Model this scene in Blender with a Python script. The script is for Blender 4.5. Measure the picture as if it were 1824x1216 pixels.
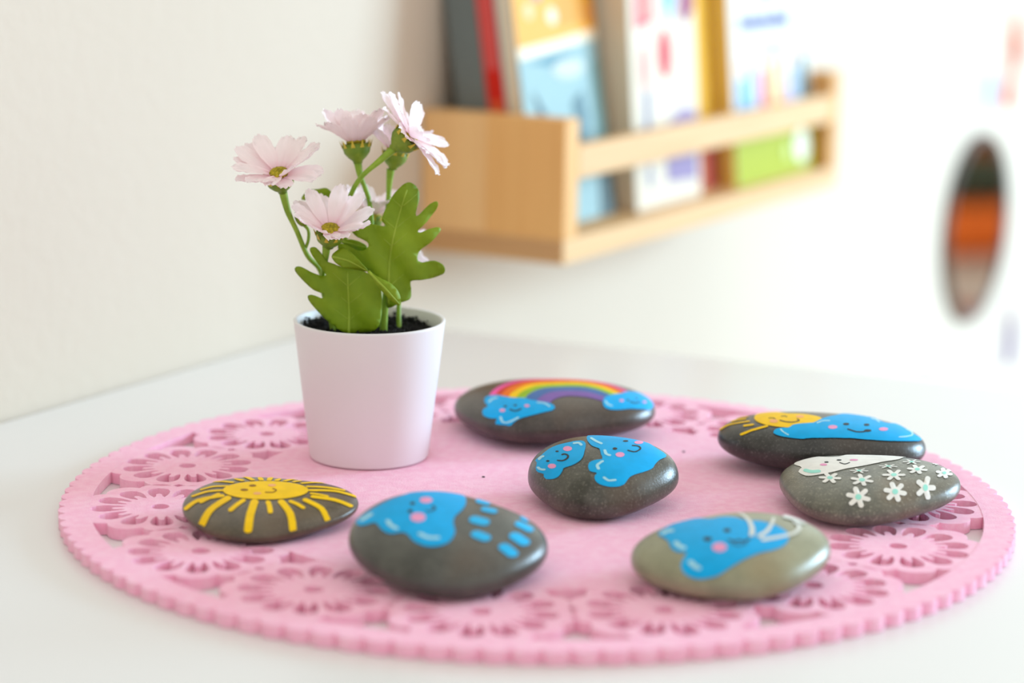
import bpy, bmesh, math, random
from mathutils import Vector, Matrix, geometry, noise

for o in list(bpy.data.objects):
    bpy.data.objects.remove(o, do_unlink=True)
scene = bpy.context.scene
COL = scene.collection
PI = math.pi

# ------------------------------------------------------------------ camera
# metres; z = 0 is the table top, the photographer stands at x = y = 0
PITCH, ROLL, CAM_H = 0.20563, 0.015625, 0.25364
cam_data = bpy.data.cameras.new('camera')
cam_data.sensor_fit = 'HORIZONTAL'
cam_data.sensor_width = 36.0
cam_data.lens = 4041.1 / 1824 * 36.0
cam_data.clip_start = 0.02
cam_data.dof.use_dof = True
cam_data.dof.focus_distance = 0.915
cam_data.dof.aperture_fstop = 4.2
camera = bpy.data.objects.new('camera', cam_data)
COL.objects.link(camera)
fwd = Vector((0, math.cos(PITCH), -math.sin(PITCH)))
up0 = Vector((0, math.sin(PITCH), math.cos(PITCH)))
rgt0 = Vector((1, 0, 0))
rgt = rgt0 * math.cos(ROLL) + up0 * math.sin(ROLL)
upv = up0 * math.cos(ROLL) - rgt0 * math.sin(ROLL)
camera.matrix_world = Matrix((
    (rgt.x, upv.x, -fwd.x, 0), (rgt.y, upv.y, -fwd.y, 0), (rgt.z, upv.z, -fwd.z, CAM_H), (0, 0, 0, 1)))
scene.camera = camera

# ------------------------------------------------------------------ world, window light, exposure
world = bpy.data.worlds.new('world')
scene.world = world
world.use_nodes = True
bg = world.node_tree.nodes['Background']
bg.inputs['Color'].default_value = (1.0, 0.97, 0.92, 1)
bg.inputs['Strength'].default_value = 0.96

# the wall frame: s runs along the wall, d stands out from it, z is up
AZ, OFF = 0.520975, -0.709793
D = Vector((math.sin(AZ), math.cos(AZ), 0))
N = Vector((math.cos(AZ), -math.sin(AZ), 0))
WALL_ROT = PI / 2 - AZ                       # local x = along the wall, local -y = out of the wall
def S(s, d, z):
    return D * s + N * (OFF + d) + Vector((0, 0, z))

def area(name, loc, target, sx, sy, power, color):
    l = bpy.data.lights.new(name, 'AREA')
    l.shape = 'RECTANGLE'; l.size = sx; l.size_y = sy; l.energy = power; l.color = color
    o = bpy.data.objects.new(name, l)
    COL.objects.link(o)
    o.location = loc
    o.rotation_euler = (Vector(target) - Vector(loc)).to_track_quat('-Z', 'Y').to_euler()
    return o
# daylight window out of the picture on the right: its glints sit on the right ends of the stones
area('window_right_offscreen', S(3.6, 2.1, 0.58), S(2.75, 0, 0.0), 1.5, 1.2, 150, (0.61, 0.91, 1.16))

vs = scene.view_settings
vs.view_transform = 'Standard'
vs.look = 'None'
vs.exposure = 0.06
vs.gamma = 1.0
vs.use_curve_mapping = False

# ------------------------------------------------------------------ helpers
def lin(r, g, b):
    f = lambda c: (c / 255 / 12.92) if c / 255 <= 0.04045 else ((c / 255 + 0.055) / 1.055) ** 2.4
    return (f(r), f(g), f(b), 1)

def base_mat(name, rough=0.5, spec=0.5):
    m = bpy.data.materials.new(name)
    m.use_nodes = True
    b = m.node_tree.nodes['Principled BSDF']
    b.inputs['Roughness'].default_value = rough
    b.inputs['Specular IOR Level'].default_value = spec
    return m, m.node_tree, b

def add_noise(nt, scale, detail=3, stretch=None, coord='Object', rough=0.55):
    tc = nt.nodes.new('ShaderNodeTexCoord')
    mp = nt.nodes.new('ShaderNodeMapping')
    if stretch: mp.inputs['Scale'].default_value = stretch
    n = nt.nodes.new('ShaderNodeTexNoise')
    n.inputs['Scale'].default_value = scale
    n.inputs['Detail'].default_value = detail
    n.inputs['Roughness'].default_value = rough
    nt.links.new(tc.outputs[coord], mp.inputs['Vector'])
    nt.links.new(mp.outputs['Vector'], n.inputs['Vector'])
    return n

def ramp(nt, src, stops):
    r = nt.nodes.new('ShaderNodeValToRGB')
    e = r.color_ramp.elements
    while len(e) < len(stops): e.new(0.5)
    for k, (p, c) in enumerate(stops):
        e[k].position = p; e[k].color = c
    nt.links.new(src, r.inputs['Fac'])
    return r

def bump(nt, b, src, strength, dist=0.001):
    bp = nt.nodes.new('ShaderNodeBump')
    bp.inputs['Strength'].default_value = strength
    bp.inputs['Distance'].default_value = dist
    nt.links.new(src, bp.inputs['Height'])
    nt.links.new(bp.outputs['Normal'], b.inputs['Normal'])

def mix(nt, fac, a, b_, mode='MIX'):
    m = nt.nodes.new('ShaderNodeMix')
    m.data_type = 'RGBA'; m.blend_type = mode
    if isinstance(fac, (int, float)): m.inputs[0].default_value = fac
    else: nt.links.new(fac, m.inputs[0])
    for sock, v in ((m.inputs[6], a), (m.inputs[7], b_)):
        if isinstance(v, tuple): sock.default_value = v
        else: nt.links.new(v, sock)
    return m.outputs[2]

def vary(name, c1, c2, scale=60, rough=0.5, spec=0.5, bump_s=0.0, bump_scale=None, stretch=None, bdist=0.001):
    """two close tones mixed by noise, optionally with fine relief"""
    m, nt, b = base_mat(name, rough, spec)
    n = add_noise(nt, scale, 3, stretch)
    r = ramp(nt, n.outputs['Fac'], [(0.35, c1), (0.65, c2)])
    nt.links.new(r.outputs['Color'], b.inputs['Base Color'])
    if bump_s:
        n2 = add_noise(nt, bump_scale or scale * 8, 4, stretch)
        bump(nt, b, n2.outputs['Fac'], bump_s, bdist)
    return m

def paint_mat(name, rgb, rough=0.5, amt=0.05):
    c = lin(*rgb)
    k = tuple(x * (1 - amt * 2) for x in c[:3]) + (1,)
    return vary(name, k, c, 180, rough, 0.18, 0.08, 900, bdist=0.0003)

M = {}
M['wall'] = vary('wall_paint', (0.61, 0.518, 0.415, 1), (0.63, 0.538, 0.435, 1), 3, 0.75, 0.3, 0.25, 120, bdist=0.002)
M['floor'] = vary('floor_boards', lin(164, 142, 122), lin(184, 162, 140), 3, 0.5, 0.4, stretch=(1, 8, 1))
M['table'] = vary('table_white_laminate', (0.79, 0.795, 0.785, 1), (0.81, 0.81, 0.80, 1), 4, 0.28, 0.45, 0.02, 300)
M['felt'] = vary('pink_felt', lin(250, 180, 208), lin(254, 196, 218), 260, 0.95, 0.15, 0.35, 1500, bdist=0.0006)
fb = M['felt'].node_tree.nodes['Principled BSDF']
fb.inputs['Sheen Weight'].default_value = 0.30
fb.inputs['Sheen Roughness'].default_value = 0.5
fb.inputs['Sheen Tint'].default_value = (1.0, 0.86, 0.92, 1)
fb.inputs['Subsurface Weight'].default_value = 0.12
fb.inputs['Subsurface Radius'].default_value = (0.004, 0.0015, 0.0022)
fb.inputs['Subsurface Scale'].default_value = 1.0
M['pot'] = vary('white_pot_plastic', (0.80, 0.785, 0.79, 1), (0.81, 0.795, 0.80, 1), 30, 0.45, 0.4)
M['soil'] = vary('black_soil', (0.006, 0.006, 0.007, 1), (0.022, 0.021, 0.020, 1), 700, 0.9, 0.3, 0.6, 2500)
M['stem'] = vary('stem_green', lin(118, 152, 34), lin(146, 178, 54), 120, 0.5, 0.4, 0.1, 900)
M['midrib'] = vary('midrib_pale_green', lin(134, 160, 34), lin(152, 176, 50), 120, 0.5, 0.4)
M['calyx'] = vary('calyx_green', lin(96, 128, 24), lin(130, 150, 44), 160, 0.5, 0.4, 0.1, 900)
M['sepal'] = vary('sepal_yellow', lin(190, 170, 50), lin(214, 190, 70), 300, 0.5, 0.4)
M['disc'] = vary('daisy_disc', lin(140, 128, 20), lin(205, 186, 45), 900, 0.7, 0.3, 0.9, 1400)

def leaf_material():
    m, nt, b = base_mat('leaf_cloth', 0.5, 0.35)
    n = add_noise(nt, 60, 3)
    r = ramp(nt, n.outputs['Fac'], [(0.3, lin(116, 146, 10)), (0.7, lin(150, 178, 30))])
    nt.links.new(r.outputs['Color'], b.inputs['Base Color'])
    w = nt.nodes.new('ShaderNodeTexWave'); w.inputs['Scale'].default_value = 900
    w2 = nt.nodes.new('ShaderNodeTexWave'); w2.inputs['Scale'].default_value = 900; w2.bands_direction = 'Z'
    tc = nt.nodes.new('ShaderNodeTexCoord')
    nt.links.new(tc.outputs['Object'], w.inputs['Vector']); nt.links.new(tc.outputs['Object'], w2.inputs['Vector'])
    bump(nt, b, mix(nt, 0.5, w.outputs['Color'], w2.outputs['Color']), 0.25, 0.0003)
    t = nt.nodes.new('ShaderNodeBsdfTranslucent')
    t.inputs['Color'].default_value = lin(140, 172, 10)
    ms = nt.nodes.new('ShaderNodeMixShader'); ms.inputs[0].default_value = 0.22
    out = nt.nodes['Material Output']
    nt.links.new(b.outputs[0], ms.inputs[1]); nt.links.new(t.outputs[0], ms.inputs[2]); nt.links.new(ms.outputs[0], out.inputs['Surface'])
    return m
M['leaf'] = leaf_material()

def petal_material():
    m, nt, b = base_mat('petal_cloth', 0.6, 0.25)
    tc = nt.nodes.new('ShaderNodeTexCoord')
    sp = nt.nodes.new('ShaderNodeSeparateXYZ')
    nt.links.new(tc.outputs['Generated'], sp.inputs[0])
    r = ramp(nt, sp.outputs['X'], [(0.0, lin(252, 214, 228)), (0.25, lin(254, 243, 245)), (0.6, lin(254, 250, 249))])
    nt.links.new(r.outputs['Color'], b.inputs['Base Color'])
    n = add_noise(nt, 700, 2, (0.12, 1, 1))
    bump(nt, b, n.outputs['Fac'], 0.35, 0.0004)
    t = nt.nodes.new('ShaderNodeBsdfTranslucent')
    t.inputs['Color'].default_value = lin(255, 222, 228)
    ms = nt.nodes.new('ShaderNodeMixShader'); ms.inputs[0].default_value = 0.30
    nt.links.new(b.outputs[0], ms.inputs[1]); nt.links.new(t.outputs[0], ms.inputs[2])
    nt.links.new(ms.outputs[0], nt.nodes['Material Output'].inputs['Surface'])
    return m
M['petal'] = petal_material()

def wood_material(name, c1, c2, axis):
    m, nt, b = base_mat(name, 0.55, 0.35)
    st = [6, 6, 6]; st[axis] = 0.5
    n = add_noise(nt, 18, 4, tuple(st))
    r = ramp(nt, n.outputs['Fac'], [(0.3, c1), (0.7, c2)])
    n2 = add_noise(nt, 140, 3, tuple(x / 6 if k != axis else 0.05 for k, x in enumerate(st)))
    c = mix(nt, 0.12, r.outputs['Color'], n2.outputs['Fac'], 'MULTIPLY')
    nt.links.new(c, b.inputs['Base Color'])
    bump(nt, b, n2.outputs['Fac'], 0.1, 0.0005)
    return m
M['wood_long'] = wood_material('aspen_wood_lengthwise', lin(224, 178, 124), lin(232, 190, 137), 0)
M['wood_front'] = wood_material('aspen_wood_upright_amber', lin(228, 170, 102), lin(236, 182, 114), 2)
M['wood_back'] = wood_material('aspen_wood_upright_pale', lin(234, 184, 124), lin(240, 194, 134), 2)
M['wood_end'] = wood_material('aspen_end_grain', lin(196, 148, 98), lin(206, 158, 108), 1)
M['pages'] = vary('book_pages', lin(214, 198, 172), lin(228, 212, 188), 40, 0.85, 0.2, 0.3, 60, stretch=(1, 40, 1))

def stone_material(name, c1, c2, speck=0.25, patch=(0.10, 0.055, 0.025, 1), gloss=0.30):
    m, nt, b = base_mat(name, gloss, 0.5)
    n = add_noise(nt, 70, 6, rough=0.65)
    r = ramp(nt, n.outputs['Fac'], [(0.36, c1), (0.64, c2)])
    n3 = add_noise(nt, 22, 2)
    pr = ramp(nt, n3.outputs['Fac'], [(0.58, (0, 0, 0, 1)), (0.72, (0.55, 0.55, 0.55, 1))])
    c = mix(nt, pr.outputs['Color'], r.outputs['Color'], patch)
    n2 = add_noise(nt, 900, 2, rough=0.8)
    sr = ramp(nt, n2.outputs['Fac'], [(0.56, (0, 0, 0, 1)), (0.72, (speck, speck, speck, 1))])
    c = mix(nt, sr.outputs['Color'], c, tuple(min(1, x * 3.2 + 0.03) for x in c2[:3]) + (1,))
    nt.links.new(c, b.inputs['Base Color'])
    bump(nt, b, n2.outputs['Fac'], 0.28, 0.0004)
    return m

PAINTS = {
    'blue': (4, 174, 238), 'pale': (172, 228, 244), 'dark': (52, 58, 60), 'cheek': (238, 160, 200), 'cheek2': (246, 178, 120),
    'rb_pink': (246, 92, 172), 'rb_red': (214, 62, 40), 'rb_orange': (244, 120, 16), 'rb_yellow': (254, 206, 0),
    'rb_green': (150, 190, 36), 'rb_blue': (70, 112, 172), 'rb_purple': (128, 96, 168), 'drop': (40, 182, 236),
    'windw': (226, 230, 222), 'yellow': (252, 204, 0), 'white': (240, 240, 234), 'mint': (160, 232, 216), 'brown': (150, 104, 20)}
for k, v in PAINTS.items():
    M['p_' + k] = paint_mat('paint_' + k, v)

def link(name, me, mat=None, parent=None):
    o = bpy.data.objects.new(name, me)
    COL.objects.link(o)
    if mat is not None and me is not None and len(me.materials) == 0:
        me.materials.append(M[mat] if isinstance(mat, str) else mat)
    if parent is not None: o.parent = parent
    return o

def tag(o, label=None, cat=None, group=None, kind=None):
    if label: o['label'] = label
    if cat: o['category'] = cat
    if group: o['group'] = group
    if kind: o['kind'] = kind
    return o

def empty(name, loc, rot=(0, 0, 0)):
    o = bpy.data.objects.new(name, None)
    o.empty_display_size = 0.02
    COL.objects.link(o)
    o.location = loc; o.rotation_euler = rot
    return o

def mesh_from(verts, faces, smooth=False):
    me = bpy.data.meshes.new('mesh')
    me.from_pydata([tuple(v) for v in verts], [], faces)
    if smooth:
        me.polygons.foreach_set('use_smooth', [True] * len(me.polygons))
    me.update()
    return me

def bm_mesh(bm, smooth=False):
    bmesh.ops.recalc_face_normals(bm, faces=bm.faces)
    me = bpy.data.meshes.new('mesh')
    bm.to_mesh(me); bm.free()
    if smooth: me.polygons.foreach_set('use_smooth', [True] * len(me.polygons))
    return me

def box(x0, x1, y0, y1, z0, z1, bev=0.0, seg=2):
    bm = bmesh.new()
    bmesh.ops.create_cube(bm, size=1)
    for v in bm.verts:
        v.co = ((x0 + x1) / 2 + v.co.x * (x1 - x0), (y0 + y1) / 2 + v.co.y * (y1 - y0), (z0 + z1) / 2 + v.co.z * (z1 - z0))
    if bev: bmesh.ops.bevel(bm, geom=bm.edges[:], offset=bev, segments=seg, affect='EDGES', profile=0.5)
    return bm_mesh(bm)

def prism(outer, holes, z0, z1):
    """flat plate with holes, cut straight through"""
    loops = [outer] + holes
    flat = [p for l in loops for p in l]
    tris = geometry.tessellate_polygon([[Vector((p[0], p[1], 0)) for p in l] for l in loops])
    n = len(flat)
    verts = [(p[0], p[1], z1) for p in flat] + [(p[0], p[1], z0) for p in flat]
    faces = [tuple(t) for t in tris] + [(t[2] + n, t[1] + n, t[0] + n) for t in tris]
    k = 0
    for l in loops:
        for i in range(len(l)):
            a, b = k + i, k + (i + 1) % len(l)
            faces.append((a, b, b + n, a + n))
        k += len(l)
    bm = bmesh.new()
    bv = [bm.verts.new(v) for v in verts]
    for f in faces:
        try: bm.faces.new([bv[i] for i in f])
        except ValueError: pass
    return bm_mesh(bm)

def lathe(prof, n=64, smooth=True):
    verts, faces = [], []
    for (r, z) in prof:
        for k in range(n):
            a = 2 * PI * k / n
            verts.append((r * math.cos(a), r * math.sin(a), z))
    for i in range(len(prof) - 1):
        for k in range(n):
            a, b = i * n + k, i * n + (k + 1) % n
            faces.append((a, b, b + n, a + n))
    return mesh_from(verts, faces, smooth)

def spline(pts, m=6):
    pts = [Vector(p) for p in pts]; out = []
    for i in range(len(pts) - 1):
        p0, p1, p2, p3 = pts[max(i - 1, 0)], pts[i], pts[i + 1], pts[min(i + 2, len(pts) - 1)]
        for k in range(m):
            t = k / m
            out.append(0.5 * ((2 * p1) + (p2 - p0) * t + (2 * p0 - 5 * p1 + 4 * p2 - p3) * t * t + (3 * p1 - p0 - 3 * p2 + p3) * t ** 3))
    out.append(pts[-1])
    return out

def tube(path, radii, n=10):
    verts, faces = [], []
    ref = Vector((0.3, 1, 0.1)).normalized()
    for i, p in enumerate(path):
        t = (path[min(i + 1, len(path) - 1)] - path[max(i - 1, 0)]).normalized()
        a = t.cross(ref).normalized(); b = t.cross(a)
        for k in range(n):
            w = 2 * PI * k / n
            verts.append(p + (a * math.cos(w) + b * math.sin(w)) * radii[i])
    for i in range(len(path) - 1):
        for k in range(n):
            x, y = i * n + k, i * n + (k + 1) % n
            faces.append((x, y, y + n, x + n))
    faces.append(tuple(range(n - 1, -1, -1)))
    faces.append(tuple(range((len(path) - 1) * n, len(path) * n)))
    return mesh_from(verts, faces, True)

def inside(p, poly):
    c = False; j = len(poly) - 1
    for i in range(len(poly)):
        xi, yi = poly[i]; xj, yj = poly[j]
        if (yi > p[1]) != (yj > p[1]) and p[0] < (xj - xi) * (p[1] - yi) / (yj - yi) + xi: c = not c
        j = i
    return c

def fill(poly, step):
    """triangulated outline with inner grid points, in the plane"""
    xs = [p[0] for p in poly]; ys = [p[1] for p in poly]
    pts = [Vector(p) for p in poly]
    nx = int((max(xs) - min(xs)) / step); ny = int((max(ys) - min(ys)) / step)
    for i in range(1, nx + 1):
        for j in range(1, ny + 1):
            p = (min(xs) + i * step + 0.13 * step * (j % 2), min(ys) + j * step)
            if inside(p, poly): pts.append(Vector(p))
    r = geometry.delaunay_2d_cdt(pts, [], [list(range(len(poly)))], 1, 1e-7)
    return [tuple(v) for v in r[0]], [tuple(f) for f in r[2]]

# ------------------------------------------------------------------ the room
FLOOR_Z = -0.72
wall_me = box(-1.6, 8.0, 0.0, 0.12, FLOOR_Z, 2.0)
wall = link('wall_left', wall_me, 'wall'); wall.location = N * OFF; wall.rotation_euler = (0, 0, WALL_ROT)
tag(wall, 'cream painted wall behind the table and shelf', None, None, 'structure')
fl = link('floor', box(-1.6, 8.0, -4.0, 0.0, FLOOR_Z - 0.05, FLOOR_Z), 'floor')
fl.location = N * OFF; fl.rotation_euler = (0, 0, WALL_ROT)
tag(fl, 'brown wooden floor', None, None, 'structure')

# ------------------------------------------------------------------ table
TE = AZ - 0.099414                              # direction the far table edge faces
E = Vector((math.sin(TE), math.cos(TE), 0))
def to_wall(p): return (p.dot(D), p.dot(N) - OFF)
def edge_s(d):                                  # s of the far edge at distance d from the wall
    return (1.1207 - E.dot(N) * (OFF + d)) / E.dot(D)
table = empty('table', N * OFF + D * 0.35 + Vector((0, 0, FLOOR_Z)), (0, 0, WALL_ROT))
tag(table, 'white laminate table with smooth top carrying the pink mat', 'table')
TW = 0.80; TD0 = 0.0015
def tl(s, d): return (s - 0.35, -d)
def rounded(poly, r, n=6):
    out = []
    for i in range(len(poly)):
        p = Vector(poly[i]); a = (Vector(poly[i - 1]) - p).normalized(); b = (Vector(poly[(i + 1) % len(poly)]) - p).normalized()
        A, B = p + a * r, p + b * r
        for k in range(n + 1):
            t = k / n
            out.append(tuple(A * (1 - t) ** 2 + p * 2 * t * (1 - t) + B * t * t))
    return out
outline = rounded([tl(-0.45, TD0), tl(-0.45, TW), tl(edge_s(TW), TW), tl(edge_s(TD0), TD0)], 0.012)
tt = link('tabletop', prism(outline, [], -FLOOR_Z - 0.026, -FLOOR_Z), 'table', table)
bv = tt.modifiers.new('bevel', 'BEVEL'); bv.width = 0.0025; bv.segments = 3; bv.limit_method = 'ANGLE'
leg_me = box(-0.022, 0.022, -0.022, 0.022, 0, -FLOOR_Z - 0.0255, 0.004)
for s, d in ((-0.38, 0.06), (-0.38, TW - 0.06), (edge_s(0.06) - 0.07, 0.06), (edge_s(TW - 0.06) - 0.07, TW - 0.06)):
    lg = link('leg', leg_me, 'table', table); lg.location = (*tl(s, d), 0)

# ------------------------------------------------------------------ felt mat
MX, MY, TH = 0.01089, 0.89046, 0.005
mat_root = empty('felt_placemat', (MX, MY, 0))
tag(mat_root, 'round pink felt mat with cut-out flowers and scalloped edge on white table', 'placemat')
def circle(r, n, ph=0): return [(r * math.cos(ph + 2 * PI * k / n), r * math.sin(ph + 2 * PI * k / n)) for k in range(n)]
link('mat_centre', prism(circle(0.1245, 180), [], 0.0002, TH), 'felt', mat_root)
NS = 120
rim = []
for k in range(NS):
    for j in range(6):
        a = 2 * PI * (k + j / 6) / NS
        rim.append(((0.1880 + 0.0028 * math.sqrt(max(0, math.sin(PI * j / 6)))) * math.cos(a), (0.1880 + 0.0028 * math.sqrt(max(0, math.sin(PI * j / 6)))) * math.sin(a)))
link('scalloped_rim', prism(rim, [circle(0.1785, 240)], 0.0002, TH), 'felt', mat_root)
RC, RR = 0.0245, 0.0086
ros = []
for k in range(12):
    for j in range(9):
        f = math.radians(-15 + 30 * j / 9)
        r = RC * math.cos(f) + math.sqrt(max(0, RR ** 2 - (RC * math.sin(f)) ** 2))
        a = math.radians(30 * k) + f
        ros.append((r * math.cos(a), r * math.sin(a)))
slot = [(0.0136, -0.0021), (0.0165, -0.0034), (0.0195, -0.0043), (0.0222, -0.0046), (0.0248, -0.0040), (0.0265, -0.0024), (0.0271, 0),
        (0.0265, 0.0024), (0.0248, 0.0040), (0.0222, 0.0046), (0.0195, 0.0043), (0.0165, 0.0034), (0.0136, 0.0021),
        (0.0150, 0.0013), (0.0180, 0.0011), (0.0190, 0), (0.0180, -0.0011), (0.0150, -0.0013)]
holes = [circle(0.0036, 20)]
for k in range(12):
    a = math.radians(30 * k)
    holes.append([(p[0] * math.cos(a) - p[1] * math.sin(a), p[0] * math.sin(a) + p[1] * math.cos(a)) for p in slot])
ros_me = prism(ros, holes, 0.0002, TH - 0.00012)
for k in range(15):
    a = math.radians(142.4 + 24 * k)
    o = link('flower_motif', ros_me, 'felt', mat_root)
    o.location = (0.1512 * math.cos(a), 0.1512 * math.sin(a), 0); o.rotation_euler = (0, 0, a)

# ------------------------------------------------------------------ painted stones
PW = 2.3
STONES = {
    'sun': (-0.09358, 0.84150, 0.03176, 0.05140, -0.00191, 0.04175, 0.05033, 0.00702, 0.01104, 0.00536, 0.00569, 0.08986, -0.00952, 0.01119),
    'rain': (-0.02259, 0.78239, 0.03540, -0.00637, -0.02956, 0.02437, 0.01716, 0.01812, 0.01614, 0.01135, 0.00886, 0.14725, 0.04628, 0.01544),
    'rainbow': (0.01792, 0.99272, 0.04180, 0.06951, -0.02819, 0.05541, 0.04440, -0.00145, -0.01870, 0.01259, 0.00946, -0.01086, -0.03181, 0.01427),
    'center': (0.03636, 0.87678, 0.02939, 0.00068, -0.02107, 0.04490, 0.05002, 0.01461, -0.00004, 0.01499, 0.00847, 0.12402, -0.05904, 0.01431),
    'wind': (0.08033, 0.77835, 0.03303, 0.06255, 0.07872, -0.03344, 0.02527, 0.01394, 0.01119, 0.01052, 0.00870, 0.09062, -0.03365, 0.01404),
    'suncloud': (0.13250, 0.93951, 0.03546, 0.22799, -0.00410, 0.00636, 0.00392, 0.02106, -0.00246, 0.01167, 0.01065, -0.03407, 0.03192, 0.01549),
    'snow': (0.14207, 0.87465, 0.03457, 0.03480, 0.03152, 0.06679, 0.04961, -0.00888, -0.00454, 0.00874, 0.00863, 0.04842, -0.03887, 0.01368),
}
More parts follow.
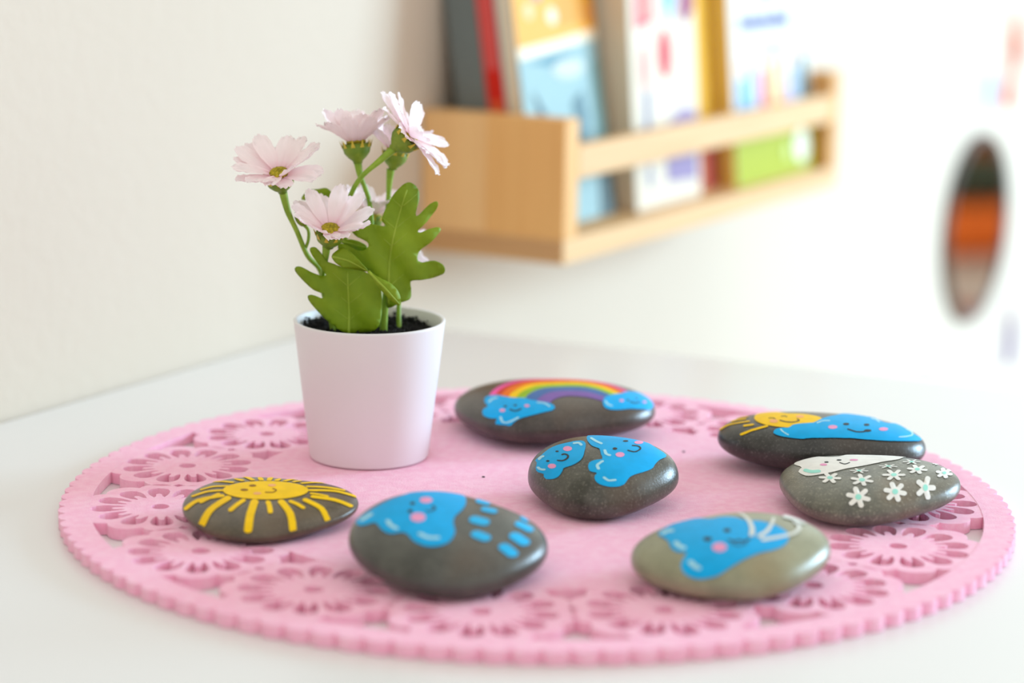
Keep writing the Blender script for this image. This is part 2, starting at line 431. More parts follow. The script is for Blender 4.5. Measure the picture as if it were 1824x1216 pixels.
# paint marks on each stone: kind, paint, layer, owner, outline in mm on the stone's own plan
PAINT = {
    'rainbow': [
        ('rainbow_band', 'rb_pink', 0, None, [(-27.7, -9.4), (-27.3, -6.4), (-26.6, -3.4), (-25.7, -0.5), (-24.5, 2.3), (-23, 4.9), (-21.3, 7.5), (-19.5, 10), (-17.5, 12.3), (-15.3, 14.2), (-12.7, 15.6), (-9.9, 16.3), (-6.9, 16.7), (-3.8, 17), (-0.8, 17.4), (2.3, 17.8), (5.3, 18.3), (8.4, 18.7), (11.4, 18.9), (14.3, 18.5), (17.1, 17.5), (19.8, 16.1), (22.2, 14.2), (24.5, 12.2), (26.5, 9.9), (28.4, 7.5), (30.2, 5), (32, 2.5), (33.8, 0.1), (35.8, -2.3), (34.6, -4.1), (32.7, -2), (30.9, 0.3), (29.2, 2.6), (27.5, 4.9), (25.7, 7.1), (23.8, 9.1), (21.6, 11), (19.3, 12.6), (16.9, 14), (14.2, 14.9), (11.5, 15.2), (8.7, 15.1), (5.8, 14.7), (3, 14.3), (0.2, 13.9), (-2.7, 13.5), (-5.5, 13.2), (-8.3, 12.8), (-11, 12), (-13.4, 10.8), (-15.5, 8.9), (-17.3, 6.8), (-19, 4.5), (-20.6, 2.1), (-22, -0.4), (-23.1, -3), (-24, -5.7), (-24.6, -8.5), (-25.1, -11.3)]),
        ('rainbow_band', 'rb_red', 0, None, [(-25.1, -11.3), (-24.6, -8.5), (-24, -5.7), (-23.1, -3), (-22, -0.4), (-20.6, 2.1), (-19, 4.5), (-17.3, 6.8), (-15.5, 8.9), (-13.4, 10.8), (-11, 12), (-8.3, 12.8), (-5.5, 13.2), (-2.7, 13.5), (0.2, 13.9), (3, 14.3), (5.8, 14.7), (8.7, 15.1), (11.5, 15.2), (14.2, 14.9), (16.9, 14), (19.3, 12.6), (21.6, 11), (23.8, 9.1), (25.7, 7.1), (27.5, 4.9), (29.2, 2.6), (30.9, 0.3), (32.7, -2), (34.6, -4.1), (33.3, -5.9), (31.5, -4), (29.9, -2), (28.3, 0.1), (26.6, 2.2), (24.9, 4.2), (23.1, 6), (21.1, 7.7), (18.9, 9.2), (16.6, 10.4), (14.2, 11.2), (11.6, 11.5), (9, 11.4), (6.3, 11.1), (3.7, 10.7), (1.1, 10.3), (-1.6, 10), (-4.2, 9.7), (-6.8, 9.3), (-9.3, 8.5), (-11.5, 7.3), (-13.4, 5.6), (-15.1, 3.6), (-16.7, 1.5), (-18.2, -0.7), (-19.5, -3), (-20.5, -5.5), (-21.4, -8), (-22, -10.5), (-22.4, -13.1)]),
        ('rainbow_band', 'rb_orange', 0, None, [(-22.4, -13.1), (-22, -10.5), (-21.4, -8), (-20.5, -5.5), (-19.5, -3), (-18.2, -0.7), (-16.7, 1.5), (-15.1, 3.6), (-13.4, 5.6), (-11.5, 7.3), (-9.3, 8.5), (-6.8, 9.3), (-4.2, 9.7), (-1.6, 10), (1.1, 10.3), (3.7, 10.7), (6.3, 11.1), (9, 11.4), (11.6, 11.5), (14.2, 11.2), (16.6, 10.4), (18.9, 9.2), (21.1, 7.7), (23.1, 6), (24.9, 4.2), (26.6, 2.2), (28.3, 0.1), (29.9, -2), (31.5, -4), (33.3, -5.9), (31.6, -8.5), (29.9, -6.8), (28.4, -5.1), (26.9, -3.3), (25.4, -1.5), (23.8, 0.2), (22.1, 1.7), (20.3, 3.2), (18.3, 4.5), (16.2, 5.5), (14, 6.1), (11.7, 6.4), (9.4, 6.3), (7, 6.1), (4.7, 5.7), (2.3, 5.4), (-0, 5), (-2.4, 4.7), (-4.7, 4.3), (-6.9, 3.6), (-8.8, 2.5), (-10.5, 1), (-12.1, -0.8), (-13.5, -2.7), (-14.8, -4.7), (-15.9, -6.7), (-16.9, -8.9), (-17.7, -11.1), (-18.2, -13.4), (-18.7, -15.7)]),
        ('rainbow_band', 'rb_yellow', 0, None, [(-18.7, -15.7), (-18.2, -13.4), (-17.7, -11.1), (-16.9, -8.9), (-15.9, -6.7), (-14.8, -4.7), (-13.5, -2.7), (-12.1, -0.8), (-10.5, 1), (-8.8, 2.5), (-6.9, 3.6), (-4.7, 4.3), (-2.4, 4.7), (-0, 5), (2.3, 5.4), (4.7, 5.7), (7, 6.1), (9.4, 6.3), (11.7, 6.4), (14, 6.1), (16.2, 5.5), (18.3, 4.5), (20.3, 3.2), (22.1, 1.7), (23.8, 0.2), (25.4, -1.5), (26.9, -3.3), (28.4, -5.1), (29.9, -6.8), (31.6, -8.5), (29.9, -10.9), (28.4, -9.5), (27, -8), (25.6, -6.5), (24.2, -5), (22.8, -3.6), (21.2, -2.2), (19.5, -1), (17.8, 0), (15.9, 0.9), (13.9, 1.4), (11.9, 1.7), (9.8, 1.6), (7.7, 1.4), (5.6, 1.1), (3.5, 0.8), (1.4, 0.5), (-0.7, 0.2), (-2.7, -0.3), (-4.6, -0.9), (-6.3, -1.9), (-7.9, -3.3), (-9.2, -4.9), (-10.5, -6.6), (-11.7, -8.3), (-12.7, -10.2), (-13.6, -12.1), (-14.3, -14.1), (-14.8, -16.1), (-15.2, -18.1)]),
        ('rainbow_band', 'rb_green', 0, None, [(-15.2, -18.1), (-14.8, -16.1), (-14.3, -14.1), (-13.6, -12.1), (-12.7, -10.2), (-11.7, -8.3), (-10.5, -6.6), (-9.2, -4.9), (-7.9, -3.3), (-6.3, -1.9), (-4.6, -0.9), (-2.7, -0.3), (-0.7, 0.2), (1.4, 0.5), (3.5, 0.8), (5.6, 1.1), (7.7, 1.4), (9.8, 1.6), (11.9, 1.7), (13.9, 1.4), (15.9, 0.9), (17.8, 0), (19.5, -1), (21.2, -2.2), (22.8, -3.6), (24.2, -5), (25.6, -6.5), (27, -8), (28.4, -9.5), (29.9, -10.9), (28.2, -13.5), (26.8, -12.3), (25.5, -11.1), (24.3, -9.9), (23, -8.7), (21.6, -7.6), (20.2, -6.5), (18.7, -5.6), (17.2, -4.8), (15.5, -4.1), (13.8, -3.7), (12, -3.5), (10.2, -3.5), (8.4, -3.7), (6.6, -3.9), (4.8, -4.2), (3, -4.5), (1.2, -4.8), (-0.5, -5.2), (-2.2, -5.8), (-3.7, -6.8), (-5, -7.9), (-6.2, -9.3), (-7.3, -10.8), (-8.3, -12.3), (-9.2, -13.9), (-9.9, -15.5), (-10.6, -17.2), (-11.1, -19), (-11.5, -20.7)]),
        ('rainbow_band', 'rb_blue', 0, None, [(-11.5, -20.7), (-11.1, -19), (-10.6, -17.2), (-9.9, -15.5), (-9.2, -13.9), (-8.3, -12.3), (-7.3, -10.8), (-6.2, -9.3), (-5, -7.9), (-3.7, -6.8), (-2.2, -5.8), (-0.5, -5.2), (1.2, -4.8), (3, -4.5), (4.8, -4.2), (6.6, -3.9), (8.4, -3.7), (10.2, -3.5), (12, -3.5), (13.8, -3.7), (15.5, -4.1), (17.2, -4.8), (18.7, -5.6), (20.2, -6.5), (21.6, -7.6), (23, -8.7), (24.3, -9.9), (25.5, -11.1), (26.8, -12.3), (28.2, -13.5), (25.8, -16.9), (24.7, -16.2), (23.5, -15.4), (22.4, -14.6), (21.3, -13.8), (20.1, -13), (18.9, -12.3), (17.7, -11.7), (16.4, -11.2), (15, -10.8), (13.6, -10.6), (12.2, -10.4), (10.8, -10.4), (9.3, -10.5), (7.9, -10.7), (6.5, -10.9), (5.1, -11.1), (3.7, -11.5), (2.4, -11.9), (1.1, -12.5), (-0.1, -13.3), (-1.1, -14.2), (-2.1, -15.3), (-2.9, -16.4), (-3.7, -17.6), (-4.4, -18.9), (-5, -20.2), (-5.6, -21.5), (-6, -22.9), (-6.4, -24.3)]),
        ('rainbow_band', 'rb_purple', 0, None, [(-6.4, -24.3), (-6, -22.9), (-5.6, -21.5), (-5, -20.2), (-4.4, -18.9), (-3.7, -17.6), (-2.9, -16.4), (-2.1, -15.3), (-1.1, -14.2), (-0.1, -13.3), (1.1, -12.5), (2.4, -11.9), (3.7, -11.5), (5.1, -11.1), (6.5, -10.9), (7.9, -10.7), (9.3, -10.5), (10.8, -10.4), (12.2, -10.4), (13.6, -10.6), (15, -10.8), (16.4, -11.2), (17.7, -11.7), (18.9, -12.3), (20.1, -13), (21.3, -13.8), (22.4, -14.6), (23.5, -15.4), (24.7, -16.2), (25.8, -16.9), (23.3, -20.6), (22.4, -20.2), (21.4, -19.8), (20.5, -19.4), (19.5, -19.1), (18.5, -18.7), (17.5, -18.5), (16.5, -18.2), (15.5, -18.1), (14.5, -17.9), (13.4, -17.8), (12.4, -17.7), (11.4, -17.7), (10.3, -17.7), (9.3, -17.8), (8.3, -17.9), (7.3, -18.2), (6.3, -18.5), (5.4, -19), (4.5, -19.5), (3.7, -20.1), (3, -20.8), (2.3, -21.6), (1.7, -22.4), (1.1, -23.3), (0.6, -24.2), (0.1, -25.1), (-0.3, -26.1), (-0.7, -27), (-1.1, -28)]),
        ('cloud', 'blue', 1, None, [(-29.5, -12), (-29.3, -9), (-28.3, -7.8), (-27, -7.7), (-25.8, -8.3), (-24.5, -9.1), (-23.2, -10.1), (-22, -11.5), (-20.7, -13.2), (-19.5, -14.8), (-18.2, -16.2), (-17, -17.4), (-15.8, -18.3), (-14.5, -18.9), (-13.2, -19.3), (-12, -19.8), (-10.8, -20.9), (-9.6, -22.1), (-8.4, -23.2), (-7.2, -23.9), (-5.9, -24.6), (-4.7, -25.2), (-3.5, -25.6), (-2.3, -26.1), (-1.1, -26.6), (0.1, -27.6), (1.1, -28.8), (1.6, -30.7), (0.8, -32.3), (-0.3, -33.2), (-1.6, -33.7), (-2.8, -34.2), (-4, -34.7), (-5.2, -35.1), (-6.4, -35.5), (-7.6, -35.8), (-8.8, -36.1), (-10, -36.3), (-11.2, -36.5), (-12.4, -36.6), (-13.5, -36.8), (-14.7, -37), (-15.7, -37.3), (-16.6, -37.6), (-17.4, -37.9), (-18.2, -37.7), (-19.1, -37.2), (-20.2, -36.5), (-21.4, -35.7), (-22.6, -34.9), (-23.5, -34.1), (-24.4, -33.3), (-24.1, -32.7), (-23.6, -32.1), (-24.8, -31), (-26.1, -29.9), (-27.3, -28.5), (-28.5, -26.8), (-29.6, -24.9), (-30.2, -22.7), (-30.1, -20.8), (-29.3, -19.9), (-28.1, -20.1), (-28, -18.3), (-29, -15.4)]),
        ('cloud', 'blue', 1, None, [(22.7, -21.1), (23.1, -18.4), (23.9, -15.8), (25.2, -14), (26.4, -12.4), (27.7, -10.9), (29, -9.6), (30.3, -8.3), (31.7, -6.6), (33, -4), (34.3, -2), (35.7, -0.4), (37, 1.1), (38.3, 2.5), (39.5, 3.2), (40.7, 3.1), (41.8, 2.7), (42.8, 2.4), (43.9, 2.1), (44.8, 1.4), (45.5, -0.2), (46.1, -1.8), (46.1, -2.4), (46, -3.4), (44.8, -8.7), (43.9, -11.2), (42.6, -13.1), (41.2, -14.6), (39.9, -15.9), (38.6, -17.1), (37.3, -18.2), (35.9, -19.2), (34.6, -20.1), (33.3, -21.1), (32, -22), (30.8, -22.9), (29.5, -23.6), (28.2, -24.3), (26.9, -24.8), (25.7, -25.2), (24.5, -25.2), (23.4, -24.8), (22.8, -23.3)]),
        ('eye', 'dark', 2, 0, [(-19.2, -26.3), (-19.3, -26.6), (-19.6, -26.8), (-20, -26.6), (-20.5, -26.3), (-20.8, -25.8), (-20.9, -25.3), (-20.8, -25), (-20.5, -24.8), (-20, -25), (-19.6, -25.3), (-19.3, -25.8)]),
        ('eye', 'dark', 2, 0, [(-14.9, -27.3), (-15, -27.6), (-15.3, -27.8), (-15.7, -27.7), (-16.1, -27.5), (-16.3, -27.1), (-16.5, -26.7), (-16.3, -26.3), (-16.1, -26.1), (-15.7, -26.2), (-15.3, -26.4), (-15, -26.8)]),
        ('eye', 'dark', 2, 1, [(34.7, -13.4), (34.6, -13.8), (34.3, -14.2), (34, -14.5), (33.6, -14.7), (33.4, -14.6), (33.3, -14.3), (33.4, -13.9), (33.7, -13.4), (34.1, -13.1), (34.4, -13), (34.6, -13.1)]),
        ('eye', 'dark', 2, 1, [(38.6, -9.1), (38.4, -9.5), (38.2, -10), (37.9, -10.4), (37.5, -10.6), (37.3, -10.6), (37.3, -10.3), (37.4, -9.8), (37.6, -9.4), (37.9, -8.9), (38.3, -8.7), (38.5, -8.8)]),
        ('mouth', 'dark', 2, 0, [(-18.1, -30), (-17.8, -30.4), (-17.4, -30.8), (-16.9, -31.3), (-16.4, -31.7), (-15.9, -32), (-15.5, -32.1), (-15, -32.2), (-14.5, -32.2), (-14.1, -32), (-13.6, -31.7), (-13.3, -31.4), (-13, -31.3), (-12.9, -31.1), (-12.9, -30.9), (-13, -30.6), (-13.1, -30.4), (-13.3, -30.3), (-13.5, -30.2), (-13.7, -30.3), (-14, -30.5), (-14.3, -30.8), (-14.7, -31), (-15, -31.1), (-15.3, -31.1), (-15.6, -31.1), (-15.9, -31), (-16.1, -30.9), (-16.5, -30.6), (-16.9, -30.2), (-17.2, -29.7), (-17.5, -29.4), (-17.7, -29.2), (-17.9, -29.1), (-18.1, -29.2), (-18.2, -29.3), (-18.3, -29.5), (-18.2, -29.8)]),
        ('mouth', 'dark', 2, 1, [(34.9, -15.3), (35.3, -15.3), (35.8, -15.4), (36.3, -15.3), (37, -15), (37.6, -14.4), (38.3, -13.6), (38.8, -12.9), (39.2, -12.3), (39.3, -12.1), (39.4, -11.8), (39.4, -11.5), (39.4, -11.4), (39.2, -11.4), (39, -11.5), (38.9, -11.7), (38.5, -12.3), (38, -13), (37.5, -13.6), (37.1, -14), (36.7, -14.2), (36.2, -14.2), (35.8, -14.2), (35.4, -14.1), (35.3, -14.2), (35.1, -14.3), (34.9, -14.6), (34.8, -14.8), (34.8, -15.1), (34.8, -15.2)]),
        ('cheek', 'cheek', 2, 0, [(-20, -29.3), (-20.2, -29.8), (-20.7, -30), (-21.3, -29.8), (-22, -29.2), (-22.4, -28.5), (-22.6, -27.7), (-22.4, -27.2), (-22, -27), (-21.3, -27.2), (-20.7, -27.7), (-20.2, -28.5)]),
        ('cheek', 'cheek', 2, 0, [(-9.5, -29.1), (-9.6, -29.7), (-10.1, -30), (-10.6, -30.1), (-11.2, -29.8), (-11.6, -29.2), (-11.8, -28.6), (-11.6, -28), (-11.2, -27.6), (-10.6, -27.6), (-10.1, -27.9), (-9.6, -28.4)]),
        ('cheek', 'cheek', 2, 1, [(32.2, -15.7), (32, -16.4), (31.6, -17), (31.1, -17.4), (30.6, -17.5), (30.3, -17.3), (30.1, -16.8), (30.3, -16.1), (30.7, -15.5), (31.2, -15), (31.7, -14.9), (32, -15.1)]),
        ('cheek', 'cheek', 2, 1, [(42.6, -7.4), (42.4, -8.2), (42.1, -9.1), (41.6, -9.9), (41.1, -10.4), (40.8, -10.4), (40.7, -9.9), (40.9, -9.2), (41.2, -8.3), (41.7, -7.5), (42.2, -7), (42.5, -6.9)]),
        ('highlight', 'pale', 2, 0, [(-26.7, -16.4), (-26.5, -16), (-26.2, -15.4), (-25.8, -14.8), (-25.4, -14.4), (-25.1, -14.3), (-24.6, -14.3), (-24.1, -14.4), (-23.8, -14.5), (-23.6, -14.4), (-23.4, -14.1), (-23.4, -13.7), (-23.5, -13.2), (-23.7, -12.8), (-23.9, -12.5), (-24.2, -12.3), (-24.5, -12.3), (-25, -12.2), (-25.6, -12.2), (-26.2, -12.4), (-26.7, -12.9), (-27.1, -13.6), (-27.5, -14.2), (-27.7, -14.6), (-27.8, -14.9), (-27.7, -15.3), (-27.6, -15.8), (-27.4, -16.2), (-27.1, -16.4), (-26.9, -16.5)]),
        ('highlight', 'pale', 2, 0, [(-22.6, -32.2), (-22.5, -32.8), (-22.3, -33.5), (-22, -34.2), (-21.6, -34.9), (-21, -35.5), (-20.2, -36), (-19.4, -36.5), (-18.5, -36.8), (-17.4, -37), (-16.1, -36.9), (-15, -36.8), (-14.2, -36.6), (-14, -36.5), (-14, -36.3), (-14, -36.2), (-14.2, -36), (-14.4, -35.8), (-14.6, -35.8), (-14.8, -35.8), (-15.6, -36), (-16.8, -36.2), (-18, -36.2), (-19, -36.1), (-19.6, -35.9), (-20.1, -35.6), (-20.4, -35.4), (-20.7, -35.1), (-21, -34.7), (-21.2, -34), (-21.4, -33.3), (-21.5, -32.8), (-21.6, -32.5), (-21.8, -32.3), (-22, -32.1), (-22.3, -32), (-22.5, -32), (-22.6, -32.1)]),
        ('highlight', 'pale', 2, 0, [(-6, -26.9), (-5.4, -27.1), (-4.6, -27.2), (-3.8, -27.5), (-3.1, -27.8), (-2.6, -28.4), (-2, -29.1), (-1.5, -29.9), (-1.2, -30.4), (-1, -30.5), (-0.9, -30.5), (-0.7, -30.4), (-0.5, -30.3), (-0.4, -30.1), (-0.4, -29.9), (-0.5, -29.7), (-0.9, -29.2), (-1.4, -28.4), (-2, -27.6), (-2.7, -26.8), (-3.6, -26.4), (-4.5, -26.1), (-5.3, -25.9), (-5.9, -25.8), (-6.1, -25.8), (-6.2, -25.9), (-6.3, -26.1), (-6.4, -26.4), (-6.3, -26.6), (-6.2, -26.8)]),
        ('highlight', 'pale', 2, 1, [(23.5, -20.4), (23.7, -20.8), (23.8, -21.4), (24.1, -22), (24.4, -22.5), (24.9, -22.8), (25.5, -22.9), (26, -23.1), (26.3, -23.1), (26.5, -23.1), (26.7, -23), (26.9, -22.8), (27, -22.6), (27.1, -22.4), (27, -22.2), (26.9, -22.2), (26.5, -22.1), (26, -22), (25.5, -21.8), (25.2, -21.6), (24.9, -21.2), (24.7, -20.7), (24.5, -20.1), (24.4, -19.7), (24.3, -19.5), (24.1, -19.4), (23.9, -19.5), (23.7, -19.6), (23.6, -19.9), (23.5, -20.1)]),
    ],
    'center': [
        ('cloud', 'blue', 1, None, [(-25.7, 4.5), (-24.9, 4.7), (-23.9, 4.6), (-23, 5), (-22.2, 5.7), (-21.3, 6.5), (-20.3, 7.3), (-19.3, 7.8), (-18.3, 8.1), (-17.2, 8.3), (-16.1, 8.3), (-15, 8.3), (-13.8, 8.2), (-12.7, 8.2), (-11.6, 8.2), (-10.5, 8.4), (-9.3, 8.4), (-8.2, 8.3), (-7.1, 8), (-6, 6.6), (-5.4, 3.7), (-5.5, 0.5), (-5.8, -2.2), (-6.2, -4.8), (-6.5, -7.2), (-7, -9.3), (-7.7, -10.9), (-8.6, -12.1), (-9.6, -12.8), (-10.6, -13.3), (-11.6, -13.5), (-12.7, -13.5), (-13.8, -13.3), (-14.8, -13.4), (-15.2, -14.7), (-15.8, -15.7), (-16.5, -16.3), (-17.4, -16.4), (-18.5, -15.9), (-19.6, -15), (-20.7, -13.8), (-21.8, -12.3), (-22.5, -10.5), (-22.5, -9.2), (-23.5, -7.5), (-24.6, -5.6), (-25.4, -3.4), (-25.6, -1.4), (-25.2, -0.4), (-25.1, 1.3)]),
        ('cloud', 'blue', 1, None, [(-4.8, 11.9), (-4.2, 17.7), (-3, 20), (-1.9, 21), (-0.7, 21.5), (0.5, 22.1), (1.6, 23.1), (2.8, 23.8), (3.9, 23.6), (5.1, 23.3), (6.2, 23.1), (7.4, 22.8), (8.5, 22.4), (9.6, 22), (10.7, 21.6), (11.8, 21.1), (12.9, 20.7), (14, 20.2), (15.1, 19.8), (16.2, 19.3), (17.2, 18.8), (18.2, 17.7), (19.1, 14.8), (20.1, 11.8), (21, 8.6), (21.9, 6.2), (22.9, 4.8), (23.8, 4), (24.7, 3.4), (25.6, 2.9), (26.4, 2), (26.1, -0.6), (24.9, -2.8), (23.8, -4.6), (22.7, -6.5), (21.8, -8.3), (21, -10), (20.4, -11.6), (19.4, -12.9), (18.3, -14.1), (17.2, -15.1), (16.1, -16.1), (15, -17), (13.9, -17.9), (12.8, -18.8), (11.7, -19.8), (10.7, -20.9), (9.9, -22.1), (9.2, -23.3), (8.5, -24.4), (7.5, -25.2), (6.4, -25.9), (5.3, -26.3), (4.2, -26.6), (3.1, -26.8), (2, -26.8), (1, -26.7), (-0.1, -26.5), (-1.1, -26.1), (-2, -25.5), (-2.7, -24.6), (-3, -23.4), (-2.8, -22.1), (-1.9, -21.2), (-2.6, -20.5), (-3.7, -20.2), (-4.7, -19.4), (-5.1, -17.8), (-5.1, -16), (-4.7, -14.3), (-3.8, -13.3), (-2.7, -12.8), (-1.6, -12.5), (-0.5, -12.4), (0.6, -12.2), (0.6, -10.2), (0.2, -8.1), (0.1, -5.6), (-0.2, -2.9), (-1.2, -1.6), (-2.2, -0.7), (-3.2, 0.9), (-3.9, 3.2), (-4.6, 6.6)]),
        ('eye', 'dark', 2, 0, [(-16.2, 0.5), (-16.3, 0.2), (-16.6, 0.1), (-16.9, 0.3), (-17.2, 0.6), (-17.5, 1.1), (-17.5, 1.6), (-17.5, 1.9), (-17.2, 2), (-16.9, 1.8), (-16.5, 1.5), (-16.3, 1)]),
        ('eye', 'dark', 2, 0, [(-20, -4.2), (-20.1, -4.4), (-20.4, -4.4), (-20.7, -4.2), (-21, -3.8), (-21.3, -3.3), (-21.4, -2.8), (-21.3, -2.6), (-21, -2.6), (-20.7, -2.8), (-20.4, -3.2), (-20.1, -3.7)]),
        ('eye', 'dark', 2, 1, [(11.7, 6.2), (11.6, 5.5), (11.1, 5), (10.6, 4.6), (10, 4.7), (9.6, 5), (9.5, 5.6), (9.7, 6.2), (10.1, 6.8), (10.7, 7.2), (11.2, 7.2), (11.6, 6.8)]),
        ('eye', 'dark', 2, 1, [(6.9, -3.3), (6.7, -3.9), (6.4, -4.3), (5.9, -4.5), (5.4, -4.4), (5.1, -4), (5, -3.4), (5.2, -2.8), (5.5, -2.3), (6, -2.1), (6.5, -2.3), (6.8, -2.7)]),
        ('mouth', 'dark', 2, 0, [(-16.8, -7), (-16.5, -7.4), (-15.9, -7.9), (-15.3, -8.4), (-14.6, -8.7), (-14, -8.7), (-13.5, -8.6), (-13.1, -8.3), (-12.7, -8), (-12.4, -7.5), (-12.3, -6.9), (-12.2, -6.2), (-12.3, -5.5), (-12.6, -4.7), (-12.9, -4), (-13.4, -3.4), (-13.8, -2.9), (-14.2, -2.7), (-14.6, -2.6), (-14.9, -2.6), (-15.1, -2.7), (-15.2, -2.7), (-15.3, -2.9), (-15.3, -3.2), (-15.2, -3.4), (-15.1, -3.7), (-14.9, -3.9), (-14.7, -3.9), (-14.5, -3.9), (-14.3, -3.9), (-14.1, -3.9), (-14, -3.9), (-13.8, -4.2), (-13.5, -4.6), (-13.3, -5), (-13.1, -5.4), (-13.1, -5.7), (-13.1, -6.2), (-13.3, -6.7), (-13.4, -7), (-13.7, -7.3), (-14.1, -7.5), (-14.5, -7.6), (-14.9, -7.6), (-15.3, -7.4), (-15.8, -7), (-16.3, -6.5), (-16.7, -6.2), (-16.9, -6), (-17, -6), (-17.2, -6.1), (-17.2, -6.3), (-17.1, -6.5), (-17, -6.8)]),
        ('mouth', 'dark', 2, 1, [(10.9, -4.7), (11.3, -4.8), (12.1, -5.1), (12.9, -5.3), (13.6, -5.1), (14.4, -4.7), (15, -3.9), (15.5, -3.1), (16, -2.4), (16.3, -1.7), (16.4, -1), (16.5, -0.3), (16.4, 0.3), (16.3, 0.8), (16, 1.3), (15.7, 1.6), (15.2, 1.9), (14.7, 1.9), (14.1, 1.8), (13.6, 1.7), (13.2, 1.6), (13, 1.5), (12.9, 1.3), (12.8, 1.1), (12.8, 0.8), (12.8, 0.6), (12.9, 0.4), (13.1, 0.4), (13.4, 0.5), (14, 0.6), (14.5, 0.7), (14.9, 0.6), (15.2, 0.5), (15.4, 0.2), (15.6, -0.1), (15.7, -0.4), (15.8, -0.7), (15.7, -1.1), (15.6, -1.6), (15.4, -2), (15.1, -2.7), (14.6, -3.4), (14.1, -3.9), (13.6, -4.3), (13.1, -4.3), (12.4, -4.2), (11.7, -3.9), (11.2, -3.7), (11.1, -3.7), (10.9, -3.8), (10.8, -4), (10.7, -4.2), (10.7, -4.4), (10.8, -4.6)]),
        ('cheek', 'cheek', 2, 0, [(-10.9, -0.2), (-11.2, -1.3), (-11.9, -1.8), (-12.8, -1.6), (-13.7, -0.8), (-14.3, 0.5), (-14.5, 1.9), (-14.2, 3), (-13.6, 3.6), (-12.6, 3.4), (-11.8, 2.5), (-11.1, 1.2)]),
        ('cheek', 'cheek', 2, 0, [(-17.5, -9.9), (-17.8, -10.5), (-18.4, -10.5), (-19.2, -9.9), (-20, -9), (-20.6, -7.8), (-20.8, -6.9), (-20.5, -6.4), (-19.9, -6.4), (-19.1, -7), (-18.3, -7.9), (-17.7, -9)]),
        ('cheek', 'cheek', 2, 1, [(17.8, 8), (17.4, 6.1), (16.7, 4.6), (15.7, 3.7), (14.8, 3.5), (14.2, 4), (14, 5.1), (14.3, 6.6), (15.1, 8.2), (16.1, 9.8), (17, 10.8), (17.6, 9.9)]),
        ('cheek', 'cheek', 2, 1, [(9.5, -8), (9.2, -9), (8.5, -9.9), (7.6, -10.3), (6.7, -10.2), (6.1, -9.6), (5.9, -8.6), (6.2, -7.5), (6.9, -6.7), (7.8, -6.3), (8.7, -6.4), (9.3, -7.1)]),
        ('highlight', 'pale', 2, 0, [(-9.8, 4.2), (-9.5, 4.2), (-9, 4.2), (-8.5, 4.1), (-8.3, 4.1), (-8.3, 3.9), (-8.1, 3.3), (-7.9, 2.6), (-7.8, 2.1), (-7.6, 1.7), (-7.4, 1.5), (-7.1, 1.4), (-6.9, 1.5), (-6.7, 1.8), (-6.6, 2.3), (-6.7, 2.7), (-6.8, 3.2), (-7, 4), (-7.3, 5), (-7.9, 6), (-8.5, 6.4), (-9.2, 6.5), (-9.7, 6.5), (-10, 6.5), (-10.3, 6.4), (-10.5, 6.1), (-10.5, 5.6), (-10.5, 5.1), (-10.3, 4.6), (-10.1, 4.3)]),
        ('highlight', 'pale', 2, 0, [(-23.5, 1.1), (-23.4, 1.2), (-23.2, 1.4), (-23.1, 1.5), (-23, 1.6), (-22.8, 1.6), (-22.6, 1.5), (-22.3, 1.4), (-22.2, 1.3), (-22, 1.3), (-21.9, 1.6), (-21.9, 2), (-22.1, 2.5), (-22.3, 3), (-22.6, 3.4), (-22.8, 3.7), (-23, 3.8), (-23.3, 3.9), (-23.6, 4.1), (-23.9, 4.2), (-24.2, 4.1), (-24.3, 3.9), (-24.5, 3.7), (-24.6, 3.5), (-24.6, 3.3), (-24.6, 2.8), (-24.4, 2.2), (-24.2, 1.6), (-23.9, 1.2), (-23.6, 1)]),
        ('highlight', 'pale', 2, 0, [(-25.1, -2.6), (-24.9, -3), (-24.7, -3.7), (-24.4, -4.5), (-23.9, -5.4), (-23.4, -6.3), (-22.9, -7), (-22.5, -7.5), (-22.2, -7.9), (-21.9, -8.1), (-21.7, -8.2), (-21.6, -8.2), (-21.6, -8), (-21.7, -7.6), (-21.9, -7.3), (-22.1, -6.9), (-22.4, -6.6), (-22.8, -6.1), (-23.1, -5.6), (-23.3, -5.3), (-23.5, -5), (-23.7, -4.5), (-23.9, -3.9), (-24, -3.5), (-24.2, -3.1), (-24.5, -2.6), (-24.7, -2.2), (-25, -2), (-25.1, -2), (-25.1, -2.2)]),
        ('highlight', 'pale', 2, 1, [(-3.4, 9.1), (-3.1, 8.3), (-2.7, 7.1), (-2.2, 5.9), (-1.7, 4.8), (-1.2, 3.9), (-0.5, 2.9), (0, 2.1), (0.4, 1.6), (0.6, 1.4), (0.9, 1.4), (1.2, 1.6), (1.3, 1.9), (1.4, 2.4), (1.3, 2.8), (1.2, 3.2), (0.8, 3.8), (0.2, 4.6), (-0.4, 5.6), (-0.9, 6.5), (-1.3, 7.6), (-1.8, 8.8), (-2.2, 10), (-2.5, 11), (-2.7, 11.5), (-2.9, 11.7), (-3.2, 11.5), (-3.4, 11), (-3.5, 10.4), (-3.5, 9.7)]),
        ('highlight', 'pale', 2, 1, [(1.3, -5.1), (1.3, -5.7), (1.4, -6.7), (1.5, -7.7), (1.7, -8.5), (2.2, -9.2), (2.6, -9.6), (3, -9.8), (3.3, -10), (3.5, -10), (3.8, -9.9), (4, -9.7), (4.2, -9.4), (4.2, -9.1), (4.1, -8.8), (3.9, -8.6), (3.6, -8.4), (3.3, -8.2), (3, -8), (2.8, -7.7), (2.7, -7.2), (2.6, -6.4), (2.5, -5.5), (2.5, -4.8), (2.4, -4.5), (2.2, -4.2), (1.9, -4.1), (1.7, -4.2), (1.4, -4.4), (1.3, -4.7)]),
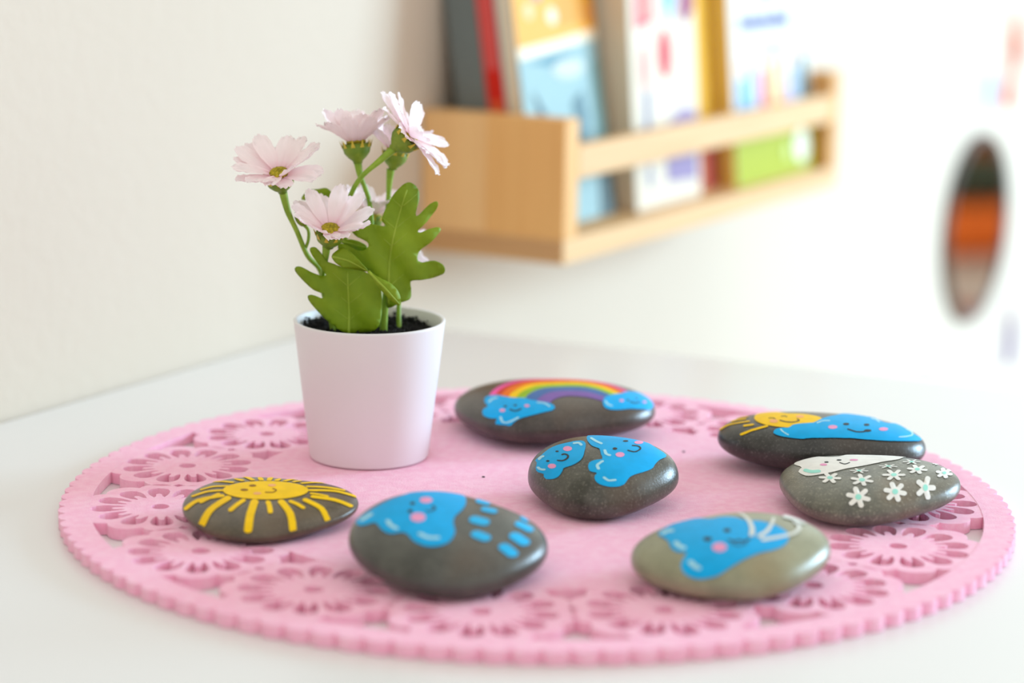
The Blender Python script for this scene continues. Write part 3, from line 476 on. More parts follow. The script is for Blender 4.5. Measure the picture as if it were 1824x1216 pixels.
        ('highlight', 'pale', 2, 1, [(-0.6, -18.6), (-0.7, -18.2), (-0.9, -17.6), (-1, -17), (-1, -16.6), (-0.6, -16.1), (-0.1, -15.5), (0.5, -14.8), (1, -14.4), (1.1, -14.1), (1.1, -13.8), (1.1, -13.6), (0.9, -13.4), (0.6, -13.3), (0.4, -13.3), (0.1, -13.5), (-0.3, -13.9), (-0.9, -14.6), (-1.6, -15.3), (-2.1, -16.1), (-2.2, -17), (-2.1, -17.8), (-1.9, -18.4), (-1.8, -18.8), (-1.6, -19.1), (-1.4, -19.2), (-1.2, -19.3), (-0.9, -19.2), (-0.7, -19.1), (-0.6, -18.8)]),
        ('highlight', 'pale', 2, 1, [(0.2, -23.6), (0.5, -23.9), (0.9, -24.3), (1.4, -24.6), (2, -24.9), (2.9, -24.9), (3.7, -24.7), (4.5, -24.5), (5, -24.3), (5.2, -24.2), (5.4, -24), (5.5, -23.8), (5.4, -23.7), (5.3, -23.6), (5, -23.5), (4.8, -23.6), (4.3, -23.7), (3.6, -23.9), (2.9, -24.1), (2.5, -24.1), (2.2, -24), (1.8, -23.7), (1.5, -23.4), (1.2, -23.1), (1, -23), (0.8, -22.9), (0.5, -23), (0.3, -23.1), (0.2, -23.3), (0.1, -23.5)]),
    ],
    'rain': [
        ('cloud', 'blue', 1, None, [(-32.8, 4.1), (-32.5, 5.9), (-31.8, 6.8), (-31.1, 7.5), (-30.3, 8.2), (-29.6, 8.9), (-28.8, 9.7), (-28, 10.5), (-27.2, 11.4), (-26.3, 12.3), (-25.5, 13.4), (-24.7, 14.5), (-23.9, 15.6), (-23.1, 16.7), (-22.2, 17.7), (-21.3, 18.6), (-20.4, 19.5), (-19.4, 20.3), (-18.5, 21), (-17.6, 21.9), (-16.6, 23.2), (-15.6, 25.3), (-14.6, 27.8), (-13.6, 29.8), (-12.7, 30.9), (-11.6, 31.5), (-10.6, 32), (-9.6, 32.4), (-8.6, 32.9), (-7.6, 33.3), (-6.5, 33.9), (-5.5, 34.4), (-4.5, 35.1), (-3.4, 35.6), (-2.4, 35.5), (-1.3, 35.4), (-0.3, 35.2), (0.7, 35), (1.8, 34.2), (2.8, 33), (3.9, 31.1), (4.8, 27.7), (5.7, 22.9), (6.1, 17.7), (6.2, 13.6), (5.9, 10.4), (5.4, 7.9), (4.8, 5.6), (4.1, 3.7), (3.4, 2), (2.7, 0.1), (2.4, -2.1), (2.2, -4.3), (2.4, -6.6), (2.7, -8.6), (3.1, -10.6), (3.1, -12.6), (2.9, -14.5), (2.5, -16.2), (1.9, -17.8), (1.3, -19.1), (0.5, -20.1), (-0.4, -20.8), (-1.3, -21.4), (-2.2, -21.8), (-3.2, -22.1), (-4.2, -22.2), (-5.1, -22.1), (-6.1, -21.9), (-7.1, -21.6), (-8.1, -21.1), (-9, -20.4), (-10, -19.6), (-10.9, -18.6), (-11.7, -17.5), (-12.4, -16.1), (-13.1, -14.6), (-14, -13.4), (-14.9, -12.7), (-15.9, -12.5), (-16.9, -12.6), (-17.9, -12.7), (-18.9, -12.7), (-19.9, -12.3), (-20.9, -11.6), (-21.8, -10.5), (-22.7, -9.1), (-23.5, -7.4), (-24.2, -5.6), (-25, -3.7), (-26, -2.7), (-27, -2.7), (-27.9, -2.7), (-28.9, -2.6), (-29.9, -2.2), (-30.9, -1.3), (-32, 0.8)]),
        ('eye', 'dark', 2, 0, [(-12.1, 10.5), (-12.2, 9.7), (-12.5, 9.1), (-12.9, 9), (-13.4, 9.2), (-13.8, 9.9), (-13.9, 10.7), (-13.8, 11.5), (-13.6, 12.1), (-13.1, 12.3), (-12.7, 12), (-12.3, 11.4)]),
        ('eye', 'dark', 2, 0, [(-12.5, 3.1), (-12.6, 2.3), (-12.9, 1.7), (-13.4, 1.5), (-13.9, 1.8), (-14.2, 2.4), (-14.4, 3.3), (-14.3, 4.1), (-14, 4.7), (-13.5, 4.9), (-13, 4.6), (-12.6, 4)]),
        ('mouth', 'dark', 2, 0, [(-7.6, 2.4), (-7.3, 2.5), (-6.8, 2.5), (-6.2, 2.7), (-5.6, 3), (-5.2, 3.6), (-4.8, 4.4), (-4.4, 5.2), (-4.3, 6.1), (-4.5, 7), (-4.9, 7.6), (-5.3, 8.1), (-5.6, 8.4), (-5.7, 8.5), (-5.9, 8.5), (-6.1, 8.4), (-6.2, 8.1), (-6.2, 7.9), (-6.2, 7.6), (-6, 7.4), (-5.8, 7.1), (-5.4, 6.7), (-5.2, 6.3), (-5.1, 6.1), (-5.2, 5.7), (-5.4, 5.1), (-5.7, 4.5), (-6.1, 4), (-6.4, 3.8), (-6.9, 3.7), (-7.4, 3.6), (-7.7, 3.6), (-7.9, 3.5), (-8, 3.3), (-8.1, 3.1), (-8, 2.8), (-7.9, 2.6), (-7.8, 2.4)]),
        ('cheek', 'cheek', 2, 0, [(-5.9, 14.1), (-6.2, 12.4), (-7, 11.2), (-8.1, 10.7), (-9.3, 11.1), (-10.2, 12.3), (-10.6, 14), (-10.4, 15.8), (-9.6, 17.1), (-8.4, 17.6), (-7.2, 17.1), (-6.3, 15.8)]),
        ('cheek', 'cheek', 2, 0, [(-7.7, -2.2), (-7.9, -4.1), (-8.9, -5.4), (-10.2, -5.9), (-11.6, -5.4), (-12.7, -4), (-13.1, -2.1), (-12.9, -0.2), (-11.9, 1.2), (-10.6, 1.7), (-9.2, 1.2), (-8.1, -0.3)]),
        ('highlight', 'pale', 2, 0, [(-21.7, -3.8), (-21.5, -4.5), (-21.2, -5.5), (-20.8, -6.6), (-20.3, -7.6), (-19.7, -8.5), (-19, -9.3), (-18.4, -10), (-18, -10.4), (-17.7, -10.6), (-17.4, -10.7), (-17, -10.6), (-16.8, -10.3), (-16.8, -10), (-16.9, -9.5), (-17.1, -9.2), (-17.5, -8.7), (-18.1, -8.1), (-18.6, -7.4), (-19.1, -6.8), (-19.4, -6.1), (-19.8, -5.1), (-20.1, -4.2), (-20.3, -3.5), (-20.5, -3.1), (-20.8, -2.8), (-21.2, -2.6), (-21.5, -2.7), (-21.7, -3), (-21.8, -3.4)]),
        ('highlight', 'pale', 2, 0, [(-9.6, -15), (-9.1, -15.5), (-8.3, -16.2), (-7.4, -17), (-6.4, -17.6), (-5.3, -17.9), (-4.2, -17.9), (-3.3, -17.8), (-2.6, -17.8), (-2.3, -17.6), (-2, -17.4), (-1.9, -17), (-1.9, -16.6), (-2.1, -16.2), (-2.4, -16), (-2.8, -16), (-3.4, -16), (-4.3, -16.1), (-5.2, -16.1), (-5.9, -15.9), (-6.6, -15.5), (-7.3, -14.9), (-8.1, -14.1), (-8.6, -13.6), (-8.9, -13.4), (-9.3, -13.4), (-9.6, -13.5), (-9.8, -13.8), (-9.9, -14.2), (-9.8, -14.6)]),
        ('highlight', 'pale', 2, 0, [(-30, 1.4), (-29.7, 1.5), (-29.3, 1.7), (-28.9, 2), (-28.5, 2.3), (-28.1, 2.6), (-27.6, 3.1), (-27.1, 3.5), (-26.9, 3.8), (-26.7, 4.2), (-26.7, 4.7), (-26.9, 5.3), (-27.2, 5.9), (-27.5, 6.4), (-27.8, 6.6), (-28.1, 6.6), (-28.4, 6.3), (-28.8, 5.8), (-29.3, 5.4), (-29.7, 5.1), (-30.2, 4.9), (-30.6, 4.7), (-30.9, 4.6), (-31.2, 4.6), (-31.4, 4.4), (-31.4, 3.9), (-31.2, 3.1), (-31, 2.4), (-30.6, 1.8), (-30.3, 1.5)]),
        ('raindrop', 'drop', 1, None, [(9.1, -4.2), (12.2, -5.1), (13.2, -5.1), (14.1, -4.5), (14.8, -3.4), (15.2, -2.1), (15.2, -0.8), (14.7, 0.3), (13.9, 0.8), (10.7, 1.8), (9.7, 1.9), (8.8, 1.2), (8.1, 0.2), (7.7, -1.2), (7.8, -2.5), (8.3, -3.6)]),
        ('raindrop', 'drop', 1, None, [(9.8, -14.6), (12.7, -15.8), (13.6, -15.8), (14.5, -15.4), (15.3, -14.5), (15.8, -13.5), (15.9, -12.4), (15.6, -11.5), (14.9, -10.9), (12, -9.6), (11.1, -9.5), (10.1, -9.9), (9.3, -10.7), (8.8, -11.8), (8.7, -13), (9.1, -13.9)]),
        ('raindrop', 'drop', 1, None, [(12.7, 7.2), (15.9, 6.6), (16.6, 6.8), (17.1, 7.4), (17.6, 8.4), (17.8, 9.6), (17.7, 10.8), (17.3, 11.7), (16.8, 12), (13.5, 12.5), (12.9, 12.3), (12.3, 11.6), (11.9, 10.6), (11.7, 9.4), (11.8, 8.4), (12.1, 7.6)]),
        ('raindrop', 'drop', 1, None, [(10.5, 16.3), (13.3, 15.3), (13.9, 15.5), (14.5, 16.4), (14.9, 18.1), (15.2, 20.8), (15.1, 23.8), (14.8, 24.3), (14.3, 24.7), (11.5, 26), (10.9, 26.1), (10.3, 26), (9.8, 21.9), (9.6, 19.7), (9.7, 18), (10, 16.9)]),
        ('raindrop', 'drop', 1, None, [(24.6, -0.1), (28.5, -1.6), (29.1, -1.5), (29.8, -0.9), (30.5, 0.1), (30.9, 1.4), (31.1, 2.5), (31, 3.4), (30.5, 3.8), (26.6, 4.9), (26, 4.9), (25.3, 4.3), (24.7, 3.4), (24.2, 2.3), (24.1, 1.2), (24.2, 0.3)]),
        ('raindrop', 'drop', 1, None, [(22.8, -10.1), (26, -11.8), (26.8, -11.8), (27.8, -11.3), (28.7, -10.3), (29.4, -9.2), (29.8, -8), (29.7, -7.1), (29.2, -6.6), (26, -5), (25.2, -4.9), (24.3, -5.2), (23.3, -6.1), (22.6, -7.2), (22.2, -8.4), (22.3, -9.4)]),
        ('raindrop', 'drop', 1, None, [(19.1, -18.3), (21.9, -20), (22.7, -20), (23.6, -19.6), (24.5, -18.9), (25.3, -17.9), (25.7, -17), (25.7, -16.2), (25.3, -15.8), (22.5, -14.1), (21.7, -13.9), (20.8, -14.1), (19.8, -14.8), (19.1, -15.7), (18.7, -16.8), (18.7, -17.7)]),
        ('raindrop', 'drop', 1, None, [(26.1, 8.1), (27.8, 6.5), (28.1, 6.5), (28.4, 6.8), (28.7, 7.4), (29, 8.3), (29.1, 9.2), (29.1, 10.1), (29, 10.6), (27.3, 12.4), (27, 12.4), (26.7, 11.8), (26.4, 11), (26.1, 10.1), (26, 9.2), (26, 8.5)]),
    ],
    'wind': [
        ('cloud', 'blue', 1, None, [(-26.8, 3.4), (-26, 5.5), (-25.1, 7.1), (-24.2, 8.7), (-23.2, 10.5), (-22.2, 12.5), (-21.2, 14.2), (-20.2, 15.5), (-19.2, 16.6), (-18.1, 17.5), (-17.1, 18.1), (-16.1, 18.4), (-15.1, 18.6), (-14.1, 18.5), (-13.1, 18.3), (-12.1, 17.8), (-11.1, 16.6), (-10.2, 15.1), (-9.2, 13.9), (-8.3, 13), (-7.3, 12.6), (-6.3, 12.8), (-5.2, 13.3), (-4.2, 13.9), (-3.2, 14.1), (-2.2, 14.1), (-1.2, 13.9), (-0.2, 13.7), (0.8, 13.2), (1.8, 12.6), (2.7, 11.6), (3.5, 10.5), (4.4, 9.4), (5.3, 8.6), (6.3, 8.4), (7.3, 8.3), (8.3, 8.4), (9.3, 8.4), (10.3, 8.2), (11.2, 7.8), (12.1, 7.2), (13.1, 6.6), (13.9, 5.9), (14.8, 5.1), (15.6, 4.3), (16.5, 3.3), (17.2, 2.2), (17.9, 1), (18.6, -0.3), (19.1, -1.8), (19.2, -3.8), (18.9, -5.9), (18.3, -8), (17.5, -9.8), (16.6, -11.3), (15.6, -12.6), (14.6, -13.7), (13.5, -14.6), (12.5, -15.5), (11.5, -16.2), (10.5, -16.8), (9.4, -17.3), (8.4, -17.9), (7.4, -18.5), (6.4, -19.2), (5.4, -19.9), (4.5, -20.6), (3.5, -21.3), (2.5, -22), (1.6, -22.7), (0.7, -23.3), (-0.2, -24), (-1.1, -24.7), (-2, -25.3), (-2.9, -25.9), (-3.8, -26.5), (-4.6, -27.1), (-5.5, -27.6), (-6.3, -28), (-7.2, -28.4), (-8, -28.7), (-9, -28.8), (-9.9, -28.8), (-10.8, -28.7), (-11.8, -28.6), (-12.7, -28.4), (-13.7, -28.2), (-14.6, -27.8), (-15.5, -27.5), (-16.4, -27), (-17.3, -26.4), (-18.1, -25.8), (-18.9, -25.1), (-19.5, -24.2), (-19.9, -23.3), (-20.2, -22.2), (-20.1, -21.1), (-19.8, -20), (-19.2, -18.9), (-18.7, -17.8), (-18, -16.8), (-18.1, -15.6), (-19.1, -15.3), (-20, -15), (-21, -14.4), (-21.8, -13.4), (-22.5, -12.2), (-23.1, -10.5), (-23.3, -8.6), (-23.5, -6.5), (-24, -4.6), (-24.8, -2.8), (-25.5, -1), (-26.3, 0.7)]),
        ('eye', 'dark', 2, 0, [(-8.4, -8.6), (-8.7, -9.4), (-9.3, -9.9), (-10.1, -10), (-10.9, -9.7), (-11.4, -9), (-11.5, -8.1), (-11.3, -7.2), (-10.6, -6.7), (-9.8, -6.6), (-9.1, -6.9), (-8.5, -7.7)]),
        ('eye', 'dark', 2, 0, [(-1.2, -1.8), (-1.4, -2.6), (-2, -3.2), (-2.7, -3.3), (-3.4, -3.1), (-3.8, -2.4), (-3.9, -1.6), (-3.7, -0.8), (-3.1, -0.2), (-2.4, 0), (-1.7, -0.3), (-1.3, -0.9)]),
        ('mouth', 'dark', 2, 0, [(-2.9, -10.2), (-2.6, -10.6), (-2.2, -11.1), (-1.7, -11.7), (-1, -12), (-0.3, -11.8), (0.3, -11.4), (0.7, -11), (1, -10.9), (1.1, -11), (1.4, -11.4), (1.8, -11.9), (2.5, -12.1), (3.3, -11.6), (3.9, -10.9), (4.5, -10.3), (4.9, -9.8), (5.1, -9.5), (5.1, -9.2), (5.1, -8.9), (4.9, -8.7), (4.7, -8.6), (4.5, -8.7), (4.3, -8.8), (3.9, -9.3), (3.4, -10), (2.8, -10.5), (2.5, -10.8), (2.4, -10.7), (2.1, -10.4), (1.7, -9.9), (1.1, -9.5), (0.4, -9.8), (-0.2, -10.3), (-0.6, -10.6), (-0.8, -10.7), (-1.1, -10.5), (-1.5, -10.1), (-1.9, -9.6), (-2.2, -9.2), (-2.4, -9.1), (-2.6, -9.1), (-2.8, -9.2), (-3, -9.4), (-3.1, -9.7), (-3, -10)]),
        ('mouth', 'dark', 2, 0, [(-1.7, -13.2), (-1.3, -13.5), (-0.8, -14), (-0.1, -14.5), (0.6, -14.7), (1.4, -14.4), (2.2, -13.9), (2.9, -13.4), (3.4, -13), (3.5, -12.9), (3.6, -12.7), (3.6, -12.5), (3.5, -12.4), (3.4, -12.3), (3.3, -12.3), (3.1, -12.3), (2.7, -12.7), (2, -13.2), (1.2, -13.7), (0.7, -13.9), (0.2, -13.7), (-0.4, -13.3), (-0.9, -12.9), (-1.3, -12.5), (-1.4, -12.5), (-1.6, -12.5), (-1.7, -12.6), (-1.8, -12.7), (-1.8, -12.9), (-1.8, -13.1)]),
        ('cheek', 'cheek', 2, 0, [(-3.8, -15.2), (-4.2, -16.7), (-5.3, -17.7), (-6.6, -17.9), (-7.8, -17.3), (-8.7, -16.1), (-8.9, -14.5), (-8.4, -13), (-7.4, -11.9), (-6.1, -11.6), (-4.8, -12.2), (-4, -13.5)]),
        ('highlight', 'pale', 2, 0, [(-21.9, -8.5), (-21.8, -9), (-21.6, -9.7), (-21.3, -10.6), (-21, -11.4), (-20.5, -12.2), (-20, -12.8), (-19.6, -13.2), (-19.3, -13.5), (-18.9, -13.8), (-18.4, -13.9), (-18.1, -13.7), (-17.8, -13.4), (-17.7, -12.9), (-17.8, -12.4), (-18.1, -11.9), (-18.4, -11.6), (-18.8, -11.2), (-19.1, -10.8), (-19.4, -10.4), (-19.6, -10), (-19.8, -9.3), (-19.9, -8.6), (-20.1, -8.1), (-20.3, -7.5), (-20.7, -7.1), (-21.1, -7), (-21.5, -7.1), (-21.8, -7.4), (-22, -7.9)]),
        ('highlight', 'pale', 2, 0, [(-17.8, -21.3), (-17.6, -21.7), (-17.3, -22.2), (-17, -22.8), (-16.7, -23.3), (-16.2, -23.8), (-15.8, -24.3), (-15.4, -24.7), (-15.1, -24.9), (-14.7, -25.2), (-14.3, -25.3), (-13.8, -25.3), (-13.5, -25.2), (-13.4, -24.9), (-13.4, -24.6), (-13.7, -24.2), (-14, -24), (-14.3, -23.6), (-14.7, -23.2), (-15, -22.9), (-15.2, -22.5), (-15.5, -22), (-15.7, -21.5), (-15.9, -21.1), (-16.2, -20.7), (-16.6, -20.5), (-17, -20.3), (-17.4, -20.4), (-17.7, -20.6), (-17.8, -20.9)]),
        ('highlight', 'pale', 2, 0, [(-24.6, 0.7), (-24.2, 1), (-23.8, 1.4), (-23.4, 1.8), (-23, 2), (-22.7, 2), (-22.4, 1.9), (-22, 1.8), (-21.7, 1.7), (-21.4, 1.8), (-21.1, 2.1), (-20.9, 2.7), (-20.9, 3.4), (-21.1, 4.1), (-21.4, 4.7), (-21.7, 5), (-22, 5.1), (-22.5, 5.3), (-23, 5.5), (-23.6, 5.4), (-24.2, 5.1), (-24.7, 4.6), (-25.2, 4.1), (-25.5, 3.8), (-25.7, 3.4), (-25.8, 2.7), (-25.8, 2), (-25.6, 1.3), (-25.2, 0.8), (-24.9, 0.6)]),
        ('wind_stroke', 'windw', 3, None, [(6.7, -5.9), (6.8, -4.9), (7.1, -3.5), (7.3, -1.7), (7.4, 0.1), (7.4, 2.1), (7.3, 4.2), (7.1, 6.3), (6.9, 8.4), (6.6, 10.4), (6.2, 12.4), (5.7, 14.3), (5.4, 15.9), (4.9, 17.2), (4.5, 18.1), (4.2, 18.6), (4, 18.8), (3.8, 19), (3.5, 18.8), (3.3, 18.3), (3.1, 17.6), (3.1, 16.9), (3.1, 16.3), (3.3, 15.9), (3.5, 15.6), (3.7, 15.2), (4, 14.7), (4.2, 13.8), (4.5, 12.4), (4.9, 10.8), (5.2, 9.1), (5.5, 7.3), (5.6, 5.5), (5.7, 3.5), (5.8, 1.5), (5.7, -0.2), (5.6, -1.8), (5.3, -3.3), (5.1, -4.7), (4.9, -5.7), (4.9, -6.3), (5, -6.8), (5.3, -7.1), (5.7, -7.1), (6.2, -6.9), (6.5, -6.5)]),
        ('wind_stroke', 'windw', 3, None, [(9, -7.5), (9.6, -6.7), (10.4, -5.5), (11.4, -4), (12.3, -2.4), (13, -0.6), (13.7, 1.5), (14.3, 3.6), (14.8, 5.5), (15.3, 7.4), (15.6, 9.2), (15.8, 10.8), (16, 12), (16, 12.5), (16, 12.9), (15.8, 13.2), (15.6, 13.1), (15.3, 12.9), (15.1, 12.5), (15, 12), (14.7, 10.8), (14.4, 9.3), (14.1, 7.6), (13.6, 5.9), (13.1, 4), (12.4, 2), (11.7, 0.2), (11.1, -1.4), (10.3, -2.7), (9.4, -3.9), (8.5, -5), (7.9, -5.8), (7.6, -6.3), (7.5, -6.9), (7.6, -7.4), (7.8, -7.8), (8.2, -7.9), (8.6, -7.8)]),
        ('wind_stroke', 'windw', 3, None, [(9.7, -10.4), (10.8, -9.8), (12.5, -8.9), (14.3, -7.8), (16, -6.7), (17.4, -5.7), (18.8, -4.7), (20.1, -3.5), (21.3, -2.3), (22.3, -0.9), (23.1, 0.6), (23.7, 2.1), (24.2, 3.6), (24.6, 5.1), (24.7, 6.6), (24.7, 8), (24.6, 9.2), (24.3, 10.3), (23.9, 11), (23.5, 11.5), (23.3, 11.8), (23.1, 11.9), (22.9, 11.8), (22.6, 11.4), (22.4, 10.9), (22.3, 10.4), (22.3, 9.9), (22.3, 9.6), (22.6, 9.2), (22.9, 8.7), (23.2, 8.1), (23.3, 7.5), (23.3, 6.6), (23.3, 5.5), (23.2, 4.5), (22.9, 3.5), (22.5, 2.4), (22, 1.3), (21.4, 0.2), (20.6, -0.9), (19.6, -1.9), (18.4, -2.9), (17.1, -3.8), (15.7, -4.8), (14.1, -5.7), (12.2, -6.7), (10.6, -7.6), (9.4, -8.1), (9, -8.4), (8.7, -8.9), (8.6, -9.5), (8.7, -10), (8.9, -10.3), (9.2, -10.5)]),
        ('wind_stroke', 'windw', 3, None, [(19.5, 14.2), (20.3, 13.8), (21.4, 13.3), (22.6, 12.7), (23.6, 12.2), (24.3, 11.7), (25, 11.1), (25.5, 10.6), (25.9, 10.2), (26.1, 10.2), (26.4, 10.4), (26.7, 10.9), (26.9, 11.5), (27, 12.2), (27.1, 12.7), (27, 13.1), (26.7, 13.7), (26.2, 14.7), (25.6, 15.9), (24.9, 17.1), (24, 18.2), (22.9, 19.5), (22.1, 21.9), (21.3, 22.4), (20.9, 22.5), (20.3, 20.6), (19.7, 18.7), (19.4, 17.1), (19.2, 15.7), (19.3, 14.8)]),
    ],
    'suncloud': [
        ('sun', 'yellow', 1, None, [(-29.3, -1.4), (-28.4, 4.4), (-27, 9), (-25.8, 11.5), (-24.5, 12.3), (-23.3, 12.3), (-22.1, 12.1), (-21, 11.8), (-19.8, 11.4), (-18.6, 10.5), (-17.4, 8.8), (-16.3, 6.6), (-15.1, 5), (-13.9, 4.2), (-12.7, 4), (-11.5, 3.9), (-10.3, 3.8), (-9.1, 3.6), (-7.9, 3.2), (-6.8, 2.6), (-5.7, 1.8), (-4.6, 0.9), (-3.5, -0.1), (-2.5, -1.3), (-1.5, -2.6), (-1.1, -5.2), (-2.4, -7.5), (-3.8, -9.6), (-5.1, -11.3), (-6.3, -12.5), (-7.6, -13.2), (-8.8, -13.8), (-10.1, -14.2), (-11.3, -14.5), (-12.5, -14.9), (-13.7, -15.4), (-14.9, -16.1), (-16.1, -16.4), (-17.3, -16.3), (-18.4, -15.9), (-19.6, -15.5), (-20.7, -15), (-21.8, -14.4), (-22.9, -13.7), (-24, -12.9), (-25.1, -12), (-26.2, -10.9), (-27.2, -9.5), (-28.1, -7.7), (-28.9, -5.4)]),
        ('cloud', 'blue', 3, None, [(-23, -19.4), (-22.5, -17.8), (-21.5, -16.9), (-20.3, -16.6), (-19.1, -16.5), (-17.9, -16.6), (-16.8, -16.9), (-15.7, -16.1), (-14.6, -14.6), (-13.4, -13.9), (-12.2, -13.5), (-10.9, -13.2), (-9.7, -12.9), (-8.5, -12.7), (-7.3, -12.4), (-6.1, -12.2), (-4.8, -11.3), (-3.5, -9.5), (-2.2, -7.4), (-0.9, -5.6), (0.5, -3.7), (1.9, -1.8), (3.3, -0.1), (4.7, 1.3), (6.1, 2.8), (7.4, 5), (8.7, 7.7), (10, 9.8), (11.4, 11.2), (12.7, 12.2), (14.1, 13.1), (15.5, 14), (16.8, 15), (18.2, 16.1), (19.8, 18.2), (21, 18.1), (22.2, 17.9), (22.9, 14.8), (23.5, 10.8), (24, 6.3), (24.8, 2.6), (25.9, 0.5), (27.1, -0.1), (28.3, 0.3), (29.4, 1.7), (30.6, 3.5), (31.8, 4.9), (33, 4.8), (34.1, 3.1), (35, 0.3), (35.9, -2.1), (36.8, -3.6), (37.8, -4.4), (38.8, -4.7), (39.9, -4.6), (41.1, -4.2), (41.8, -4.9), (40.3, -8.7), (38.7, -11), (37.2, -12.6), (35.8, -13.9), (34.4, -15.1), (33, -16.1), (31.6, -17), (30.3, -17.8), (29, -18.5), (27.7, -19.1), (26.4, -19.7), (25.1, -20.2), (23.9, -20.6), (22.6, -21), (21.4, -21.3), (20.2, -21.6), (18.9, -21.8), (17.7, -22), (16.5, -22.2), (15.3, -22.4), (14.1, -22.5), (12.9, -22.6), (11.7, -22.7), (10.5, -22.7), (9.3, -22.8), (8.1, -22.9), (6.9, -23.1), (5.7, -23.2), (4.5, -23.3), (3.3, -23.4), (2.1, -23.5), (0.9, -23.6), (-0.3, -23.7), (-1.4, -23.8), (-2.6, -23.9), (-3.8, -23.9), (-5, -24), (-6.2, -24), (-7.4, -24), (-8.5, -24.1), (-9.7, -24.1), (-10.9, -24.3), (-12, -24.2), (-13.2, -24), (-14.3, -23.8), (-15.5, -23.5), (-16.6, -23.2), (-17.7, -22.8), (-18.9, -22.4), (-20, -21.9), (-21, -21.3), (-22.1, -20.5)]),
        ('eye', 'dark', 2, 0, [(-23.3, -4.3), (-23, -4.2), (-22.7, -4.2), (-22.3, -4.1), (-22, -4.2), (-21.7, -4.5), (-21.4, -5), (-21.2, -5.5), (-21, -5.8), (-20.9, -5.9), (-20.8, -5.9), (-20.8, -5.8), (-20.7, -5.7), (-20.7, -5.5), (-20.7, -5.3), (-20.7, -5.1), (-20.9, -4.7), (-21.1, -4.2), (-21.4, -3.7), (-21.8, -3.2), (-22.2, -3.1), (-22.6, -3.1), (-23, -3.2), (-23.3, -3.3), (-23.4, -3.3), (-23.5, -3.5), (-23.5, -3.7), (-23.5, -3.9), (-23.5, -4.1), (-23.4, -4.2)]),
        ('eye', 'dark', 2, 0, [(-17.9, -2.6), (-17.7, -2.5), (-17.4, -2.3), (-17, -2.2), (-16.7, -2.3), (-16.5, -2.5), (-16.2, -2.9), (-16, -3.4), (-15.8, -3.7), (-15.7, -3.7), (-15.6, -3.7), (-15.5, -3.6), (-15.4, -3.4), (-15.4, -3.1), (-15.4, -2.9), (-15.5, -2.7), (-15.6, -2.4), (-15.9, -1.9), (-16.2, -1.4), (-16.5, -1.1), (-16.9, -1.1), (-17.3, -1.2), (-17.7, -1.4), (-17.9, -1.5), (-18, -1.6), (-18.1, -1.8), (-18.1, -2), (-18.2, -2.3), (-18.1, -2.5), (-18, -2.6)]),
        ('mouth', 'dark', 2, 0, [(-19.3, -8.8), (-18.9, -9.2), (-18.4, -9.9), (-17.7, -10.6), (-17, -11.1), (-16.3, -11.4), (-15.5, -11.7), (-14.7, -11.8), (-13.9, -11.8), (-13.1, -11.5), (-12.3, -11.1), (-11.6, -10.5), (-11.1, -9.8), (-10.9, -8.7), (-11, -7.9), (-11.3, -7.3), (-11.4, -6.9), (-11.5, -6.7), (-11.6, -6.7), (-11.8, -6.8), (-11.9, -7), (-12, -7.3), (-12, -7.5), (-12, -7.8), (-11.8, -8.2), (-11.6, -8.7), (-11.5, -9.1), (-11.5, -9.1), (-11.8, -9.5), (-12.4, -10), (-13.2, -10.5), (-13.8, -10.7), (-14.5, -10.8), (-15.3, -10.6), (-16.1, -10.4), (-16.8, -10.1), (-17.4, -9.6), (-18, -8.9), (-18.5, -8.2), (-18.9, -7.7), (-19.1, -7.7), (-19.2, -7.7), (-19.3, -7.8), (-19.4, -8.1), (-19.4, -8.3), (-19.4, -8.6)]),
        ('cheek', 'cheek2', 2, 0, [(-20, -9.1), (-20.4, -10.2), (-21.1, -10.8), (-22, -10.8), (-22.8, -10.3), (-23.4, -9.4), (-23.5, -8.2), (-23.2, -7), (-22.4, -6.3), (-21.5, -6.2), (-20.7, -6.8), (-20.1, -7.9)]),
        ('cheek', 'cheek2', 2, 0, [(-8.3, -2.8), (-8.7, -4), (-9.4, -4.9), (-10.4, -5.2), (-11.2, -4.9), (-11.7, -4.1), (-11.8, -2.9), (-11.4, -1.6), (-10.7, -0.6), (-9.8, -0.2), (-8.9, -0.6), (-8.4, -1.5)]),
        ('sun_ray', 'yellow', 1, None, [(-35.3, -14.8), (-34.6, -14.9), (-33.5, -15), (-32.4, -14.9), (-31.1, -14.8), (-29.6, -14.8), (-27.8, -14.6), (-26.1, -14.3), (-25, -14), (-24.7, -13.8), (-24.6, -13.5), (-24.5, -13.1), (-24.6, -12.7), (-24.8, -12.3), (-25.1, -12.1), (-25.4, -12.1), (-26.5, -12.5), (-28.2, -12.8), (-30, -13.1), (-31.6, -13.2), (-33, -13.4), (-34.2, -13.5), (-35.2, -13.4), (-35.9, -13.4), (-36.1, -13.4), (-36.2, -13.6), (-36.2, -13.9), (-36, -14.2), (-35.8, -14.5), (-35.5, -14.7)]),
        ('sun_ray', 'yellow', 1, None, [(-33.9, -9.3), (-30.6, -10.1), (-30.3, -10), (-30.1, -9.8), (-30, -9.4), (-30.1, -9), (-30.2, -8.5), (-30.4, -8.2), (-30.7, -8.1), (-34, -7.2), (-34.2, -7.3), (-34.4, -7.5), (-34.5, -7.9), (-34.5, -8.3), (-34.3, -8.7), (-34.1, -9.1)]),
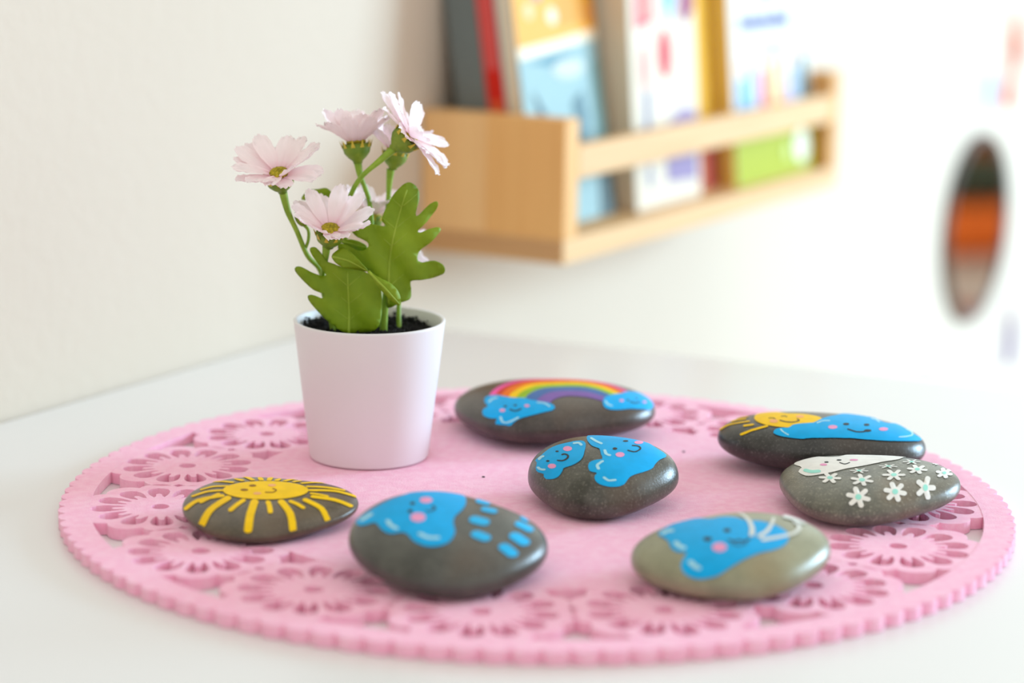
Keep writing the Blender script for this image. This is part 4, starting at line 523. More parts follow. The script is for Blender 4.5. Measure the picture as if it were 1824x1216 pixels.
        ('sun_ray', 'yellow', 1, None, [(-42.9, 0.6), (-42.4, -0.1), (-41.6, -0.6), (-40.7, -0.9), (-39.8, -1.2), (-38.9, -1.7), (-37.9, -2.4), (-36.9, -3), (-35.9, -3.5), (-34.7, -4), (-33.5, -4.5), (-32.5, -4.8), (-31.7, -5), (-31.5, -5), (-31.4, -4.8), (-31.3, -4.4), (-31.3, -4), (-31.4, -3.6), (-31.5, -3.3), (-31.7, -3.1), (-32.5, -2.9), (-33.6, -2.6), (-34.8, -2.1), (-35.9, -1.6), (-37, -1), (-38, -0.2), (-39, 0.7), (-40, 1.4), (-41, 2), (-41.9, 2.6), (-42.6, 4.3), (-42.9, 5.5), (-42.9, 5.3), (-42.9, 5.2), (-42.9, 5.1), (-43.2, 3.3), (-43.1, 1.9), (-43, 1)]),
        ('sun_ray', 'yellow', 1, None, [(-38, 2.6), (-37.6, 2.4), (-37.2, 2.2), (-36.6, 2.1), (-36, 1.8), (-35.2, 1.3), (-34.3, 0.8), (-33.4, 0.4), (-32.7, 0.1), (-32.6, 0.2), (-32.4, 0.5), (-32.3, 1), (-32.3, 1.6), (-32.4, 2.1), (-32.5, 2.6), (-32.7, 2.8), (-33.3, 3.1), (-34.2, 3.6), (-35.1, 4.4), (-35.9, 5.1), (-36.6, 5.6), (-37.1, 6.1), (-37.6, 6.5), (-37.9, 7), (-38.1, 6.9), (-38.2, 6.2), (-38.3, 5.2), (-38.4, 4.2), (-38.3, 3.4), (-38.2, 2.8)]),
        ('sun_ray', 'yellow', 1, None, [(-35.5, 6.8), (-35.1, 6.4), (-34.6, 6.1), (-34, 5.8), (-33.5, 5.6), (-32.9, 5.2), (-32.3, 4.8), (-31.7, 4.5), (-31.3, 4.4), (-31.2, 4.4), (-31.1, 4.7), (-31, 5.1), (-31, 5.7), (-31, 6.2), (-31.1, 6.7), (-31.2, 6.9), (-31.5, 7.1), (-32.1, 7.6), (-32.7, 8.2), (-33.3, 9), (-33.8, 9.9), (-34.3, 11.3), (-34.8, 11.1), (-35.3, 11), (-35.4, 10.9), (-35.4, 10.8), (-35.5, 10.8), (-35.6, 8.9), (-35.6, 7.7), (-35.6, 7)]),
        ('eye', 'dark', 4, 1, [(9.6, -11.6), (9.4, -12.4), (8.8, -13.1), (8.1, -13.4), (7.4, -13.4), (7, -12.9), (6.9, -12.2), (7.2, -11.4), (7.8, -10.7), (8.5, -10.4), (9.1, -10.4), (9.6, -10.9)]),
        ('eye', 'dark', 4, 1, [(18.5, -9.5), (18.2, -10.4), (17.7, -11.2), (17, -11.6), (16.3, -11.7), (15.9, -11.3), (15.9, -10.6), (16.1, -9.8), (16.7, -9), (17.4, -8.4), (18.1, -8.4), (18.5, -8.8)]),
        ('mouth', 'dark', 4, 1, [(8.2, -17.5), (8.7, -17.8), (9.4, -18.2), (10.3, -18.6), (11.2, -18.9), (12, -18.9), (12.9, -18.8), (13.7, -18.6), (14.6, -18.4), (15.4, -17.9), (16.3, -17.3), (17, -16.7), (17.4, -16.3), (17.6, -16.1), (17.7, -15.9), (17.8, -15.6), (17.7, -15.4), (17.6, -15.3), (17.4, -15.3), (17.2, -15.4), (16.7, -15.9), (16, -16.5), (15.2, -17), (14.5, -17.4), (13.8, -17.7), (13.1, -17.8), (12.3, -17.9), (11.6, -17.9), (10.8, -17.6), (10, -17.2), (9.2, -16.8), (8.7, -16.5), (8.5, -16.4), (8.3, -16.5), (8.2, -16.7), (8, -16.9), (8, -17.1), (8, -17.4)]),
        ('mouth', 'dark', 4, 1, [(18.4, -15.8), (18.1, -16.5), (17.4, -17.1), (16.6, -17.5), (15.8, -17.6), (15.3, -17.3), (15.1, -16.8), (15.4, -16.1), (16.1, -15.5), (16.9, -15.1), (17.7, -15), (18.3, -15.2)]),
        ('cheek', 'cheek', 4, 1, [(4.1, -15.8), (3.7, -16.8), (2.9, -17.5), (1.9, -17.9), (0.9, -17.8), (0.2, -17.3), (0.1, -16.4), (0.4, -15.4), (1.3, -14.6), (2.3, -14.2), (3.3, -14.3), (4, -14.9)]),
        ('cheek', 'cheek', 4, 1, [(26.2, -10.7), (25.8, -11.9), (24.9, -13.1), (23.7, -13.9), (22.7, -14.2), (22, -13.8), (21.9, -13), (22.3, -11.9), (23.2, -10.7), (24.4, -9.7), (25.4, -9.4), (26.1, -9.7)]),
        ('highlight', 'pale', 4, 1, [(-20.1, -17.8), (-20, -18.2), (-19.8, -18.8), (-19.5, -19.4), (-19.2, -19.9), (-18.7, -20.5), (-18.2, -21.1), (-17.7, -21.6), (-17.3, -21.9), (-17.2, -22), (-17, -22), (-16.9, -22), (-16.7, -21.9), (-16.7, -21.8), (-16.7, -21.6), (-16.8, -21.5), (-17.2, -21.2), (-17.7, -20.7), (-18.2, -20.1), (-18.6, -19.6), (-18.9, -19.1), (-19.1, -18.5), (-19.3, -18), (-19.4, -17.6), (-19.5, -17.4), (-19.7, -17.3), (-19.8, -17.3), (-20, -17.4), (-20.1, -17.5), (-20.1, -17.7)]),
        ('highlight', 'pale', 4, 1, [(-3.8, -13), (-3.3, -12.5), (-2.6, -11.7), (-1.9, -10.8), (-1.2, -10.2), (-0.5, -9.9), (0.2, -9.8), (0.9, -9.7), (1.4, -9.7), (1.6, -9.6), (1.7, -9.4), (1.8, -9), (1.9, -8.7), (1.9, -8.4), (1.8, -8.2), (1.6, -8.1), (1.1, -8.2), (0.4, -8.3), (-0.4, -8.5), (-1.2, -8.9), (-2.1, -9.6), (-2.9, -10.6), (-3.6, -11.4), (-4.1, -12), (-4.2, -12.2), (-4.3, -12.5), (-4.3, -12.8), (-4.3, -13), (-4.1, -13.1), (-4, -13.1)]),
        ('highlight', 'pale', 4, 1, [(21.1, 2), (21.4, 1.8), (21.9, 1.5), (22.3, 1.1), (22.7, 0.6), (22.9, -0.2), (23.1, -1.2), (23.2, -2.1), (23.4, -2.8), (23.5, -3), (23.6, -2.9), (23.8, -2.7), (24, -2.3), (24.2, -1.8), (24.3, -1.2), (24.3, -0.8), (24.2, -0.1), (24, 1), (23.9, 2.3), (23.6, 3.4), (23.2, 4.2), (22.7, 4.7), (22.2, 5.1), (21.9, 5.4), (21.8, 5.4), (21.5, 4.9), (21.3, 4.2), (21.1, 3.5), (21, 2.8), (21, 2.3)]),
        ('highlight', 'pale', 4, 1, [(35.1, -3.3), (35.5, -3.7), (36.1, -4), (36.6, -4.5), (36.9, -5.1), (36.9, -5.9), (36.9, -6.8), (36.7, -7.7), (36.4, -8.5), (35.9, -9.3), (35.2, -10.3), (34.4, -11.3), (33.6, -12.2), (32.7, -13), (31.8, -13.8), (30.9, -14.5), (30.3, -14.9), (30.2, -15.1), (30, -15.3), (29.9, -15.5), (29.9, -15.7), (30, -15.8), (30.1, -15.8), (30.3, -15.7), (30.9, -15.3), (31.7, -14.7), (32.7, -13.9), (33.6, -13.1), (34.4, -12.2), (35.3, -11.1), (36.2, -9.9), (37, -8.5), (37.5, -7), (37.9, -5.5), (38, -4), (38, -2.7), (37.7, -1.7), (37.1, -1.2), (36.5, -0.7), (36.2, -0.4), (36, -0.4), (35.8, -0.8), (35.5, -1.4), (35.3, -2.1), (35.1, -2.7), (35.1, -3.1)]),
    ],
    'snow': [
        ('cloud', 'white', 1, None, [(-25.9, 25.1), (-24.2, 26.6), (-23, 27.5), (-22.9, 27.5), (-22.1, 27), (-21.1, 26.5), (-20, 26.1), (-18.9, 25.7), (-17.8, 25.3), (-16.7, 24.4), (-15.6, 22.8), (-14.5, 20.7), (-13.4, 19.1), (-12.3, 18.4), (-11.2, 18.1), (-10, 18), (-8.9, 17.9), (-7.8, 18.4), (-6.7, 19.8), (-5.5, 21.6), (-4.4, 23), (-3.2, 23.6), (-2.1, 23.8), (-0.9, 23.9), (0.2, 24), (1.4, 24.2), (2.6, 24.3), (3.7, 24.3), (4.8, 24.3), (6, 24.3), (7.1, 24.2), (8.2, 24.1), (9.3, 23.9), (10.5, 23.8), (11.6, 23.7), (12.7, 23.6), (13.9, 23.7), (15, 23.7), (16.2, 23.8), (17.3, 24), (18.5, 24.3), (19.7, 24.4), (19.4, 21.3), (18, 17.9), (16.6, 14.7), (15.3, 12.3), (14, 10.9), (12.8, 10), (11.6, 9.2), (10.3, 8.4), (9.1, 7.7), (7.8, 6.9), (6.6, 6.1), (5.4, 5.2), (4.1, 4.5), (2.9, 3.7), (1.7, 3), (0.5, 2.3), (-0.7, 1.7), (-1.9, 1.1), (-3, 0.7), (-4.2, 0.2), (-5.4, -0.2), (-6.5, -0.6), (-7.7, -1), (-8.8, -1.5), (-10, -2.1), (-11.2, -2.7), (-12.3, -3.2), (-13.5, -3.7), (-14.6, -4.1), (-15.7, -4.3), (-16.8, -4.5), (-17.9, -4.6), (-19, -4.6), (-20.1, -4.5), (-21.2, -4.4), (-22.3, -4.1), (-23.3, -3.5), (-24.3, -2.5), (-25.1, -0.8), (-25.9, 1.3), (-26.4, 4.1), (-25.6, 6.3), (-24.6, 7.8), (-25, 10.3), (-25.9, 12.8), (-26.6, 17.1)]),
        ('highlight', 'mint', 2, 0, [(-24.1, 1.9), (-23.8, 1.3), (-23.3, 0.4), (-22.6, -0.6), (-21.9, -1.5), (-21.1, -2), (-20.3, -2.3), (-19.6, -2.4), (-19.1, -2.5), (-18.7, -2.5), (-18.3, -2), (-18.1, -1.3), (-18.1, -0.6), (-18.3, 0.2), (-18.6, 0.8), (-19, 1), (-19.5, 1.1), (-20.1, 1.3), (-20.8, 1.5), (-21.3, 1.8), (-21.7, 2.3), (-22.2, 3.1), (-22.6, 3.9), (-23, 4.5), (-23.4, 5), (-23.8, 5.1), (-24.1, 4.8), (-24.4, 4.2), (-24.5, 3.5), (-24.4, 2.6)]),
        ('eye', 'dark', 2, 0, [(-13.7, 8.9), (-13.8, 8.5), (-14.2, 8.2), (-14.6, 8.2), (-15, 8.5), (-15.3, 9.1), (-15.3, 9.7), (-15.2, 10.2), (-14.8, 10.4), (-14.4, 10.4), (-13.9, 10.1), (-13.7, 9.5)]),
        ('eye', 'dark', 2, 0, [(-8.3, 10.6), (-8.5, 10), (-8.9, 9.7), (-9.4, 9.7), (-9.9, 9.9), (-10.2, 10.5), (-10.2, 11.1), (-10, 11.7), (-9.6, 12), (-9.1, 12), (-8.6, 11.7), (-8.3, 11.2)]),
        ('mouth', 'dark', 2, 0, [(-9.7, 6.5), (-9.4, 6), (-9, 5.2), (-8.5, 4.4), (-7.9, 4), (-7.3, 4.2), (-6.6, 4.7), (-6.1, 5.3), (-5.7, 5.7), (-5.6, 5.9), (-5.5, 6.1), (-5.5, 6.4), (-5.5, 6.6), (-5.6, 6.8), (-5.7, 6.8), (-5.8, 6.7), (-6.2, 6.3), (-6.8, 5.7), (-7.4, 5.2), (-7.8, 5.1), (-8.2, 5.4), (-8.6, 6.1), (-9, 6.9), (-9.3, 7.4), (-9.4, 7.5), (-9.5, 7.5), (-9.6, 7.4), (-9.7, 7.2), (-9.7, 7), (-9.7, 6.7)]),
        ('cheek', 'cheek', 2, 0, [(-14.7, 5.7), (-15, 5), (-15.5, 4.7), (-16.3, 4.8), (-16.9, 5.3), (-17.4, 6.1), (-17.5, 6.9), (-17.2, 7.6), (-16.6, 7.9), (-15.9, 7.8), (-15.2, 7.3), (-14.8, 6.5)]),
        ('cheek', 'cheek', 2, 0, [(-1.7, 9.9), (-2.1, 9.2), (-2.7, 8.7), (-3.6, 8.6), (-4.4, 8.9), (-5, 9.5), (-5.1, 10.2), (-4.8, 10.9), (-4.1, 11.4), (-3.2, 11.5), (-2.4, 11.2), (-1.8, 10.6)]),
        ('snowflake_petal', 'white', 1, ('f', 0), [(-15.6, -11.3), (-12.6, -12.7), (-12.2, -12.8), (-11.8, -12.6), (-11.6, -12.2), (-11.5, -11.7), (-11.5, -11.2), (-11.8, -10.8), (-12.1, -10.5), (-15.1, -9), (-15.5, -9), (-15.9, -9.1), (-16.1, -9.5), (-16.2, -10), (-16.1, -10.5), (-15.9, -11)]),
        ('snowflake_petal', 'white', 1, ('f', 0), [(-16.4, -10.6), (-15.7, -14.8), (-15.5, -15.3), (-15.2, -15.6), (-14.8, -15.7), (-14.5, -15.7), (-14.2, -15.4), (-14, -15), (-14, -14.5), (-14.8, -10.3), (-15, -9.8), (-15.3, -9.4), (-15.6, -9.3), (-16, -9.4), (-16.3, -9.7), (-16.4, -10.1)]),
        ('snowflake_petal', 'white', 1, ('f', 0), [(-16.5, -9.3), (-18.8, -11.9), (-19, -12.2), (-19, -12.7), (-18.9, -13.2), (-18.6, -13.6), (-18.3, -13.9), (-17.9, -13.9), (-17.6, -13.7), (-15.4, -11.2), (-15.2, -10.8), (-15.1, -10.3), (-15.2, -9.8), (-15.5, -9.4), (-15.8, -9.1), (-16.2, -9.1)]),
        ('snowflake_petal', 'white', 1, ('f', 0), [(-15.8, -8.7), (-18.8, -6.8), (-19.2, -6.7), (-19.5, -6.8), (-19.8, -7.1), (-19.9, -7.6), (-19.8, -8.2), (-19.6, -8.7), (-19.3, -9), (-16.3, -10.9), (-15.9, -11), (-15.6, -10.8), (-15.3, -10.5), (-15.2, -10), (-15.3, -9.5), (-15.5, -9)]),
        ('snowflake_petal', 'white', 1, ('f', 0), [(-15, -9.3), (-15.7, -4.7), (-15.9, -4.2), (-16.2, -3.8), (-16.5, -3.6), (-16.9, -3.7), (-17.2, -4), (-17.3, -4.5), (-17.3, -5.1), (-16.6, -9.6), (-16.4, -10.1), (-16.1, -10.5), (-15.8, -10.7), (-15.4, -10.6), (-15.1, -10.3), (-15, -9.8)]),
        ('snowflake_petal', 'white', 1, ('f', 0), [(-14.9, -10.6), (-12.6, -7.7), (-12.3, -7.2), (-12.3, -6.6), (-12.4, -6.1), (-12.7, -5.7), (-13, -5.5), (-13.4, -5.5), (-13.7, -5.8), (-16, -8.7), (-16.2, -9.1), (-16.3, -9.7), (-16.2, -10.2), (-15.9, -10.6), (-15.6, -10.8), (-15.2, -10.8)]),
        ('snowflake', 'mint', 2, None, [(-14.6, -10.4), (-14.9, -11.2), (-15.4, -11.6), (-15.9, -11.6), (-16.4, -11.2), (-16.7, -10.4), (-16.8, -9.5), (-16.5, -8.8), (-16, -8.3), (-15.5, -8.3), (-15, -8.8), (-14.7, -9.5)]),
        ('snowflake_petal', 'white', 1, ('f', 1), [(-3.9, -16), (-0.8, -17.4), (-0.4, -17.4), (-0.1, -17.3), (0.3, -16.9), (0.4, -16.4), (0.5, -16), (0.3, -15.6), (0, -15.3), (-3.1, -13.9), (-3.4, -13.9), (-3.8, -14), (-4.1, -14.4), (-4.3, -14.8), (-4.3, -15.3), (-4.2, -15.8)]),
        ('snowflake_petal', 'white', 1, ('f', 1), [(-4.7, -15.5), (-4.5, -19.6), (-4.4, -20), (-4.1, -20.3), (-3.8, -20.4), (-3.4, -20.3), (-3.1, -20.1), (-2.8, -19.7), (-2.8, -19.2), (-2.9, -15.1), (-3, -14.7), (-3.3, -14.3), (-3.6, -14.2), (-4, -14.3), (-4.4, -14.6), (-4.6, -15)]),
        ('snowflake_petal', 'white', 1, ('f', 1), [(-4.6, -14.3), (-7.5, -16.9), (-7.7, -17.3), (-7.9, -17.7), (-7.8, -18.2), (-7.6, -18.6), (-7.3, -18.8), (-6.9, -18.8), (-6.5, -18.6), (-3.7, -16), (-3.4, -15.6), (-3.3, -15.1), (-3.3, -14.6), (-3.5, -14.2), (-3.8, -14), (-4.2, -14)]),
        ('snowflake_petal', 'white', 1, ('f', 1), [(-3.7, -13.6), (-6.7, -11.8), (-7.1, -11.7), (-7.5, -11.9), (-7.8, -12.2), (-8, -12.7), (-8, -13.2), (-7.9, -13.7), (-7.6, -14), (-4.6, -15.7), (-4.2, -15.8), (-3.8, -15.6), (-3.5, -15.3), (-3.3, -14.8), (-3.3, -14.3), (-3.4, -13.9)]),
        ('snowflake_petal', 'white', 1, ('f', 1), [(-2.9, -14.1), (-3, -9.5), (-3.1, -8.9), (-3.4, -8.6), (-3.7, -8.4), (-4.1, -8.5), (-4.5, -8.8), (-4.7, -9.3), (-4.8, -9.9), (-4.7, -14.5), (-4.6, -15), (-4.3, -15.3), (-4, -15.5), (-3.6, -15.4), (-3.2, -15.1), (-3, -14.6)]),
        ('snowflake_petal', 'white', 1, ('f', 1), [(-3, -15.4), (-0.1, -12.4), (0.2, -11.9), (0.4, -11.4), (0.3, -10.9), (0.1, -10.5), (-0.2, -10.3), (-0.6, -10.3), (-1, -10.6), (-3.9, -13.6), (-4.2, -14), (-4.3, -14.5), (-4.3, -15), (-4.1, -15.4), (-3.8, -15.6), (-3.4, -15.6)]),
        ('snowflake', 'mint', 2, None, [(-2.6, -14.9), (-2.9, -15.7), (-3.4, -16.3), (-4, -16.5), (-4.6, -16.2), (-4.9, -15.6), (-5, -14.7), (-4.7, -13.9), (-4.2, -13.3), (-3.6, -13.1), (-3, -13.4), (-2.7, -14)]),
        ('snowflake_petal', 'white', 1, ('f', 2), [(9.7, -10.4), (13.1, -9.9), (13.5, -9.7), (13.9, -9.4), (14.2, -8.9), (14.2, -8.4), (14.1, -8), (13.9, -7.7), (13.5, -7.7), (10.1, -8.1), (9.7, -8.2), (9.3, -8.6), (9.1, -9.1), (9, -9.6), (9.1, -10), (9.4, -10.3)]),
        ('snowflake_petal', 'white', 1, ('f', 2), [(8.8, -10.3), (9.9, -13.7), (10.1, -14), (10.5, -14.1), (10.9, -14), (11.3, -13.7), (11.5, -13.3), (11.7, -12.8), (11.6, -12.4), (10.5, -9), (10.3, -8.7), (10, -8.5), (9.6, -8.6), (9.2, -8.9), (8.9, -9.3), (8.7, -9.8)]),
        ('snowflake_petal', 'white', 1, ('f', 2), [(8.6, -9.2), (6.3, -13.1), (6.1, -13.6), (6.1, -14.1), (6.3, -14.4), (6.6, -14.6), (6.9, -14.6), (7.3, -14.4), (7.7, -14), (9.9, -10.2), (10.1, -9.7), (10.2, -9.2), (10, -8.8), (9.7, -8.6), (9.3, -8.6), (8.9, -8.8)]),
        ('snowflake_petal', 'white', 1, ('f', 2), [(9.3, -8.1), (5.9, -8.4), (5.5, -8.5), (5.2, -8.9), (4.9, -9.3), (4.8, -9.9), (4.9, -10.3), (5.2, -10.7), (5.6, -10.7), (9, -10.4), (9.4, -10.3), (9.7, -9.9), (10, -9.5), (10, -9), (10, -8.5), (9.7, -8.2)]),
        ('snowflake_petal', 'white', 1, ('f', 2), [(10.3, -8.2), (9.2, -4.3), (9, -3.9), (8.7, -3.7), (8.3, -3.7), (7.9, -4), (7.6, -4.5), (7.4, -5.1), (7.5, -5.6), (8.5, -9.5), (8.7, -9.9), (9.1, -10), (9.5, -9.9), (9.9, -9.6), (10.2, -9.2), (10.3, -8.7)]),
        ('snowflake_petal', 'white', 1, ('f', 2), [(10.5, -9.3), (12.8, -5.2), (13, -4.6), (13, -4.1), (12.9, -3.6), (12.6, -3.4), (12.2, -3.4), (11.8, -3.6), (11.5, -4.1), (9.1, -8.3), (8.9, -8.8), (8.9, -9.3), (9, -9.7), (9.3, -9.9), (9.7, -9.9), (10.1, -9.7)]),
        ('snowflake', 'mint', 2, None, [(10.7, -9.1), (10.4, -10), (9.9, -10.6), (9.3, -10.9), (8.7, -10.8), (8.4, -10.2), (8.3, -9.4), (8.6, -8.5), (9.2, -7.8), (9.8, -7.6), (10.3, -7.7), (10.7, -8.3)]),
        ('snowflake_petal', 'white', 1, ('f', 3), [(20, -2.7), (22.9, -2.5), (23.3, -2.4), (23.8, -2), (24.1, -1.5), (24.3, -0.9), (24.3, -0.4), (24.1, -0), (23.7, 0), (20.8, -0.2), (20.4, -0.3), (19.9, -0.7), (19.6, -1.2), (19.4, -1.7), (19.5, -2.2), (19.7, -2.6)]),
        ('snowflake_petal', 'white', 1, ('f', 3), [(19.1, -2.5), (19.5, -5.9), (19.7, -6.2), (20, -6.4), (20.4, -6.3), (20.8, -6.1), (21.1, -5.6), (21.3, -5.2), (21.4, -4.7), (21, -1.2), (20.9, -0.8), (20.6, -0.6), (20.2, -0.6), (19.8, -0.9), (19.4, -1.4), (19.2, -2)]),
        ('snowflake_petal', 'white', 1, ('f', 3), [(19.2, -1.2), (16.7, -4.7), (16.4, -5.2), (16.3, -5.7), (16.4, -6.1), (16.6, -6.3), (17, -6.4), (17.4, -6.2), (17.8, -5.9), (20.3, -2.5), (20.6, -2), (20.7, -1.4), (20.6, -0.9), (20.4, -0.6), (20, -0.6), (19.6, -0.8)]),
        ('snowflake_petal', 'white', 1, ('f', 3), [(20.1, -0.2), (17.2, -0), (16.8, -0.1), (16.4, -0.5), (16.1, -1), (15.9, -1.5), (15.9, -2), (16.1, -2.4), (16.5, -2.6), (19.3, -2.7), (19.8, -2.6), (20.2, -2.2), (20.5, -1.7), (20.7, -1.2), (20.7, -0.7), (20.5, -0.3)]),
        ('snowflake_petal', 'white', 1, ('f', 3), [(21, -0.4), (20.7, 3.7), (20.6, 4.2), (20.3, 4.4), (19.9, 4.4), (19.5, 4), (19.1, 3.5), (18.9, 2.9), (18.8, 2.3), (19.1, -1.7), (19.2, -2.1), (19.5, -2.3), (19.9, -2.3), (20.3, -2), (20.7, -1.5), (20.9, -0.9)]),
        ('snowflake_petal', 'white', 1, ('f', 3), [(20.9, -1.7), (23.6, 2.4), (23.9, 3), (24, 3.7), (23.9, 4.2), (23.7, 4.5), (23.3, 4.5), (22.9, 4.3), (22.5, 3.7), (19.8, -0.4), (19.5, -0.9), (19.4, -1.5), (19.5, -2), (19.7, -2.3), (20.1, -2.3), (20.5, -2.1)]),
        ('snowflake', 'mint', 2, None, [(21.1, -1.1), (20.9, -2), (20.4, -2.7), (19.8, -3), (19.3, -3), (19, -2.5), (19, -1.7), (19.3, -0.9), (19.8, -0.2), (20.3, 0.2), (20.8, 0.1), (21.1, -0.4)]),
        ('snowflake_petal', 'white', 1, ('f', 4), [(-3.3, -5.1), (-0.4, -5.6), (-0.2, -5.5), (-0, -5.4), (0.1, -5.3), (0.2, -5.1), (0.1, -4.9), (-0, -4.8), (-0.2, -4.7), (-3.1, -4.2), (-3.3, -4.3), (-3.5, -4.3), (-3.6, -4.5), (-3.6, -4.7), (-3.6, -4.9), (-3.4, -5)]),
        ('snowflake_petal', 'white', 1, ('f', 4), [(-3.8, -5), (-2.9, -7.2), (-2.8, -7.4), (-2.6, -7.4), (-2.4, -7.5), (-2.2, -7.4), (-2.1, -7.3), (-2, -7.1), (-2.1, -6.9), (-2.9, -4.7), (-3.1, -4.5), (-3.2, -4.5), (-3.4, -4.4), (-3.6, -4.5), (-3.8, -4.6), (-3.8, -4.8)]),
        ('snowflake_petal', 'white', 1, ('f', 4), [(-4, -4.5), (-6, -6.1), (-6.1, -6.3), (-6.1, -6.4), (-6, -6.6), (-5.9, -6.8), (-5.7, -6.8), (-5.5, -6.8), (-5.3, -6.7), (-3.4, -5.1), (-3.3, -5), (-3.2, -4.8), (-3.3, -4.6), (-3.4, -4.4), (-3.6, -4.4), (-3.8, -4.4)]),
        ('snowflake_petal', 'white', 1, ('f', 4), [(-3.7, -4.1), (-6.5, -3.5), (-6.7, -3.5), (-6.9, -3.5), (-7, -3.7), (-7.1, -3.9), (-7, -4.1), (-6.9, -4.2), (-6.7, -4.3), (-3.9, -5), (-3.7, -5), (-3.5, -4.9), (-3.4, -4.7), (-3.3, -4.5), (-3.4, -4.4), (-3.5, -4.2)]),
        ('snowflake_petal', 'white', 1, ('f', 4), [(-3.1, -4.2), (-4, -1.9), (-4.1, -1.7), (-4.3, -1.6), (-4.5, -1.6), (-4.7, -1.7), (-4.8, -1.8), (-4.9, -2), (-4.9, -2.2), (-4, -4.5), (-3.9, -4.7), (-3.7, -4.8), (-3.5, -4.8), (-3.3, -4.7), (-3.2, -4.6), (-3.1, -4.4)]),
        ('snowflake_petal', 'white', 1, ('f', 4), [(-2.9, -4.7), (-1, -3), (-0.8, -2.8), (-0.8, -2.6), (-0.9, -2.4), (-1, -2.3), (-1.2, -2.2), (-1.4, -2.2), (-1.6, -2.4), (-3.6, -4.1), (-3.7, -4.3), (-3.7, -4.5), (-3.7, -4.6), (-3.5, -4.8), (-3.3, -4.9), (-3.1, -4.8)]),
        ('snowflake', 'mint', 2, None, [(-2.5, -4.7), (-2.7, -5.1), (-3.1, -5.4), (-3.6, -5.5), (-4.1, -5.3), (-4.4, -5), (-4.5, -4.5), (-4.3, -4.1), (-3.9, -3.8), (-3.3, -3.7), (-2.9, -3.9), (-2.5, -4.3)]),
        ('snowflake_petal', 'white', 1, ('f', 5), [(9, 0), (11.9, -0.2), (12.1, -0.2), (12.3, -0.1), (12.5, 0.1), (12.5, 0.3), (12.5, 0.5), (12.4, 0.6), (12.2, 0.7), (9.3, 0.9), (9.1, 0.9), (8.9, 0.8), (8.8, 0.6), (8.7, 0.4), (8.7, 0.2), (8.8, 0.1)]),
        ('snowflake_petal', 'white', 1, ('f', 5), [(8.5, 0.1), (9.1, -1.9), (9.2, -2.1), (9.4, -2.1), (9.6, -2.1), (9.8, -2.1), (9.9, -1.9), (10, -1.7), (10, -1.5), (9.4, 0.5), (9.3, 0.6), (9.1, 0.7), (8.9, 0.7), (8.7, 0.6), (8.5, 0.5), (8.4, 0.3)]),
        ('snowflake_petal', 'white', 1, ('f', 5), [(8.3, 0.7), (6.1, -1), (6, -1.2), (5.9, -1.4), (5.9, -1.6), (6, -1.7), (6.2, -1.8), (6.4, -1.8), (6.6, -1.7), (8.9, -0), (9, 0.2), (9.1, 0.4), (9.1, 0.6), (8.9, 0.7), (8.8, 0.8), (8.6, 0.8)]),
        ('snowflake_petal', 'white', 1, ('f', 5), [(8.7, 1), (5.8, 1.4), (5.6, 1.4), (5.4, 1.3), (5.3, 1.1), (5.2, 0.9), (5.3, 0.7), (5.4, 0.6), (5.6, 0.5), (8.4, 0.1), (8.6, 0.1), (8.8, 0.2), (8.9, 0.4), (9, 0.6), (9, 0.8), (8.9, 0.9)]),
        ('snowflake_petal', 'white', 1, ('f', 5), [(9.2, 0.9), (8.6, 3.1), (8.5, 3.3), (8.4, 3.4), (8.2, 3.4), (8, 3.3), (7.8, 3.1), (7.7, 2.9), (7.7, 2.7), (8.3, 0.5), (8.4, 0.4), (8.6, 0.3), (8.8, 0.3), (9, 0.4), (9.2, 0.5), (9.3, 0.7)]),
        ('snowflake_petal', 'white', 1, ('f', 5), [(9.4, 0.4), (11.6, 2.2), (11.8, 2.4), (11.8, 2.6), (11.8, 2.8), (11.7, 3), (11.5, 3), (11.3, 3), (11.1, 2.9), (8.8, 1), (8.7, 0.9), (8.6, 0.7), (8.6, 0.5), (8.8, 0.3), (8.9, 0.2), (9.2, 0.3)]),
        ('snowflake', 'mint', 2, None, [(9.9, 0.6), (9.7, 0.1), (9.3, -0.2), (8.7, -0.3), (8.2, -0.2), (7.9, 0.1), (7.8, 0.5), (8, 0.9), (8.5, 1.2), (9, 1.4), (9.5, 1.3), (9.8, 1)]),
        ('snowflake_petal', 'white', 1, ('f', 6), [(19.7, 8), (22.8, 9.2), (23, 9.4), (23.2, 9.7), (23.4, 10), (23.4, 10.3), (23.4, 10.6), (23.2, 10.7), (23, 10.6), (19.9, 9.2), (19.7, 9.1), (19.5, 8.8), (19.4, 8.6), (19.3, 8.3), (19.4, 8.1), (19.5, 8)]),
        ('snowflake_petal', 'white', 1, ('f', 6), [(19.1, 7.7), (20.2, 5.5), (20.3, 5.4), (20.5, 5.4), (20.7, 5.5), (20.9, 5.7), (21.1, 6), (21.1, 6.2), (21.1, 6.4), (20.1, 8.7), (20, 8.8), (19.8, 8.8), (19.5, 8.7), (19.3, 8.5), (19.2, 8.2), (19.1, 8)]),
        ('snowflake_petal', 'white', 1, ('f', 6), [(18.9, 8.3), (17, 5.2), (16.9, 5), (16.9, 4.8), (16.9, 4.6), (17.1, 4.5), (17.3, 4.5), (17.5, 4.7), (17.7, 4.9), (19.6, 7.9), (19.8, 8.2), (19.8, 8.5), (19.7, 8.6), (19.5, 8.7), (19.3, 8.7), (19.1, 8.5)]),
        ('snowflake_petal', 'white', 1, ('f', 6), [(19.3, 9), (16.3, 8.2), (16.1, 8.1), (15.9, 7.9), (15.8, 7.6), (15.7, 7.3), (15.8, 7.1), (15.9, 7), (16.1, 7), (19.1, 7.8), (19.3, 7.9), (19.5, 8.1), (19.6, 8.4), (19.7, 8.7), (19.6, 8.9), (19.5, 9)]),
